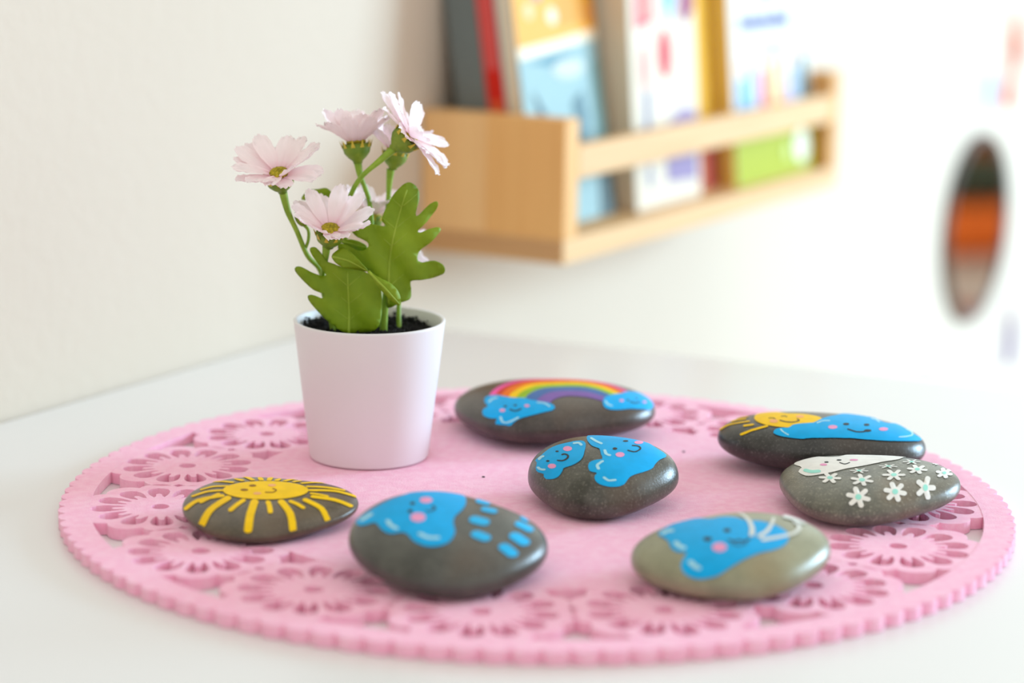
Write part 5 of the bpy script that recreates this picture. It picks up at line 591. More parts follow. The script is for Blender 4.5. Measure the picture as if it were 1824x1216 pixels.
        ('snowflake_petal', 'white', 1, ('f', 6), [(19.9, 9.2), (18.9, 11.9), (18.8, 12), (18.6, 12.1), (18.4, 12), (18.1, 11.7), (18, 11.4), (17.9, 11.1), (17.9, 10.8), (18.9, 8.3), (19, 8.1), (19.2, 8.1), (19.5, 8.2), (19.7, 8.4), (19.8, 8.7), (19.9, 9)]),
        ('snowflake_petal', 'white', 1, ('f', 6), [(20.1, 8.7), (22.2, 12.7), (22.3, 13.2), (22.4, 13.6), (22.3, 13.8), (22.2, 13.9), (21.9, 13.8), (21.7, 13.5), (21.5, 13.1), (19.3, 9), (19.2, 8.8), (19.2, 8.5), (19.3, 8.3), (19.4, 8.2), (19.7, 8.3), (19.9, 8.4)]),
        ('snowflake', 'mint', 2, None, [(20.5, 8.8), (20.3, 8.1), (19.8, 7.6), (19.3, 7.2), (18.8, 7.2), (18.5, 7.6), (18.5, 8.1), (18.7, 8.8), (19.2, 9.4), (19.7, 9.8), (20.2, 9.8), (20.5, 9.5)]),
        ('snowflake_petal', 'white', 1, ('f', 7), [(30.6, -2.2), (33, -1.2), (33.5, -0.8), (34, -0), (34.5, 1), (34.8, 2), (34.9, 2.9), (34.8, 3.3), (34.4, 3.1), (31.9, 1.6), (31.4, 1.3), (30.9, 0.6), (30.5, -0.2), (30.2, -1), (30.2, -1.7), (30.3, -2.1)]),
        ('snowflake_petal', 'white', 1, ('f', 7), [(29.9, -1.9), (29.8, -5.3), (29.9, -5.8), (30.2, -5.9), (30.6, -5.7), (31, -5.3), (31.5, -4.7), (31.8, -3.9), (31.9, -3.3), (32, 0.3), (32, 0.9), (31.7, 1.1), (31.3, 0.9), (30.8, 0.4), (30.3, -0.4), (30, -1.2)]),
        ('snowflake_petal', 'white', 1, ('f', 7), [(30.2, -0.2), (27.8, -4.2), (27.4, -4.9), (27.3, -5.5), (27.3, -6.1), (27.5, -6.3), (27.9, -6.3), (28.3, -6.1), (28.7, -5.6), (31.2, -1.6), (31.5, -0.8), (31.7, -0), (31.7, 0.6), (31.5, 1), (31.2, 0.9), (30.7, 0.5)]),
        ('snowflake_petal', 'white', 1, ('f', 7), [(31.3, 1.5), (29, 1), (28.6, 0.8), (28.1, 0.3), (27.7, -0.5), (27.4, -1.3), (27.4, -2), (27.5, -2.4), (27.8, -2.6), (30.1, -2.3), (30.6, -2), (31, -1.5), (31.4, -0.7), (31.7, 0.2), (31.8, 0.9), (31.7, 1.4)]),
        ('snowflake_petal', 'white', 1, ('f', 7), [(32.1, 1.3), (32.5, 6.4), (32.5, 7.3), (32.2, 7.6), (31.8, 7.2), (31.2, 6.4), (30.7, 5.3), (30.4, 4.2), (30.2, 3.3), (29.9, -1.1), (30, -1.6), (30.3, -1.8), (30.7, -1.7), (31.2, -1.2), (31.6, -0.4), (31.9, 0.4)]),
        ('snowflake_petal', 'white', 1, ('f', 7), [(31.7, -0.6), (34.6, 5.7), (35.3, 8), (35.7, 9.8), (35.6, 10.2), (35.4, 10.5), (35.1, 10.7), (34.6, 10), (33.7, 7.4), (30.8, 0.9), (30.4, -0), (30.2, -0.8), (30.2, -1.4), (30.4, -1.7), (30.8, -1.7), (31.3, -1.3)]),
        ('snowflake', 'mint', 2, None, [(31.9, 0.3), (31.6, -0.6), (31.2, -1.5), (30.7, -2.1), (30.2, -2.2), (30, -1.9), (30, -1.1), (30.3, -0.2), (30.8, 0.7), (31.3, 1.4), (31.7, 1.5), (32, 1.2)]),
        ('snowflake_petal', 'white', 1, ('f', 8), [(31.5, 14.7), (33.2, 14.5), (33.4, 14.5), (33.6, 14.5), (33.7, 14.6), (33.7, 14.7), (33.7, 14.9), (33.5, 15), (33.3, 15), (31.6, 15.2), (31.4, 15.2), (31.2, 15.1), (31.1, 15), (31.1, 14.9), (31.2, 14.8), (31.3, 14.7)]),
        ('snowflake_petal', 'white', 1, ('f', 8), [(31.1, 14.7), (31.6, 13), (31.9, 13.5), (32.1, 13.8), (32.3, 13.8), (32.5, 13.9), (32.6, 14), (32.7, 14.1), (32.6, 14.2), (31.9, 14.9), (31.7, 15), (31.5, 15.1), (31.3, 15.1), (31.2, 15), (31, 15), (31, 14.8)]),
        ('snowflake_petal', 'white', 1, ('f', 8), [(30.9, 15), (29.1, 9.8), (29, 9.4), (28.9, 9.1), (29, 8.9), (29.2, 8.9), (29.4, 9.1), (29.7, 9.5), (29.9, 10), (31.6, 14.6), (31.7, 14.8), (31.8, 14.9), (31.7, 15), (31.5, 15.1), (31.3, 15.1), (31.1, 15.1)]),
        ('snowflake_petal', 'white', 1, ('f', 8), [(31.3, 15.2), (29, 12.2), (28.7, 11.7), (28.4, 11.2), (28.2, 10.7), (28.2, 10.3), (28.2, 10.1), (28.4, 10.1), (28.6, 10.2), (31.2, 14.7), (31.4, 14.7), (31.5, 14.7), (31.7, 14.8), (31.7, 14.9), (31.6, 15.1), (31.5, 15.2)]),
        ('snowflake_petal', 'white', 1, ('f', 8), [(31.7, 15.1), (31, 15.8), (30.8, 15.9), (30.7, 16), (30.4, 16), (30.3, 15.9), (30.1, 15.9), (30.1, 15.7), (30.2, 15.6), (30.9, 14.9), (31, 14.8), (31.2, 14.7), (31.4, 14.7), (31.6, 14.8), (31.8, 14.9), (31.8, 15)]),
        ('snowflake_petal', 'white', 1, ('f', 8), [(31.9, 14.8), (32.8, 15.4), (32.9, 15.5), (32.9, 15.6), (32.8, 15.7), (32.7, 15.8), (32.5, 15.8), (32.3, 15.8), (32.1, 15.8), (31.1, 15.2), (31, 15.1), (31, 15), (31.1, 14.8), (31.3, 14.8), (31.5, 14.7), (31.7, 14.7)]),
        ('snowflake', 'mint', 2, None, [(32, 14.9), (31.9, 14.7), (31.6, 14.6), (31.3, 14.6), (31.1, 14.7), (30.7, 14.2), (30.8, 15), (30.9, 15.1), (31.1, 15.2), (31.4, 15.2), (31.7, 15.1), (31.9, 15)]),
        ('snowflake_petal', 'white', 1, ('f', 9), [(-7.3, -30.1), (-4.1, -31.2), (-3.7, -31.2), (-3.2, -31), (-2.9, -30.6), (-2.7, -30), (-2.7, -29.4), (-2.9, -29), (-3.3, -28.7), (-6.4, -27.4), (-6.9, -27.3), (-7.3, -27.6), (-7.7, -28.1), (-7.9, -28.7), (-7.9, -29.3), (-7.7, -29.8)]),
        ('snowflake_petal', 'white', 1, ('f', 9), [(-8.2, -29.4), (-7.8, -33.3), (-7.7, -33.6), (-7.3, -33.9), (-6.9, -34), (-6.4, -33.9), (-6.1, -33.6), (-5.8, -33.2), (-5.8, -32.8), (-6.2, -28.8), (-6.3, -28.3), (-6.6, -27.9), (-7, -27.7), (-7.5, -27.8), (-7.9, -28.3), (-8.2, -28.8)]),
        ('snowflake_petal', 'white', 1, ('f', 9), [(-8.1, -27.9), (-10.9, -30.9), (-11.2, -31.3), (-11.3, -31.7), (-11.2, -32.2), (-11, -32.6), (-10.6, -32.8), (-10.1, -32.8), (-9.7, -32.6), (-7, -30), (-6.6, -29.5), (-6.5, -28.9), (-6.6, -28.3), (-6.8, -27.8), (-7.2, -27.6), (-7.7, -27.6)]),
        ('snowflake_petal', 'white', 1, ('f', 9), [(-7.1, -27), (-10.2, -25.3), (-10.7, -25.2), (-11.1, -25.4), (-11.5, -25.9), (-11.7, -26.6), (-11.7, -27.3), (-11.5, -27.8), (-11.1, -28.2), (-8, -29.8), (-7.6, -29.9), (-7.1, -29.6), (-6.8, -29.2), (-6.6, -28.6), (-6.6, -27.9), (-6.8, -27.4)]),
        ('snowflake_petal', 'white', 1, ('f', 9), [(-6.2, -27.8), (-6.4, -22.2), (-6.5, -21.5), (-6.8, -21), (-7.2, -20.8), (-7.7, -20.9), (-8.1, -21.5), (-8.4, -22.2), (-8.5, -23), (-8.3, -28.4), (-8.1, -29), (-7.8, -29.4), (-7.4, -29.5), (-6.9, -29.4), (-6.5, -29), (-6.3, -28.4)]),
        ('snowflake_petal', 'white', 1, ('f', 9), [(-6.3, -29.3), (-3.4, -25.7), (-3.1, -25.1), (-2.9, -24.3), (-3, -23.6), (-3.2, -23), (-3.6, -22.8), (-4.1, -22.9), (-4.5, -23.3), (-7.5, -27.2), (-7.8, -27.7), (-7.9, -28.4), (-7.9, -29), (-7.6, -29.4), (-7.2, -29.7), (-6.7, -29.6)]),
        ('snowflake', 'mint', 2, None, [(-6, -28.7), (-6.3, -29.6), (-6.8, -30.2), (-7.5, -30.4), (-8, -30.1), (-8.4, -29.4), (-8.4, -28.5), (-8.1, -27.6), (-7.6, -26.9), (-7, -26.7), (-6.4, -27), (-6.1, -27.8)]),
        ('snowflake_petal', 'white', 1, ('f', 10), [(7.6, -25.3), (10.8, -25.2), (11.3, -25), (11.7, -24.6), (12.1, -24), (12.3, -23.4), (12.3, -22.8), (12.1, -22.4), (11.7, -22.2), (8.5, -22.1), (8, -22.3), (7.5, -22.7), (7.2, -23.3), (7, -24.1), (7, -24.7), (7.2, -25.2)]),
        ('snowflake_petal', 'white', 1, ('f', 10), [(6.6, -25), (7.1, -28.7), (7.3, -29), (7.6, -29.1), (8.1, -29), (8.6, -28.7), (9, -28.2), (9.2, -27.7), (9.3, -27.2), (8.8, -23.5), (8.7, -22.9), (8.3, -22.6), (7.9, -22.7), (7.4, -23), (7, -23.6), (6.7, -24.3)]),
        ('snowflake_petal', 'white', 1, ('f', 10), [(6.7, -23.3), (4, -27.4), (3.7, -28), (3.6, -28.6), (3.7, -29.1), (4, -29.4), (4.4, -29.4), (4.9, -29.2), (5.3, -28.8), (8, -25), (8.3, -24.4), (8.5, -23.7), (8.4, -23.1), (8.1, -22.7), (7.7, -22.6), (7.2, -22.8)]),
        ('snowflake_petal', 'white', 1, ('f', 10), [(7.8, -22.1), (4.7, -21.6), (4.2, -21.7), (3.8, -22.1), (3.4, -22.8), (3.2, -23.6), (3.2, -24.3), (3.4, -24.8), (3.8, -25), (6.9, -25.3), (7.4, -25.2), (7.8, -24.8), (8.2, -24.1), (8.4, -23.4), (8.4, -22.8), (8.2, -22.3)]),
        ('snowflake_petal', 'white', 1, ('f', 10), [(8.8, -22.5), (8.5, -17.3), (8.4, -16.6), (8.1, -16.1), (7.7, -16.1), (7.2, -16.4), (6.7, -17.1), (6.4, -18), (6.3, -18.9), (6.6, -24), (6.7, -24.6), (7.1, -24.8), (7.5, -24.8), (8, -24.5), (8.4, -23.9), (8.7, -23.2)]),
        ('snowflake_petal', 'white', 1, ('f', 10), [(8.6, -24.1), (11.5, -19.7), (11.8, -18.9), (12, -18.1), (11.9, -17.4), (11.7, -16.9), (11.2, -16.8), (10.7, -17), (10.3, -17.6), (7.4, -22.4), (7, -23.1), (6.9, -23.8), (7, -24.4), (7.3, -24.8), (7.7, -24.9), (8.2, -24.6)]),
        ('snowflake', 'mint', 2, None, [(8.9, -23.5), (8.6, -24.4), (8, -25.2), (7.4, -25.6), (6.9, -25.5), (6.5, -24.9), (6.5, -24), (6.8, -23), (7.4, -22.2), (8, -21.8), (8.5, -21.9), (8.9, -22.5)]),
        ('snowflake_petal', 'white', 1, ('f', 11), [(20.6, -18.7), (23.6, -17.4), (24.1, -17), (24.6, -16.4), (24.9, -15.7), (25, -15), (24.9, -14.4), (24.6, -14.1), (24.1, -14.1), (21.2, -15.3), (20.6, -15.7), (20.2, -16.3), (19.8, -17.1), (19.7, -17.9), (19.8, -18.5), (20.1, -18.7)]),
        ('snowflake_petal', 'white', 1, ('f', 11), [(19.4, -18.6), (19.7, -22.2), (19.8, -22.4), (20.2, -22.4), (20.7, -22.1), (21.2, -21.8), (21.7, -21.3), (21.9, -20.9), (22, -20.5), (21.7, -16.9), (21.6, -16.3), (21.2, -16), (20.8, -16), (20.3, -16.4), (19.8, -17.1), (19.5, -17.9)]),
        ('snowflake_petal', 'white', 1, ('f', 11), [(19.7, -16.6), (16.8, -20.7), (16.4, -21.3), (16.2, -22), (16.3, -22.6), (16.5, -22.9), (16.9, -22.9), (17.4, -22.7), (17.9, -22.2), (20.7, -18.6), (21.1, -17.9), (21.3, -17.2), (21.3, -16.5), (21.1, -16), (20.7, -15.9), (20.2, -16.1)]),
        ('snowflake_petal', 'white', 1, ('f', 11), [(21.3, -15.3), (19.6, -12.2), (19.2, -11.9), (18.8, -11.9), (18.2, -12.5), (17.8, -13.3), (17.5, -14.3), (17.4, -15.2), (17.6, -15.8), (19.4, -18.5), (19.8, -18.7), (20.2, -18.5), (20.8, -18.1), (21.2, -17.4), (21.4, -16.6), (21.5, -15.9)]),
        ('snowflake_petal', 'white', 1, ('f', 11), [(21.7, -16.6), (23.7, -10.2), (23.9, -9.2), (23.9, -8.3), (23.6, -7.7), (23.2, -7.6), (22.6, -7.9), (22.1, -8.7), (21.7, -9.8), (19.7, -16.5), (19.6, -17.3), (19.7, -18), (20, -18.3), (20.4, -18.3), (20.9, -18), (21.4, -17.4)]),
        ('snowflake', 'mint', 2, None, [(21.6, -16.8), (21.3, -17.9), (20.8, -18.7), (20.2, -19.2), (19.7, -19.1), (19.5, -18.6), (19.5, -17.6), (19.8, -16.5), (20.3, -15.5), (20.9, -15), (21.4, -15.1), (21.6, -15.8)]),
    ],
    'sun': [
        ('sun', 'yellow', 1, None, [(15.8, 6), (15.8, 4.3), (15.3, 2.7), (14.5, 1.1), (13.3, -0.4), (11.7, -1.8), (9.9, -2.9), (7.8, -3.9), (5.5, -4.6), (3, -5.1), (0.5, -5.3), (-2.1, -5.2), (-4.6, -4.8), (-7.1, -4.2), (-9.4, -3.3), (-11.5, -2.1), (-13.3, -0.7), (-14.9, 0.8), (-16.1, 2.4), (-16.9, 4.2), (-17.3, 5.9), (-17.3, 7.6), (-16.9, 9.2), (-16.1, 10.7), (-14.9, 12.1), (-13.3, 13.2), (-11.5, 14.2), (-9.3, 15.1), (-7, 15.7), (-4.5, 16.2), (-1.9, 16.5), (0.7, 16.6), (3.3, 16.4), (5.8, 15.8), (8.1, 14.9), (10.2, 13.8), (12.1, 12.4), (13.6, 10.9), (14.7, 9.4), (15.5, 7.7)]),
        ('cheek', 'cheek2', 2, 0, [(2.9, 10.6), (2.7, 9.8), (2.2, 9.1), (1.5, 8.9), (0.7, 9), (0, 9.6), (-0.3, 10.4), (-0.2, 11.3), (0.3, 11.9), (1.1, 12.2), (1.9, 12), (2.6, 11.4)]),
        ('cheek', 'cheek2', 2, 0, [(-1.8, 0.9), (-1.9, 0.2), (-2.5, -0.3), (-3.2, -0.5), (-4, -0.3), (-4.7, 0.2), (-4.9, 0.9), (-4.8, 1.6), (-4.3, 2.1), (-3.5, 2.3), (-2.7, 2.1), (-2.1, 1.6)]),
        ('eye', 'brown', 2, 0, [(-4.7, 9.8), (-4.9, 9.2), (-5.3, 8.7), (-6, 8.5), (-6.8, 8.7), (-7.3, 9.2), (-7.6, 9.9), (-7.5, 10.6), (-7, 11.1), (-6.3, 11.3), (-5.6, 11.1), (-5, 10.5)]),
        ('eye', 'brown', 2, 0, [(-7.3, 4.9), (-7.4, 4.2), (-7.9, 3.7), (-8.7, 3.6), (-9.5, 3.8), (-10.1, 4.4), (-10.4, 5.1), (-10.3, 5.8), (-9.8, 6.2), (-9, 6.4), (-8.2, 6.1), (-7.5, 5.6)]),
        ('mouth', 'brown', 2, 0, [(-0.3, 1.6), (0.3, 1.5), (1.1, 1.5), (2, 1.5), (2.7, 1.7), (3.2, 2.3), (3.5, 3), (3.8, 3.9), (3.8, 4.8), (3.4, 5.7), (3, 6.2), (2.5, 6.7), (2.2, 6.9), (2, 7), (1.9, 7), (1.8, 6.8), (1.8, 6.6), (1.8, 6.3), (1.8, 6.1), (2, 5.9), (2.3, 5.6), (2.7, 5.2), (3.1, 4.9), (3.2, 4.7), (3.1, 4.3), (3, 3.7), (2.7, 3.1), (2.4, 2.7), (1.8, 2.6), (1, 2.6), (0.2, 2.6), (-0.4, 2.7), (-0.5, 2.6), (-0.6, 2.5), (-0.6, 2.3), (-0.6, 2), (-0.5, 1.8), (-0.4, 1.7)]),
        ('sun_ray', 'yellow', 1, None, [(-15.5, -1.2), (-16.6, -3.2), (-18.1, -5.8), (-19.8, -8.7), (-21.1, -11.6), (-21.9, -14.6), (-22.5, -17.5), (-22.9, -19.5), (-23.2, -20.2), (-23.1, -20.3), (-22.7, -20.7), (-22.2, -21.3), (-21.5, -22), (-21, -22.7), (-20.6, -23.1), (-20.3, -22.9), (-19.9, -21.8), (-19.5, -19.6), (-19, -16.9), (-18.3, -14.3), (-17.2, -11.9), (-15.6, -9.2), (-14.1, -6.7), (-13, -4.7), (-12.8, -3.9), (-12.9, -2.9), (-13.2, -1.9), (-13.8, -1.1), (-14.4, -0.7), (-15, -0.7)]),
        ('sun_ray', 'yellow', 1, None, [(-5.1, -7), (-5.1, -9.2), (-5.2, -12.3), (-5.3, -15.7), (-5.4, -18.9), (-5.3, -22.2), (-5.2, -25.5), (-5.1, -28), (-5, -29.5), (-4.9, -30), (-4.4, -30.5), (-3.8, -30.7), (-3.2, -30.8), (-2.6, -30.6), (-2.1, -30.3), (-2, -29.8), (-2, -28.3), (-2.1, -25.8), (-2.2, -22.6), (-2.3, -19.5), (-2.2, -16.5), (-2.1, -13.3), (-2, -10.3), (-1.9, -8.1), (-2.1, -7), (-2.5, -6), (-3.1, -5.3), (-3.8, -5.1), (-4.4, -5.3), (-4.9, -6)]),
        ('sun_ray', 'yellow', 1, None, [(5.5, -8.2), (6.4, -10.1), (7.6, -12.7), (8.8, -15.4), (9.7, -17.9), (10.4, -20.6), (10.9, -23.5), (11.3, -25.8), (11.5, -27), (11.7, -27.3), (12.1, -27.3), (12.6, -27), (13.1, -26.6), (13.6, -26.3), (14, -26), (14.1, -25.8), (13.9, -24.7), (13.6, -22.5), (13, -19.6), (12.3, -16.5), (11.2, -13.6), (9.9, -10.6), (8.7, -8), (7.8, -6.1), (7.3, -5.4), (6.7, -5), (6.1, -5.1), (5.6, -5.6), (5.3, -6.4), (5.3, -7.3)]),
        ('sun_ray', 'yellow', 1, None, [(15, -5.7), (16.3, -6.8), (18, -8.2), (19.8, -9.7), (21.2, -11.1), (22.1, -12.8), (22.9, -14.8), (23.5, -16.3), (23.9, -17.1), (24.1, -17.1), (24.4, -16.9), (24.7, -16.5), (25.2, -16.1), (25.5, -15.7), (25.8, -15.4), (25.9, -15.3), (25.6, -14.7), (24.9, -13.3), (24.1, -11.2), (22.9, -9), (21.2, -7.2), (19.2, -5.5), (17.4, -3.9), (16.1, -2.8), (15.6, -2.5), (15.1, -2.6), (14.7, -3.1), (14.5, -3.7), (14.4, -4.5), (14.6, -5.2)]),
        ('sun_ray', 'yellow', 1, None, [(18, -1.9), (19.6, -2.1), (21.9, -2.3), (24.3, -2.4), (26.4, -2.6), (28.1, -3.1), (29.8, -3.6), (31.2, -4), (32.3, -4), (32.6, -3.8), (33, -3.4), (33.3, -2.8), (33.5, -2.2), (33.5, -1.7), (33.4, -1.4), (33.1, -1.4), (32.1, -1.4), (30.6, -1), (28.8, -0.4), (26.8, 0.2), (24.6, 0.4), (22, 0.6), (19.7, 0.8), (18.1, 1), (17.7, 0.9), (17.4, 0.5), (17.2, -0), (17.1, -0.7), (17.3, -1.3), (17.6, -1.7)]),
        ('sun_ray', 'yellow', 1, None, [(-17.2, 1.5), (-18.9, 1), (-21.4, 0.6), (-24.2, 0.2), (-26.5, -0.4), (-28.1, -1.6), (-29.4, -3), (-30.4, -4), (-31.1, -4.1), (-31.1, -4.1), (-31, -4.6), (-30.7, -5.5), (-30.4, -6.5), (-29.9, -7.3), (-29.4, -7.7), (-29.1, -7.8), (-28.4, -7.2), (-27.5, -5.9), (-26.4, -4.5), (-25.1, -3.5), (-23.1, -2.9), (-20.5, -2.5), (-18.1, -2.1), (-16.3, -1.6), (-16, -1.4), (-15.8, -0.9), (-15.8, -0.2), (-16, 0.5), (-16.4, 1), (-16.8, 1.4)]),
        ('sun_ray', 'yellow', 1, None, [(16.5, 5), (18.2, 5.3), (20.7, 6), (23.4, 6.6), (25.8, 7), (28.1, 6.8), (30.4, 6.4), (32.5, 6.4), (33.9, 7.1), (34.1, 7.7), (33.9, 9.2), (33.8, 9.3), (33.7, 9.6), (33.6, 9.9), (33.5, 10.2), (33.4, 10.4), (32.8, 9.8), (30.8, 9.2), (28.3, 9.4), (25.9, 9.6), (23.3, 9.1), (20.5, 8.4), (18, 7.7), (16.3, 7.3), (16, 7.2), (15.8, 6.8), (15.8, 6.3), (15.8, 5.8), (16, 5.3), (16.2, 5)]),
        ('sun_ray', 'yellow', 1, None, [(15, 9.5), (16.3, 9.7), (18.1, 10), (20.1, 10.3), (22, 10.5), (23.9, 10.4), (26, 10.3), (27.8, 10.3), (29.1, 10.4), (29.3, 10.6), (29.5, 11), (29.6, 11.6), (29.6, 12.3), (29.5, 12.9), (29.4, 13.3), (29.2, 13.3), (27.9, 12.8), (26.1, 12.7), (24, 12.7), (22, 12.7), (20, 12.5), (17.9, 12.1), (16.1, 11.7), (14.8, 11.6), (14.6, 11.4), (14.5, 11.1), (14.4, 10.7), (14.5, 10.2), (14.6, 9.8), (14.8, 9.6)]),
        ('sun_ray', 'yellow', 1, None, [(-17.4, 6.9), (-18.5, 7), (-20.1, 7.2), (-21.9, 7.4), (-23.6, 7.4), (-25.2, 6.9), (-26.8, 6.1), (-28.2, 5.6), (-29.2, 5.4), (-29.4, 5.3), (-29.5, 4.9), (-29.4, 4.3), (-29.2, 3.8), (-28.9, 3.3), (-28.6, 3), (-28.3, 2.9), (-27.3, 3.2), (-26, 3.9), (-24.4, 4.6), (-23, 5.1), (-21.4, 5.2), (-19.7, 5.1), (-18.1, 4.9), (-17, 4.8), (-16.8, 4.9), (-16.6, 5.2), (-16.6, 5.6), (-16.6, 6.1), (-16.8, 6.5), (-17.1, 6.8)]),
        ('sun_ray', 'yellow', 1, None, [(-16.1, 11.6), (-17.2, 11.8), (-18.8, 12.2), (-20.5, 12.7), (-22.1, 12.9), (-23.5, 12.6), (-24.8, 12), (-25.9, 11.5), (-26.7, 11.3), (-26.8, 11.1), (-26.9, 10.8), (-26.8, 10.3), (-26.7, 9.8), (-26.5, 9.4), (-26.2, 9.2), (-26, 9.2), (-25.3, 9.5), (-24.2, 10), (-22.9, 10.6), (-21.7, 10.9), (-20.2, 10.8), (-18.5, 10.4), (-17, 10.1), (-15.9, 9.9), (-15.7, 9.9), (-15.6, 10.2), (-15.5, 10.5), (-15.6, 10.9), (-15.7, 11.2), (-15.9, 11.5)]),
        ('sun_ray', 'yellow', 1, None, [(-8.8, -4.8), (-9.1, -5.5), (-9.6, -6.5), (-10.2, -7.7), (-10.8, -8.9), (-11.3, -10.2), (-11.9, -11.7), (-12.4, -12.9), (-12.7, -13.8), (-12.8, -14.3), (-12.7, -14.9), (-12.4, -15.5), (-12, -15.9), (-11.6, -16), (-11.2, -15.9), (-10.9, -15.6), (-10.5, -14.7), (-10.1, -13.5), (-9.5, -12.1), (-9, -10.9), (-8.5, -9.8), (-8, -8.7), (-7.4, -7.7), (-7.1, -7), (-6.9, -6.4), (-7, -5.7), (-7.2, -5.1), (-7.6, -4.6), (-8, -4.3), (-8.4, -4.4)]),
        ('sun_ray', 'yellow', 1, None, [(0.8, -8.2), (0.9, -9), (1.2, -9.9), (1.5, -11), (1.7, -12.1), (1.9, -13.4), (2.2, -14.8), (2.4, -16), (2.5, -16.9), (2.7, -17.5), (3, -17.9), (3.4, -18), (3.8, -18), (4.2, -17.6), (4.4, -17.2), (4.4, -16.6), (4.3, -15.7), (4.1, -14.4), (3.8, -13), (3.6, -11.6), (3.3, -10.4), (3, -9.2), (2.8, -8.2), (2.6, -7.5), (2.3, -6.9), (1.9, -6.5), (1.5, -6.3), (1.1, -6.5), (0.8, -6.9), (0.7, -7.6)]),
        ('sun_ray', 'yellow', 1, None, [(9.8, -7.6), (10.3, -7.9), (10.9, -8.4), (11.7, -9), (12.3, -9.5), (13, -10.2), (13.7, -11), (14.4, -11.7), (14.8, -12.2), (15.1, -12.4), (15.5, -12.4), (15.8, -12.2), (16.1, -11.8), (16.2, -11.3), (16.1, -10.8), (15.9, -10.4), (15.4, -9.9), (14.8, -9.2), (14, -8.3), (13.2, -7.5), (12.4, -6.8), (11.6, -6.2), (10.9, -5.7), (10.5, -5.3), (10.1, -5.2), (9.7, -5.3), (9.4, -5.6), (9.3, -6.1), (9.3, -6.7), (9.5, -7.2)]),
        ('sun_ray', 'yellow', 1, None, [(-19, 3.1), (-19.5, 2.6), (-20.2, 1.7), (-21, 0.8), (-21.8, -0), (-22.7, -1), (-23.6, -1.9), (-24.4, -2.7), (-25, -3.3), (-25.1, -3.6), (-25.2, -4), (-25, -4.5), (-24.8, -5), (-24.4, -5.3), (-24.1, -5.5), (-23.8, -5.4), (-23.2, -4.9), (-22.4, -4), (-21.5, -3.1), (-20.7, -2.2), (-19.9, -1.3), (-19.1, -0.4), (-18.4, 0.4), (-17.9, 0.9), (-17.7, 1.3), (-17.7, 1.8), (-17.9, 2.4), (-18.1, 2.9), (-18.4, 3.2), (-18.8, 3.3)]),
        ('sun_ray', 'yellow', 1, None, [(17, 1.8), (17.5, 1.8), (18.2, 1.7), (19.1, 1.6), (19.9, 1.5), (20.8, 1.2), (21.8, 1), (22.8, 0.7), (23.5, 0.6), (23.7, 0.6), (23.9, 0.8), (24, 1.1), (24, 1.4), (24, 1.8), (23.9, 2), (23.7, 2.2), (23, 2.3), (22, 2.6), (21, 2.9), (20, 3.1), (19.1, 3.3), (18.3, 3.4), (17.6, 3.5), (17.1, 3.5), (16.9, 3.5), (16.7, 3.2), (16.6, 2.9), (16.6, 2.5), (16.7, 2.2), (16.8, 1.9)]),
        ('sun_ray', 'yellow', 1, None, [(11.5, 15.5), (15.9, 18.8), (20.6, 21.6), (21.5, 21.4), (21.5, 20.4), (17.2, 17), (12.6, 14)]),
        ('sun_ray', 'yellow', 1, None, [(8, 17.1), (9.3, 18.9), (11.1, 20.3), (12, 20.3), (12.2, 19.4), (11, 17.5), (9.3, 15.9)]),
        ('sun_ray', 'yellow', 1, None, [(4.4, 17.7), (6.2, 21.5), (8.5, 25.1), (9.4, 25.3), (9.8, 24.4), (8.2, 20.5), (6, 16.8)]),
        ('sun_ray', 'yellow', 1, None, [(1.2, 17.6), (1.6, 19.8), (2.5, 21.9), (3.3, 22.4), (3.9, 21.6), (3.7, 19.3), (3, 17.2)]),
        ('sun_ray', 'yellow', 1, None, [(-1.6, 17.2), (-1.8, 22.2), (-1.4, 27.2), (-0.7, 27.8), (0, 27.2), (0.4, 22.2), (0.2, 17.2)]),
        ('sun_ray', 'yellow', 1, None, [(-4.4, 17.1), (-5.3, 19.9), (-5.7, 22.9), (-5.1, 23.7), (-4.3, 23.3), (-3.2, 20.4), (-2.7, 17.5)]),
        ('sun_ray', 'yellow', 1, None, [(-7.6, 17.1), (-10.3, 21.9), (-12.5, 26.9), (-12.2, 27.8), (-11.3, 27.6), (-8.4, 22.9), (-6, 17.9)]),
        ('sun_ray', 'yellow', 1, None, [(-11.2, 16.4), (-13.3, 18.5), (-15, 21), (-14.9, 22), (-14, 22), (-11.7, 20), (-9.9, 17.6)]),
        ('sun_ray', 'yellow', 1, None, [(-14.6, 14.4), (-19.2, 17.4), (-23.5, 20.9), (-23.6, 21.8), (-22.7, 22.1), (-18, 19.2), (-13.6, 15.9)]),
    ],
}
def stone_r(v, t):
    h = v[3:9]
    return v[2] * (1 + h[0] * math.cos(2 * t) + h[1] * math.sin(2 * t) + h[2] * math.cos(3 * t) + h[3] * math.sin(3 * t) + h[4] * math.cos(4 * t) + h[5] * math.sin(4 * t))
def stone_top(v, x, y):
    rho = min(0.9995, math.hypot(x, y) / stone_r(v, math.atan2(y, x)))
    return v[9] * (1 - rho ** PW) ** (1 / PW)
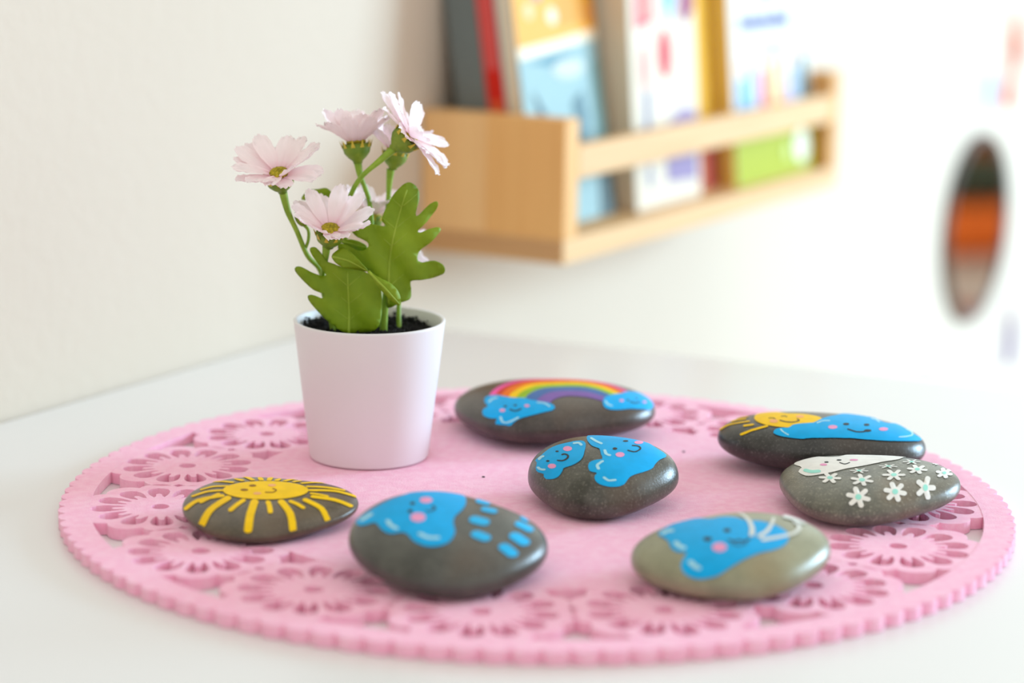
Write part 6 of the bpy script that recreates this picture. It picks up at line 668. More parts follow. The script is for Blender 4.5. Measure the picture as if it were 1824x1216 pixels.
def stone_mesh(v):
    n, m = 128, 40
    verts, faces = [(0, 0, v[9])], []
    rows = []
    for side, c in ((1, v[9]), (-1, v[10])):
        for i in (range(1, m + 1) if side > 0 else range(m - 1, 0, -1)):
            rho = math.sin(i / m * PI / 2)
            z = side * c * (max(0, 1 - rho ** PW)) ** (1 / PW) if i < m else 0
            rows.append((rho, z))
    for rho, z in rows:
        for k in range(n):
            t = 2 * PI * k / n
            r = stone_r(v, t) * rho
            verts.append((r * math.cos(t), r * math.sin(t), z))
    verts.append((0, 0, -v[10]))
    for k in range(n): faces.append((0, 1 + k, 1 + (k + 1) % n))
    for i in range(len(rows) - 1):
        for k in range(n):
            a, b = 1 + i * n + k, 1 + i * n + (k + 1) % n
            faces.append((a, a + n, b + n, b))
    last = len(verts) - 1; b0 = 1 + (len(rows) - 1) * n
    for k in range(n): faces.append((last, b0 + (k + 1) % n, b0 + k))
    return mesh_from(verts, faces, True)
def decal(v, outline, layer):
    poly = [(a / 1000, b / 1000) for a, b in outline]
    big = max(max(p[0] for p in poly) - min(p[0] for p in poly), max(p[1] for p in poly) - min(p[1] for p in poly))
    pts, faces = fill(poly, 0.0011 if big > 0.008 else 0.0007)
    e = 1e-4; off = 0.00016 + 0.00009 * layer
    verts = []
    for x, y in pts:
        z = stone_top(v, x, y)
        gx = (stone_top(v, x + e, y) - stone_top(v, x - e, y)) / (2 * e)
        gy = (stone_top(v, x, y + e) - stone_top(v, x, y - e)) / (2 * e)
        n = Vector((-gx, -gy, 1)).normalized()
        verts.append(Vector((x, y, z)) + n * off)
    up = []
    for f in faces:
        a, b, c = (verts[i] for i in f[:3])
        up.append(f if (b - a).cross(c - a).z > 0 else tuple(reversed(f)))
    return mesh_from(verts, up, True)
STONE_LOOK = {
    'rainbow': ('long dark stone painted with a rainbow between two small smiling clouds', stone_material('stone_brown_grey', lin(54, 49, 44), lin(80, 73, 66))),
    'center': ('round dark stone painted with two smiling blue clouds side by side', stone_material('stone_dark_olive', lin(56, 57, 48), lin(90, 90, 80), 0.4)),
    'sun': ('small flat stone painted with a yellow sun whose rays fan out to its edges', stone_material('stone_umber', lin(74, 66, 52), lin(100, 88, 70))),
    'rain': ('grey stone painted with a blue cloud and falling raindrops', stone_material('stone_mid_grey', lin(62, 64, 59), lin(84, 86, 79))),
    'wind': ('pale olive stone painted with a blue cloud blowing white strokes of wind', stone_material('stone_pale_olive', lin(130, 132, 106), lin(150, 150, 122), 0.15, (0.30, 0.20, 0.08, 1))),
    'suncloud': ('long charcoal stone painted with a yellow sun peeking out behind a blue cloud', stone_material('stone_charcoal', lin(44, 45, 42), lin(66, 66, 62), 0.45, (0.07, 0.045, 0.03, 1))),
    'snow': ('grey-brown stone painted with a white cloud and falling white snowflakes', stone_material('stone_warm_grey', lin(86, 87, 77), lin(116, 116, 102), 0.4, (0.20, 0.12, 0.06, 1)))}
for key, v in STONES.items():
    label, mt = STONE_LOOK[key]
    st = link('painted_stone', stone_mesh(v), mt)
    st.location = (v[0], v[1], v[13]); st.rotation_euler = (v[11], v[12], 0)
    tag(st, label, 'painted stone', 'painted stones on the pink mat')
    owners, flakes = [], []
    later = []
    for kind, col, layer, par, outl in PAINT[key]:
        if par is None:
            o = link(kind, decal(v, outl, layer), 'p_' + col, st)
            if kind in ('cloud', 'sun'): owners.append(o)
            if kind == 'snowflake': flakes.append(o)
        else: later.append((kind, col, layer, par, outl))
    for kind, col, layer, par, outl in later:
        link(kind, decal(v, outl, layer), 'p_' + col, flakes[par[1]] if isinstance(par, (list, tuple)) else owners[par])

# ------------------------------------------------------------------ potted daisies
PX, PY = -0.06077, 0.94635
PH = 0.06005
plant = empty('potted_daisy_plant', (PX, PY, TH))
tag(plant, 'artificial plant of pale pink daisies with lobed green leaves in white pot', 'potted plant')
prof = [(0.0, 0.0002), (0.0235, 0.0002), (0.0250, 0.0005), (0.02555, 0.0014), (0.0321, PH - 0.0012), (0.03225, PH - 0.0004), (0.0319, PH), (0.0310, PH - 0.0001), (0.0305, PH - 0.0006), (0.0300, PH - 0.010), (0.0255, 0.004), (0.0, 0.004)]
link('pot', lathe(prof, 128), 'pot', plant)
rnd = random.Random(4)
verts, faces = [], []
nr, na = 16, 64
for i in range(nr + 1):
    for k in range(na):
        a = 2 * PI * k / na; r = 0.0303 * i / nr
        h = PH - 0.0058 + 0.0028 * noise.noise(Vector((r * math.cos(a) * 90, r * math.sin(a) * 90, 1.3)))
        verts.append((r * math.cos(a), r * math.sin(a), h))
for i in range(nr):
    for k in range(na):
        a, b = i * na + k, i * na + (k + 1) % na
        faces.append((a, b, b + na, a + na))
for q in range(1500):
    a = rnd.uniform(0, 2 * PI); r = 0.0296 * math.sqrt(rnd.random())
    c = Vector((r * math.cos(a), r * math.sin(a), 0))
    c.z = PH - 0.0054 + 0.0028 * noise.noise(Vector((c.x * 90, c.y * 90, 1.3))) + rnd.uniform(0, 0.0013)
    if rnd.random() < 0.25 and r > 0.016: c.z += rnd.uniform(0, 0.0016)
    sz = rnd.uniform(0.0005, 0.0012); b0 = len(verts)
    for dx, dy, dz in ((1, 0, 0), (-1, 0, 0), (0, 1, 0), (0, -1, 0), (0, 0, 1), (0, 0, -1)):
        verts.append((c.x + dx * sz * rnd.uniform(.6, 1.2), c.y + dy * sz * rnd.uniform(.6, 1.2), c.z + dz * sz * rnd.uniform(.6, 1.2)))
    for f in ((0, 2, 4), (2, 1, 4), (1, 3, 4), (3, 0, 4), (2, 0, 5), (1, 2, 5), (3, 1, 5), (0, 3, 5)):
        faces.append(tuple(b0 + i for i in f))
soil = link('soil', mesh_from(verts, faces), 'soil', plant); soil['kind'] = 'stuff'

STEMS = {
    'F1': [(-35.5, -12, 116.7), (-33.2, -12, 107.3), (-29.5, -11, 98.7), (-25.6, -8, 88.4), (-21.1, -4, 82.3), (-18.9, -2, 74.8), (-15.6, 0, 63.1), (-13, 0, 53.4)],
    'F2': [(-5.5, 4, 127.4), (-4.3, 4, 120.9), (-2.1, 5, 114.8), (-0.4, 6, 108.6), (0.5, 6, 96.5), (-0.1, 6, 78.9), (-0.9, 6, 52.4)],
    'F3': [(8.1, 12, 122.7), (7.5, 12, 116.6), (7, 12, 107.9), (6.4, 12, 95.6), (6.2, 10, 78.3), (5.8, 6, 52.5)],
    'F4': [(11, -6, 134.2), (4.4, -6, 128.4), (-3.3, -5, 121.3), (-7.7, -3, 113.7), (-10.3, 0, 105), (-10.3, 4, 91.4), (-7.4, 6, 74.4), (-4.1, 8, 51.9)],
    'F5': [(-16.8, -16, 93.7), (-17.7, -14, 87.4), (-19.1, -10, 79.7), (-19, -6, 72.1), (-16.7, -3, 61.9), (-15, -2, 53.8)],
    'F6': [(-1, 20, 94.2), (1.2, 20, 85.4), (3.3, 16, 68.3), (4.5, 10, 51.7)],
    'F7': [(11.1, 24, 84.9), (11.9, 18, 77), (12, 8, 64.6), (12.5, 4, 53)],
    'bud': [(-27.3, -10, 102), (-25, -10, 99.4), (-25, -10, 95.2), (-26.4, -8.5, 91.4)],
    'main': [(7.6, -6, 72.5), (6.7, -6, 64.6), (6.3, -6, 54.1)],
}
HEADS = {
    'F1': (-35.9, -14, 119.3),
    'F2': (-5.6, 4, 130),
    'F3': (9.5, 12, 126.2),
    'F4': (13, -6, 136),
    'F5': (-15.4, -18, 97),
    'F6': (-1.3, 20, 97.7),
    'F7': (11.5, 24, 85.8),
}
LEAVES = [
    ([(8.2, 66.7), (9.3, 66.9), (10.2, 67.3), (11.1, 67.9), (12, 68.5), (12.9, 69.1), (13.9, 69.6), (14.9, 69.8), (16, 70.1), (17, 70.4), (17.7, 71.1), (18.1, 72.1), (18.1, 73.2), (18.1, 74.3), (18.1, 75.4), (17.9, 76.4), (17.8, 77.5), (17.9, 78.5), (18.8, 79), (19.8, 79.2), (20.9, 79.3), (21.9, 79.3), (23, 79.4), (24.1, 79.5), (25.1, 79.6), (26.2, 79.7), (27.2, 79.9), (28.2, 80.2), (29.3, 80.6), (30.2, 81), (31.2, 81.5), (32, 82.2), (32.3, 83.2), (32.2, 84.3), (31.7, 85.3), (31, 86), (30.1, 86.6), (29.1, 87), (28.1, 87.3), (27.1, 87.3), (26, 87.2), (25, 87), (23.9, 86.8), (22.9, 86.6), (21.9, 86.9), (21, 87.4), (20.6, 88.4), (20.7, 89.5), (21, 90.5), (21.6, 91.4), (22.3, 92.2), (23.1, 92.9), (24, 93.5), (24.8, 94.2), (25.7, 94.9), (26.4, 95.6), (27.2, 96.4), (27.9, 97.1), (28.6, 97.9), (29.3, 98.8), (30, 99.6), (30.3, 100.6), (29.7, 101.3), (28.7, 101.5), (27.6, 101.4), (26.6, 101.2), (25.5, 101), (24.5, 100.6), (23.6, 100.2), (22.6, 99.7), (21.6, 99.4), (20.7, 99.6), (21.1, 100.5), (21.8, 101.3), (22.6, 102), (23.3, 102.8), (24.1, 103.5), (24.8, 104.3), (25.5, 105.2), (26.1, 106), (26.8, 106.8), (27.5, 107.7), (28.1, 108.5), (28.6, 109.4), (29, 110.4), (29.1, 111.5), (28.7, 112.3), (27.6, 112.2), (26.7, 111.7), (25.8, 111.2), (25, 110.5), (24.2, 109.7), (23.4, 109), (22.7, 108.3), (21.9, 107.5), (21.1, 106.8), (20.1, 106.4), (19.9, 107.5), (20.1, 108.5), (20.3, 109.5), (20.6, 110.6), (20.9, 111.6), (21.1, 112.7), (21.2, 113.7), (21.2, 114.8), (21.2, 115.8), (20.9, 116.8), (20.3, 117.7), (19.7, 118.6), (18.9, 119.2), (18, 119.8), (17, 120.1), (16, 120), (15, 119.6), (14.1, 119), (13.4, 118.3), (12.6, 117.5), (11.9, 116.7), (11.2, 115.9), (10.6, 115), (10, 114.1), (9.5, 113.2), (9, 112.3), (8.4, 111.3), (8, 110.4), (7.5, 109.4), (7, 108.5), (6.6, 107.5), (6.2, 106.5), (5.9, 105.5), (5.8, 104.4), (6.3, 103.5), (7.1, 102.8), (8, 102.3), (7.8, 101.9), (6.8, 101.9), (5.7, 102), (4.7, 102.1), (3.6, 102.2), (2.6, 102.3), (1.5, 102.4), (0.5, 102.4), (-0.6, 102.4), (-1.7, 102.3), (-2.7, 102.2), (-3.8, 102.1), (-4.8, 101.9), (-5.8, 101.6), (-6.8, 101.1), (-7, 100.1), (-6.6, 99.1), (-6, 98.3), (-5.2, 97.6), (-4.3, 97), (-3.4, 96.6), (-2.4, 96.2), (-1.4, 95.7), (-0.5, 95.2), (0.2, 94.4), (0.3, 93.4), (-0.3, 92.5), (-1.1, 91.9), (-2.1, 91.4), (-3.1, 91.2), (-4.2, 91.1), (-5.2, 91.4), (-6.1, 91.8), (-7.1, 92.3), (-8.1, 92.7), (-9.1, 93.1), (-10.1, 93.4), (-11.1, 93.7), (-12.1, 93.8), (-12.8, 93.1), (-12.8, 92), (-12.4, 91), (-11.6, 90.3), (-10.8, 89.6), (-9.9, 89), (-9.1, 88.4), (-8.2, 87.8), (-7.3, 87.2), (-6.4, 86.6), (-5.6, 86), (-4.7, 85.5), (-3.8, 84.9), (-2.9, 84.3), (-2, 83.8), (-1.1, 83.2), (-0.2, 82.7), (0.7, 82.1), (1.6, 81.5), (2.5, 81), (3.4, 80.4), (4.2, 79.7), (5, 79), (5.6, 78.1), (6.1, 77.2), (6.6, 76.2), (7, 75.2), (7.3, 74.2), (7.5, 73.1), (7.6, 72.1), (7.6, 71), (7.7, 69.9), (7.7, 68.8), (7.9, 67.8)], -10, [(8.7, 68), (9, 86.2), (11.5, 100.9), (16.1, 117.2)]),
    ([(-24, 92.3), (-23.3, 93), (-22.2, 93.2), (-21.3, 92.9), (-20.5, 92.2), (-19.7, 91.4), (-19, 90.6), (-18.4, 89.8), (-17.8, 88.9), (-17.2, 88.1), (-16.4, 87.4), (-15.4, 87.1), (-14.4, 86.9), (-13.4, 86.6), (-12.4, 86.2), (-11.4, 85.9), (-10.4, 85.6), (-9.4, 85.3), (-8.3, 85.1), (-7.3, 84.9), (-6.3, 84.7), (-5.2, 84.5), (-4.2, 84.3), (-3.2, 84), (-2.2, 83.7), (-1.2, 83.4), (-0.2, 82.9), (0.7, 82.4), (1.5, 81.8), (2.3, 81.1), (3.1, 80.4), (3.9, 79.6), (4.5, 78.8), (5.1, 77.9), (5.6, 77), (5.8, 75.9), (6, 74.9), (6, 73.8), (6.1, 72.7), (6.2, 71.7), (6.2, 70.6), (6.2, 69.5), (6.2, 68.4), (6.1, 67.4), (6.1, 66.3), (6, 65.2), (5.8, 64.1), (5.7, 63.1), (5.4, 62), (5.1, 61), (4.6, 60), (3.9, 59.2), (3.1, 58.5), (2.1, 58.1), (1.1, 57.7), (0.1, 57.5), (-1, 57.3), (-2, 57.3), (-3.1, 57.2), (-4.2, 57.2), (-5.2, 57.2), (-6.3, 57.3), (-7.3, 57.4), (-8.4, 57.5), (-9.4, 57.7), (-10.4, 58.1), (-11.3, 58.6), (-12.2, 59.2), (-13, 59.8), (-13.9, 60.5), (-14.7, 61.1), (-15.6, 61.7), (-16.4, 62.4), (-17.2, 63.1), (-18, 63.8), (-18.8, 64.5), (-19.5, 65.3), (-20.3, 66), (-21, 66.8), (-21.7, 67.6), (-22.4, 68.4), (-23.1, 69.2), (-23.7, 70), (-24.3, 70.9), (-24.7, 71.9), (-24.6, 72.9), (-23.7, 73.3), (-22.7, 73.3), (-21.6, 73.1), (-20.6, 72.8), (-19.6, 72.4), (-18.6, 72.2), (-17.8, 72.8), (-17.7, 73.8), (-18.5, 74.3), (-19.5, 74.6), (-20.5, 75), (-21.5, 75.4), (-22.4, 75.9), (-23.3, 76.6), (-24.1, 77.2), (-24.9, 77.9), (-25.7, 78.6), (-26.5, 79.3), (-27.2, 80), (-28, 80.8), (-28.7, 81.5), (-29.4, 82.3), (-30, 83.2), (-30.1, 84.2), (-29.5, 85), (-28.4, 85.2), (-27.4, 85.1), (-26.4, 84.7), (-25.4, 84.3), (-24.5, 83.8), (-23.6, 83.3), (-22.6, 82.8), (-21.7, 82.4), (-20.7, 82), (-19.7, 81.6), (-18.7, 81.3), (-17.7, 81.2), (-17.1, 81.8), (-17.7, 82.7), (-18.3, 83.6), (-19, 84.4), (-19.6, 85.2), (-20.3, 86), (-20.9, 86.9), (-21.6, 87.7), (-22.2, 88.5), (-22.8, 89.4), (-23.3, 90.3), (-23.8, 91.3)], -16, [(-7.5, 57.2), (-7.5, 69.8), (-8, 83.6)]),
    ([(-14.2, 90.7), (-13.8, 91.7), (-13, 92.4), (-12.1, 93), (-11.2, 93.6), (-10.2, 94), (-9.1, 93.9), (-8.1, 93.5), (-7.2, 92.9), (-6.4, 92.3), (-5.5, 91.6), (-4.7, 90.9), (-4, 90.1), (-3.2, 89.4), (-2.5, 88.6), (-1.8, 87.8), (-1.1, 87), (-0.4, 86.2), (0.3, 85.3), (0.7, 84.4), (-0.4, 84.3), (-1.5, 84.4), (-2.5, 84.6), (-3.6, 84.8), (-4.6, 84.9), (-5.7, 85.1), (-6.7, 85.4), (-7.8, 85.6), (-8.8, 85.9), (-9.8, 86.3), (-10.8, 86.8), (-11.7, 87.4), (-12.5, 88.1), (-13.2, 88.9), (-13.8, 89.8)], -21, [(-13.9, 90.7), (-7.2, 88.7), (0.4, 84.6)]),
    ([(0.9, 84.8), (1.9, 84.4), (2.8, 83.9), (3.7, 83.4), (4.6, 82.9), (5.6, 82.4), (6.5, 81.9), (7.4, 81.5), (8.4, 81), (9.3, 80.5), (10.2, 79.9), (11, 79.3), (11.8, 78.5), (12.5, 77.7), (13.1, 76.9), (13.6, 75.9), (14, 75), (14.3, 73.9), (14.4, 72.9), (14.5, 71.8), (14.3, 70.7), (13.3, 70.7), (12.4, 71.2), (11.5, 71.8), (10.7, 72.4), (9.9, 73.2), (9.2, 73.9), (8.5, 74.7), (7.8, 75.5), (7.1, 76.3), (6.4, 77.1), (5.7, 77.9), (5, 78.7), (4.3, 79.5), (3.6, 80.3), (3, 81.2), (2.4, 82), (1.7, 82.9), (1.2, 83.8)], -22, [(1, 84.6), (8, 78), (14, 70.9)]),
    ([(-29.3, 110), (-29.1, 111.1), (-28.5, 112), (-27.7, 112.8), (-26.8, 113.4), (-25.8, 113.8), (-24.7, 114.1), (-23.7, 114.2), (-22.6, 114.2), (-21.5, 114.4), (-20.5, 114.7), (-19.4, 114.9), (-18.4, 114.7), (-17.5, 114.1), (-16.7, 113.3), (-15.9, 112.6), (-15.4, 111.6), (-15.2, 110.6), (-15.4, 109.6), (-15.9, 108.6), (-16.6, 107.7), (-17.4, 107), (-18.3, 106.4), (-19.4, 106.5), (-20.3, 107), (-21.2, 107.6), (-22.1, 108.1), (-23.1, 108.6), (-24.1, 109.1), (-25.1, 109.4), (-26.1, 109.7), (-27.2, 109.8), (-28.3, 109.8)], 8, [(-28.7, 110.5), (-23.1, 112.3), (-16.2, 109.8)]),
    ([(-11.7, 94.5), (-10.8, 95.1), (-9.7, 95.2), (-8.6, 95.3), (-7.5, 95.4), (-6.5, 95.3), (-5.4, 95.1), (-4.4, 94.9), (-3.4, 94.5), (-2.4, 94), (-1.5, 93.5), (-0.7, 92.8), (-0.5, 91.8), (-1.2, 91), (-2.2, 90.6), (-3.2, 90.4), (-4.3, 90.5), (-5.3, 90.8), (-6.4, 91.1), (-7.4, 91.5), (-8.3, 92), (-9.3, 92.5), (-10.2, 93.1), (-11.1, 93.7)], -6, [(-11.3, 94.3), (-6.6, 93.5), (-0.8, 92.3)]),
]
for key, pts in STEMS.items():
    path = spline([tuple(c / 1000 for c in p) for p in pts])
    n = len(path)
    if key == 'main': rad = [0.00165] * n
    elif key == 'bud': rad = [0.0007] * n
    else: rad = [0.00105 + 0.00085 * max(0, 1 - i / 9) for i in range(n)]
    stem = link('stem', tube(path, rad), 'stem', plant)
    if key == 'bud':
        bm = bmesh.new(); bmesh.ops.create_uvsphere(bm, u_segments=16, v_segments=10, radius=0.0026)
        for v in bm.verts: v.co.z *= 1.45
        bud = link('flower_bud', bm_mesh(bm, True), 'calyx', plant)
        bud.location = path[0] + Vector((-0.0006, 0, 0.0024)); bud.rotation_euler = (0, -0.5, 0)

def petal_mesh(L, W, curl, seed):
    r = random.Random(seed)
    nu, nv = 10, 8
    wp = [0.32, 0.48, 0.64, 0.78, 0.89, 0.97, 1.0, 1.0, 0.96, 0.86, 0.64]
    ph = r.uniform(-0.5, 0.5)
    top = []
    for i in range(nu + 1):
        u = i / nu
        for j in range(nv + 1):
            v = -1 + 2 * j / nv
            lim = 1 - 0.09 * v * v - 0.045 * (0.5 + 0.5 * math.cos(3 * PI * v + ph)) 
            x = L * u * (1 - u * u * (1 - lim))
            y = W / 2 * wp[i] * v
            z = curl * L * (u - 0.0) ** 2 + 0.10 * W * v * v * (1 - 0.5 * u) - 0.035 * W * math.cos(3 * PI * v) * u + 0.0005 * r.uniform(-1, 1) * u
            top.append(Vector((x, y, z)))
    m = nv + 1
    faces = [(i * m + j, (i + 1) * m + j, (i + 1) * m + j + 1, i * m + j + 1) for i in range(nu) for j in range(nv)]
    return mesh_from(top, faces, True)          # cut cloth: one sheet
PETALS = [petal_mesh(0.0178, 0.0080, c, s) for c, s in ((0.05, 1), (-0.06, 2), (-0.14, 3), (0.0, 4))]
bm = bmesh.new()
bmesh.ops.create_uvsphere(bm, u_segments=24, v_segments=12, radius=0.0042)
for v in bm.verts:
    v.co.z = v.co.z * 0.42 + 0.0003 * math.sin(v.co.x * 9000) * math.sin(v.co.y * 9000)
DISC = bm_mesh(bm, True)
CALYX = lathe([(0.0, -0.0082), (0.0019, -0.0082), (0.0021, -0.0072), (0.0038, -0.0058), (0.0054, -0.0038), (0.0060, -0.0014), (0.0056, 0.0002), (0.0030, -0.0008), (0.0, -0.0012)], 28)
sv, sf = [], []
for k in range(10):
    a = 2 * PI * k / 10
    for w, r, z in ((-0.16, 0.00615, -0.0016), (0.16, 0.00615, -0.0016), (0.0, 0.0072, 0.0020), (0.0, 0.0058, -0.0006)):
        sv.append((r * math.cos(a + w), r * math.sin(a + w), z))
    b = 4 * k
    sf += [(b, b + 1, b + 2), (b, b + 2, b + 3), (b + 1, b + 3, b + 2), (b, b + 3, b + 1)]
SEPAL = mesh_from(sv, sf)
FLOWERS = {  # axis, rise of the petals in degrees, number of petals, scale
    'F1': ((-0.12, -0.44, 0.88), 24, 19, 1.02), 'F2': ((-0.10, 0.10, 1.0), 42, 18, 1.0), 'F3': ((0.15, 0.12, 1.0), 38, 15, 0.92),
    'F4': ((0.74, -0.08, 0.62), 14, 17, 1.05), 'F5': ((0.08, -0.46, 0.88), 36, 15, 1.0), 'F6': ((0.15, 0.05, 1.0), 40, 13, 0.9),
    'F7': ((0.75, 0.10, 0.05), 30, 12, 0.75)}
for key, (ax, rise, npet, sc) in FLOWERS.items():
    rf = random.Random(sum(map(ord, key)) * 7)
    z = Vector(ax).normalized()
    p = Vector(tuple(c / 1000 for c in HEADS[key]))
    head = link('flower_head', DISC, 'disc', plant)
    head.location = p + z * 0.0052 * sc
    head.rotation_euler = z.to_track_quat('Z', 'Y').to_euler()
    head.scale = (sc, sc, sc)
    cx = link('calyx', CALYX, 'calyx', head); cx.location = (0, 0, -0.001)
    sp = link('sepal_ring', SEPAL, 'sepal', head); sp.location = (0, 0, -0.001)
    sp['label'] = 'small yellow sepal tips'
    for k in range(npet):
        pt = link('petal', PETALS[rf.randrange(4)], 'petal', head)
        a = 2 * PI * k / npet + rf.uniform(-0.09, 0.09)
        el = math.radians(rise + rf.uniform(-7, 7) + (7 if k % 2 else -3))
        pt.rotation_euler = (rf.uniform(-0.16, 0.16), -el, a)
        r0 = 0.0030
        pt.location = (r0 * math.cos(a), r0 * math.sin(a), -0.0006 + 0.0006 * (k % 2))
        s2 = rf.uniform(0.90, 1.05)
        pt.scale = (s2, s2 * rf.uniform(0.9, 1.1), s2)

for i, (outl, dy, mid) in enumerate(LEAVES):
    pts, faces = fill([(a / 1000, b / 1000) for a, b in outl], 0.0022)
    x0 = sum(p[0] for p in pts) / len(pts); zs = [p[1] for p in pts]; z0, z1 = min(zs), max(zs)
    sgn = 1 if i % 2 == 0 else 0.7
    def bend(x, z):
        u = (x - x0) / 0.02; w = (z - z0) / max(0.01, z1 - z0)
        return dy / 1000 + 0.0022 * u * u * sgn - 0.003 * math.sin(PI * w) * 0.6 + 0.0011 * math.sin(x * 420 + z * 260)
    me = mesh_from([(x, bend(x, z), z) for x, z in pts], faces, True)
    lf = link('leaf', me, 'leaf', plant)
    so = lf.modifiers.new('thickness', 'SOLIDIFY'); so.thickness = 0.0004; so.offset = 0
    path = spline([(a / 1000, 0, b / 1000) for a, b in mid], 6)
    path = [Vector((p.x, bend(p.x, p.z) - 0.0001, p.z)) for p in path]
    link('midrib', tube(path, [0.00068 - 0.0004 * k / len(path) for k in range(len(path))], 8), 'midrib', lf)
    if i < 2:                                   # side veins
        for k in range(3, len(path) - 2, 3):
            for side in (-1, 1):
                q0 = path[k]; vein = []
                for m_ in range(6):
                    x_ = q0.x + side * 0.0013 * m_; z_ = q0.z + 0.0011 * m_
                    vein.append(Vector((x_, bend(x_, z_) - 0.00012, z_)))
                link('vein', tube(vein, [0.00030 - 0.00004 * m_ for m_ in range(6)], 6), 'midrib', lf)

# a few crumbs of soil dropped on the mat
bm = bmesh.new(); bmesh.ops.create_icosphere(bm, subdivisions=1, radius=0.0005)
for v in bm.verts: v.co.x *= 1.5; v.co.z *= 0.7
crumb_me = bm_mesh(bm)
for x, y, lb in ((-0.0110, 0.9139, 'tiny black crumb of soil on the felt between pot and two-cloud stone'), (0.0758, 0.9611, 'tiny black crumb of soil on the felt between two-cloud stone and long charcoal stone')):
    c = link('soil_crumb', crumb_me, 'soil'); c.location = (x, y, TH + 0.00025)
    tag(c, lb, 'crumb', 'soil crumbs on the mat')

# ------------------------------------------------------------------ wooden wall shelf
S0, SL, SD, SZ, SH, ST = 1.12576, 0.41424, 0.09675, 0.03122, 0.08312, 0.01409
shelf = empty('wall_shelf', S(S0, 0, SZ), (0, 0, WALL_ROT))
tag(shelf, 'light wooden picture-ledge shelf with front rail holding books on cream wall', 'shelf')
g = 0.0006
bb = link('base_board', box(0, SL, -SD, -g, 0, ST, 0.0008), 'wood_long', shelf)
link('end_grain', box(-0.0003, 0.0002, -SD + 0.001, -g - 0.001, 0.001, ST - 0.001), 'wood_end', bb)
PT = 0.0165
for x0, x1 in ((0.0, PT), (SL - PT, SL)):
    sp = link('side_panel', box(x0, x1, -SD, -SD * 0.46, ST, SH, 0.0008), 'wood_front', shelf)
    link('stave', box(x0, x1, -SD * 0.46, -g, ST, SH, 0.0008), 'wood_back', sp)
link('front_rail', box(PT, SL - PT, -SD, -SD + 0.010, 0.0478, 0.0668, 0.001), 'wood_long', shelf)
link('back_rail', box(PT, SL - PT, -0.011, -g, 0.046, 0.068, 0.001), 'wood_long', shelf)

# ------------------------------------------------------------------ books on the shelf
def flat(pts, y):
    n = len(pts)
    return mesh_from([(p[0], y, p[1]) for p in pts], [tuple(range(n))])
def ell(cx, cz, rx, rz, n=18): return [(cx + rx * math.cos(2 * PI * k / n), cz + rz * math.sin(2 * PI * k / n)) for k in range(n)]
def rect(x0, x1, z0, z1): return [(x0, z0), (x1, z0), (x1, z1), (x0, z1)]
CM = {}
def ink(rgb):
    if rgb not in CM: CM[rgb] = paint_mat('print_%d_%d_%d' % rgb, rgb, 0.5, 0.03)
    return CM[rgb]
def book(label, s, d_front, w, h, t, lean, cover, spine_left, spine_rgb, prints):
    """x along the shelf, front cover at local y = 0, thickness towards the wall"""
    b = empty('book', S(s, d_front, SZ + ST + 0.0002), (-lean, 0, WALL_ROT))
    tag(b, label, 'book', 'books on the wooden shelf')
    ct = 0.0014
    f = link('front_cover', box(0, w, 0, ct, 0, h, 0.0003), ink(cover), b)
    link('back_cover', box(0, w, t - ct, t, 0, h, 0.0003), ink(cover), b)
    x0, x1 = (0, 0.0016) if spine_left else (w - 0.0016, w)
    link('spine', box(x0, x1, ct * 0.5, t - ct * 0.5, 0, h, 0.0003), ink(spine_rgb), b)
    link('page_block', box(0.001 if not spine_left else 0.0016, w - 0.0016 if not spine_left else w - 0.001, ct, t - ct, 0.001, h - 0.002), 'pages', b)
    for i, (nm, rgb, pts) in enumerate(prints):
        link(nm, flat(pts, -0.0001 - 0.00003 * i), ink(rgb), f)
    return b
book('dark grey book leaning on the wall behind the red one', 1.1445, 0.0462, 0.105, 0.168, 0.022, 0.153, (120, 126, 124), True, (112, 120, 118), [])
red = book('red-spined book between the dark grey book and the penguin-blue cover', 1.1432, 0.0582, 0.100, 0.160, 0.0118, 0.153, (200, 40, 30), True, (214, 30, 24), [])
red['label'] = 'book with bright red spine leaning beside the dark grey book'
for z0, z1, c in ((0.095, 0.150, (212, 84, 80)), (0.078, 0.094, (206, 36, 20)), (0.058, 0.077, (212, 86, 50))):
    o = link('spine_print', mesh_from([(-0.0001, 0.001, z0), (-0.0001, 0.0105, z0), (-0.0001, 0.0105, z1), (-0.0001, 0.001, z1)], [(0, 1, 2, 3)]), ink(c), red)
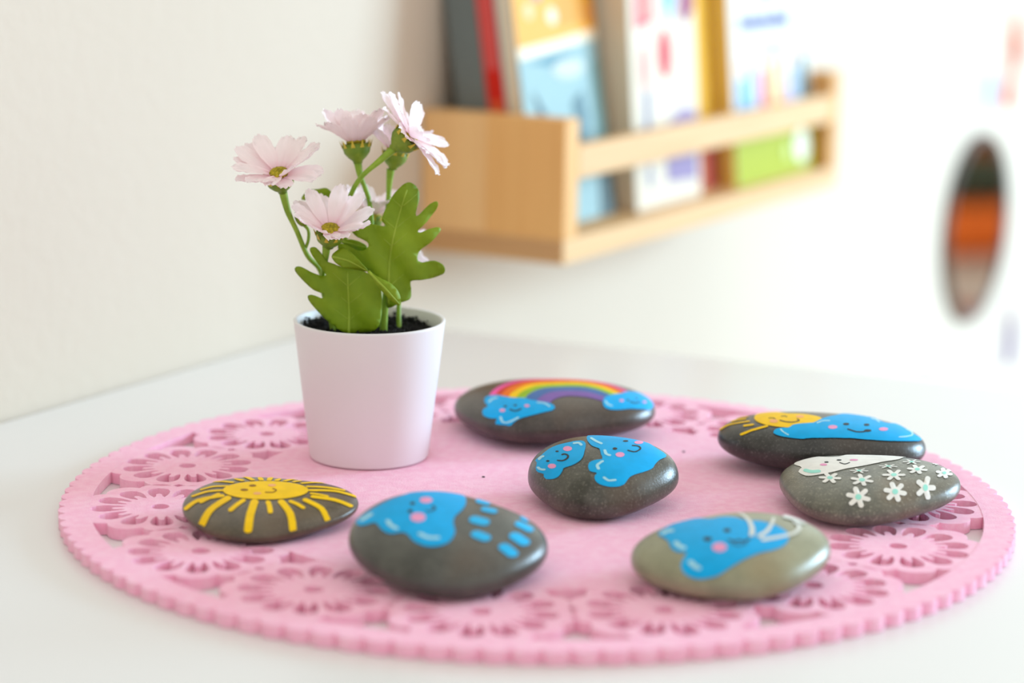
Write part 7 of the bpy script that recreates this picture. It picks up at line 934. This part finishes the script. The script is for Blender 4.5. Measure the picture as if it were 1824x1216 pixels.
book('picture book with yellow top and pale blue sea scene on its cover', 1.1436, 0.0702, 0.098, 0.165, 0.0118, 0.153, (150, 180, 182), False, (96, 128, 128), [
    ('yellow_panel', (240, 168, 44), [(0.0, 0.106), (0.05, 0.109), (0.098, 0.113), (0.098, 0.165), (0.0, 0.165)]),
    ('gold_panel', (220, 150, 0), [(0.052, 0.117), (0.096, 0.119), (0.096, 0.165), (0.048, 0.165)]),
    ('cream_band', (244, 226, 196), [(0.0, 0.100), (0.05, 0.104), (0.098, 0.108), (0.098, 0.114), (0.05, 0.110), (0.0, 0.107)]),
    ('spot', (88, 118, 150), ell(0.030, 0.140, 0.006, 0.007)), ('spot', (190, 200, 150), ell(0.018, 0.128, 0.005, 0.005)),
    ('spot', (236, 226, 200), ell(0.045, 0.124, 0.006, 0.005)), ('spot', (224, 140, 50), ell(0.090, 0.124, 0.006, 0.008)),
    ('wave', (84, 134, 150), [(0.012, 0.098), (0.045, 0.094), (0.07, 0.101), (0.045, 0.101)]),
    ('cloud_print', (196, 204, 196), ell(0.058, 0.092, 0.020, 0.006)),
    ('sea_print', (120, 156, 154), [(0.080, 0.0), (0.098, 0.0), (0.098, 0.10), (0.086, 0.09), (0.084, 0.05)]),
    ('dark_shape', (64, 84, 98), [(0.012, 0.082), (0.022, 0.070), (0.038, 0.054), (0.046, 0.046), (0.030, 0.048), (0.018, 0.062)]),
    ('dark_shape', (88, 120, 128), [(0.058, 0.072), (0.072, 0.078), (0.076, 0.062), (0.072, 0.046), (0.062, 0.046)]),
    ('dark_shape', (78, 96, 96), [(0.078, 0.0), (0.098, 0.0), (0.098, 0.03), (0.082, 0.028)])])
book('thick white book with red, pink and lilac drawings and tan page edges', 1.2490, 0.0812, 0.093, 0.170, 0.030, 0.080, (226, 214, 192), False, (230, 226, 214), [
    ('red_drawing', (216, 86, 96), [(0.008, 0.112), (0.034, 0.116), (0.034, 0.150), (0.010, 0.150)]),
    ('peach_drawing', (244, 190, 160), [(0.020, 0.118), (0.026, 0.118), (0.026, 0.145), (0.020, 0.145)]),
    ('blue_drawing', (92, 172, 224), [(0.048, 0.128), (0.056, 0.112), (0.064, 0.130), (0.062, 0.150), (0.050, 0.150)]),
    ('plum_drawing', (150, 60, 100), [(0.070, 0.118), (0.080, 0.112), (0.092, 0.122), (0.092, 0.150), (0.072, 0.150)]),
    ('red_drawing', (204, 50, 58), ell(0.0475, 0.095, 0.0095, 0.0155)), ('pink_drawing', (226, 150, 140), ell(0.018, 0.088, 0.006, 0.014)),
    ('grey_drawing', (118, 124, 160), [(0.014, 0.040), (0.022, 0.040), (0.024, 0.072), (0.017, 0.076)]),
    ('grey_drawing', (96, 100, 140), ell(0.018, 0.044, 0.004, 0.006)),
    ('lilac_drawing', (160, 140, 176), [(0.045, 0.036), (0.090, 0.036), (0.090, 0.056), (0.070, 0.060), (0.050, 0.052)]),
    ('lilac_drawing', (148, 130, 168), [(0.044, 0.014), (0.088, 0.012), (0.088, 0.032), (0.044, 0.030)]),
    ('grey_drawing', (150, 150, 170), ell(0.020, 0.020, 0.004, 0.008))])
book('golden yellow book tucked behind the white cover with small figures', 1.3610, 0.0730, 0.095, 0.166, 0.020, 0.09, (232, 176, 20), True, (222, 164, 10), [('red_brown_panel', (176, 64, 24), rect(0.0, 0.095, 0.0, 0.034))])
figs = []
for fx, body, head, z0, hgt in ((0.014, (84, 160, 204), (236, 196, 170), 0.044, 0.040), (0.030, (140, 190, 220), (230, 170, 130), 0.050, 0.042), (0.050, (214, 60, 100), (226, 140, 100), 0.044, 0.046),
                               (0.070, (244, 190, 30), (70, 64, 66), 0.044, 0.052), (0.088, (206, 170, 190), (236, 180, 150), 0.044, 0.040), (0.104, (170, 190, 214), (230, 180, 140), 0.044, 0.044),
                               (0.120, (50, 110, 114), (200, 120, 150), 0.044, 0.054)):
    figs.append(('figure_body', body, [(fx - 0.0075, z0), (fx + 0.0075, z0), (fx + 0.0055, z0 + hgt * 0.7), (fx - 0.0055, z0 + hgt * 0.7)]))
    figs.append(('figure_head', head, ell(fx, z0 + hgt * 0.86, 0.0048, 0.0062)))
lets = []
rl = random.Random(3)
xx = 0.016
while xx < 0.098:                         # title line, too blurred in the photograph to read
    wd = rl.uniform(0.004, 0.008)
    lets.append(('title_stroke', (104, 122, 176), rect(xx, xx + wd * 0.75, 0.104, 0.104 + rl.uniform(0.007, 0.011))))
    xx += wd * 1.15
book('white book with blue title, row of small figures and green lower edge', 1.3875, 0.0860, 0.134, 0.170, 0.0115, 0.09, (226, 222, 214), True, (240, 196, 80), [
    ('green_panel', (170, 178, 0), rect(0.0, 0.134, 0.0, 0.0345))] + figs + lets + [
    ('round_emblem', (236, 238, 214), ell(0.111, 0.0185, 0.0125, 0.0125)), ('small_emblem', (210, 224, 130), ell(0.086, 0.016, 0.006, 0.006)),
    ('dark_drawing', (130, 126, 130), ell(0.062, 0.128, 0.012, 0.006))])

# ------------------------------------------------------------------ round wall mirror and stickers
mm, nt, b = base_mat('mirror_glass', 0.03, 0.5)
b.inputs['Metallic'].default_value = 1.0
n_ = add_noise(nt, 2, 1); r_ = ramp(nt, n_.outputs['Fac'], [(0.0, (0.80, 0.78, 0.76, 1)), (1.0, (0.82, 0.80, 0.78, 1))])
nt.links.new(r_.outputs['Color'], b.inputs['Base Color'])
M['mirror'] = mm
M['mirror_rim'] = vary('mirror_rim_dark', lin(70, 62, 58), lin(92, 82, 76), 80, 0.5)
MR = 0.094
mirror = empty('wall_mirror', S(2.1475, 0, -0.0868), (0, 0, WALL_ROT))
tag(mirror, 'round wall mirror with thin dark rim on the bright wall past the shelf', 'mirror')
def lathe_y(prof, n=64):
    me = lathe(prof, n, False)
    me.transform(Matrix.Rotation(PI / 2, 4, 'X'))
    return me
link('mirror_rim', lathe_y([(MR - 0.006, 0.0005), (MR, 0.0005), (MR, 0.006), (MR - 0.002, 0.008), (MR - 0.005, 0.007), (MR - 0.006, 0.004)]), 'mirror_rim', mirror)
link('mirror_glass', lathe_y([(0.0, 0.0045), (MR - 0.005, 0.0045), (MR - 0.005, 0.0005), (0.0, 0.0005)]), 'mirror', mirror)

def sticker(label, s, z, rgb, shapes):
    o = empty('wall_sticker', S(s, 0.0004, z), (0, 0, WALL_ROT))
    tag(o, label, 'sticker', 'stickers on the bright wall')
    for nm, col, pts in shapes:
        link(nm, prism_y(pts), ink(col), o)
def prism_y(pts):
    me = prism(pts, [], 0.0, 0.0006)
    me.transform(Matrix.Rotation(PI / 2, 4, 'X'))
    return me
def leafshape(cx, cz, l, w, ang, n=14):
    out = []
    for k in range(n):
        t = 2 * PI * k / n
        x = 1.4 * l * math.cos(t); y = 1.7 * w * math.sin(t) * (1 - 0.3 * math.cos(t))
        out.append((cx + x * math.cos(ang) - y * math.sin(ang), cz + x * math.sin(ang) + y * math.cos(ang)))
    return out
sticker('orange leaf sticker high on the wall above the round mirror', 2.243, 0.098, None, [('sticker_leaf', (196, 84, 36), leafshape(0, 0, 0.020, 0.011, 1.4)), ('sticker_leaf', (186, 70, 26), leafshape(0.010, -0.020, 0.016, 0.009, 0.7))])
sticker('small orange flower sticker just above the round mirror', 2.2307, 0.0437, None, [('sticker_leaf', (190, 66, 22), leafshape(0, -0.004, 0.013, 0.012, 1.5)), ('sticker_leaf', (200, 104, 60), leafshape(0.004, 0.016, 0.012, 0.006, 1.2))])
sticker('pale purple leaf sticker below the round mirror', 2.288, -0.225, None, [('sticker_leaf', (104, 84, 120), leafshape(0, 0, 0.022, 0.012, 1.5)), ('sticker_leaf', (128, 96, 116), leafshape(-0.006, 0.026, 0.016, 0.007, 1.2))])
sticker('faint blue sticker between shelf and mirror', 2.17, 0.047, None, [('sticker_leaf', (160, 178, 196), leafshape(0, 0, 0.016, 0.013, 0.4))])
sticker('small mauve sticker low on the wall at the table edge', 2.03, -0.232, None, [('sticker_leaf', (126, 98, 122), leafshape(0, 0, 0.014, 0.010, 0.2))])

# ------------------------------------------------------------------ what the mirror shows: soft play corner further along the wall
M['rust'] = vary('rust_fabric', lin(222, 98, 30), lin(236, 116, 44), 30, 0.85, 0.2, 0.3, 300)
M['dkgreen'] = vary('dark_green_fabric', lin(58, 66, 52), lin(72, 80, 62), 30, 0.85, 0.2, 0.3, 300)
M['cabinet'] = vary('brown_cabinet', lin(140, 80, 36), lin(158, 94, 46), 4, 0.5, 0.4, stretch=(1, 1, 8))
M['rug'] = vary('red_brown_rug', lin(116, 44, 26), lin(134, 56, 34), 60, 0.95, 0.1, 0.4, 500)
def wthing(name, label, cat, s, d, z=FLOOR_Z):
    o = empty(name, S(s, d, z), (0, 0, WALL_ROT)); tag(o, label, cat); return o
def rbox(x0, x1, y0, y1, z0, z1, r): return box(x0, x1, y0, y1, z0, z1, r, 4)
YAW = -0.80
mt_ = wthing('floor_mattress', 'orange floor mattress seen only in the round mirror', 'mattress', 6.0, 1.25)
mt_.rotation_euler = (0, 0, WALL_ROT + YAW)
link('cushion', rbox(-0.32, 0.32, -0.85, 0.85, 0.0005, 0.12, 0.03), 'rust', mt_)
link('piping', rbox(-0.324, -0.316, -0.80, 0.80, 0.055, 0.065, 0.002), 'rust', mt_)
bo = wthing('bolster_cushion', 'dark green bolster lying on the orange floor mattress', 'cushion', 6.0, 1.25, FLOOR_Z + 0.1195)
bo.rotation_euler = (0, 0, WALL_ROT + YAW)
me = lathe([(0.0, -0.78), (0.045, -0.78), (0.062, -0.76), (0.062, 0.76), (0.045, 0.78), (0.0, 0.78)], 24)
me.transform(Matrix.Rotation(PI / 2, 4, 'X')); me.transform(Matrix.Translation((-0.14, 0, 0.062)))
link('bolster_body', me, 'dkgreen', bo)
cb = wthing('wooden_cabinet', 'brown wooden cabinet behind the orange floor mattress', 'cabinet', 6.95, 0.02)
link('cabinet_body', rbox(0, 0.4, -2.8, 0, 0.0005, 1.1, 0.006), 'cabinet', cb)
for k in range(4):
    dr = link('door', rbox(-0.018, 0.0005, -2.78 + 0.69 * k, -2.10 + 0.69 * k, 0.04, 1.06, 0.004), 'cabinet', cb)
    link('knob', rbox(-0.034, -0.017, -2.17 + 0.69 * k, -2.14 + 0.69 * k, 0.55, 0.58, 0.005), 'mirror_rim', dr)
rg = link('floor_rug', rbox(-0.9, 0, -0.75, 0, 0.0003, 0.012, 0.004), 'rug'); rg.location = S(4.95, 0.70, FLOOR_Z); rg.rotation_euler = (0, 0, WALL_ROT)
tag(rg, 'red-brown rug on the wooden floor seen only in the mirror', 'rug')
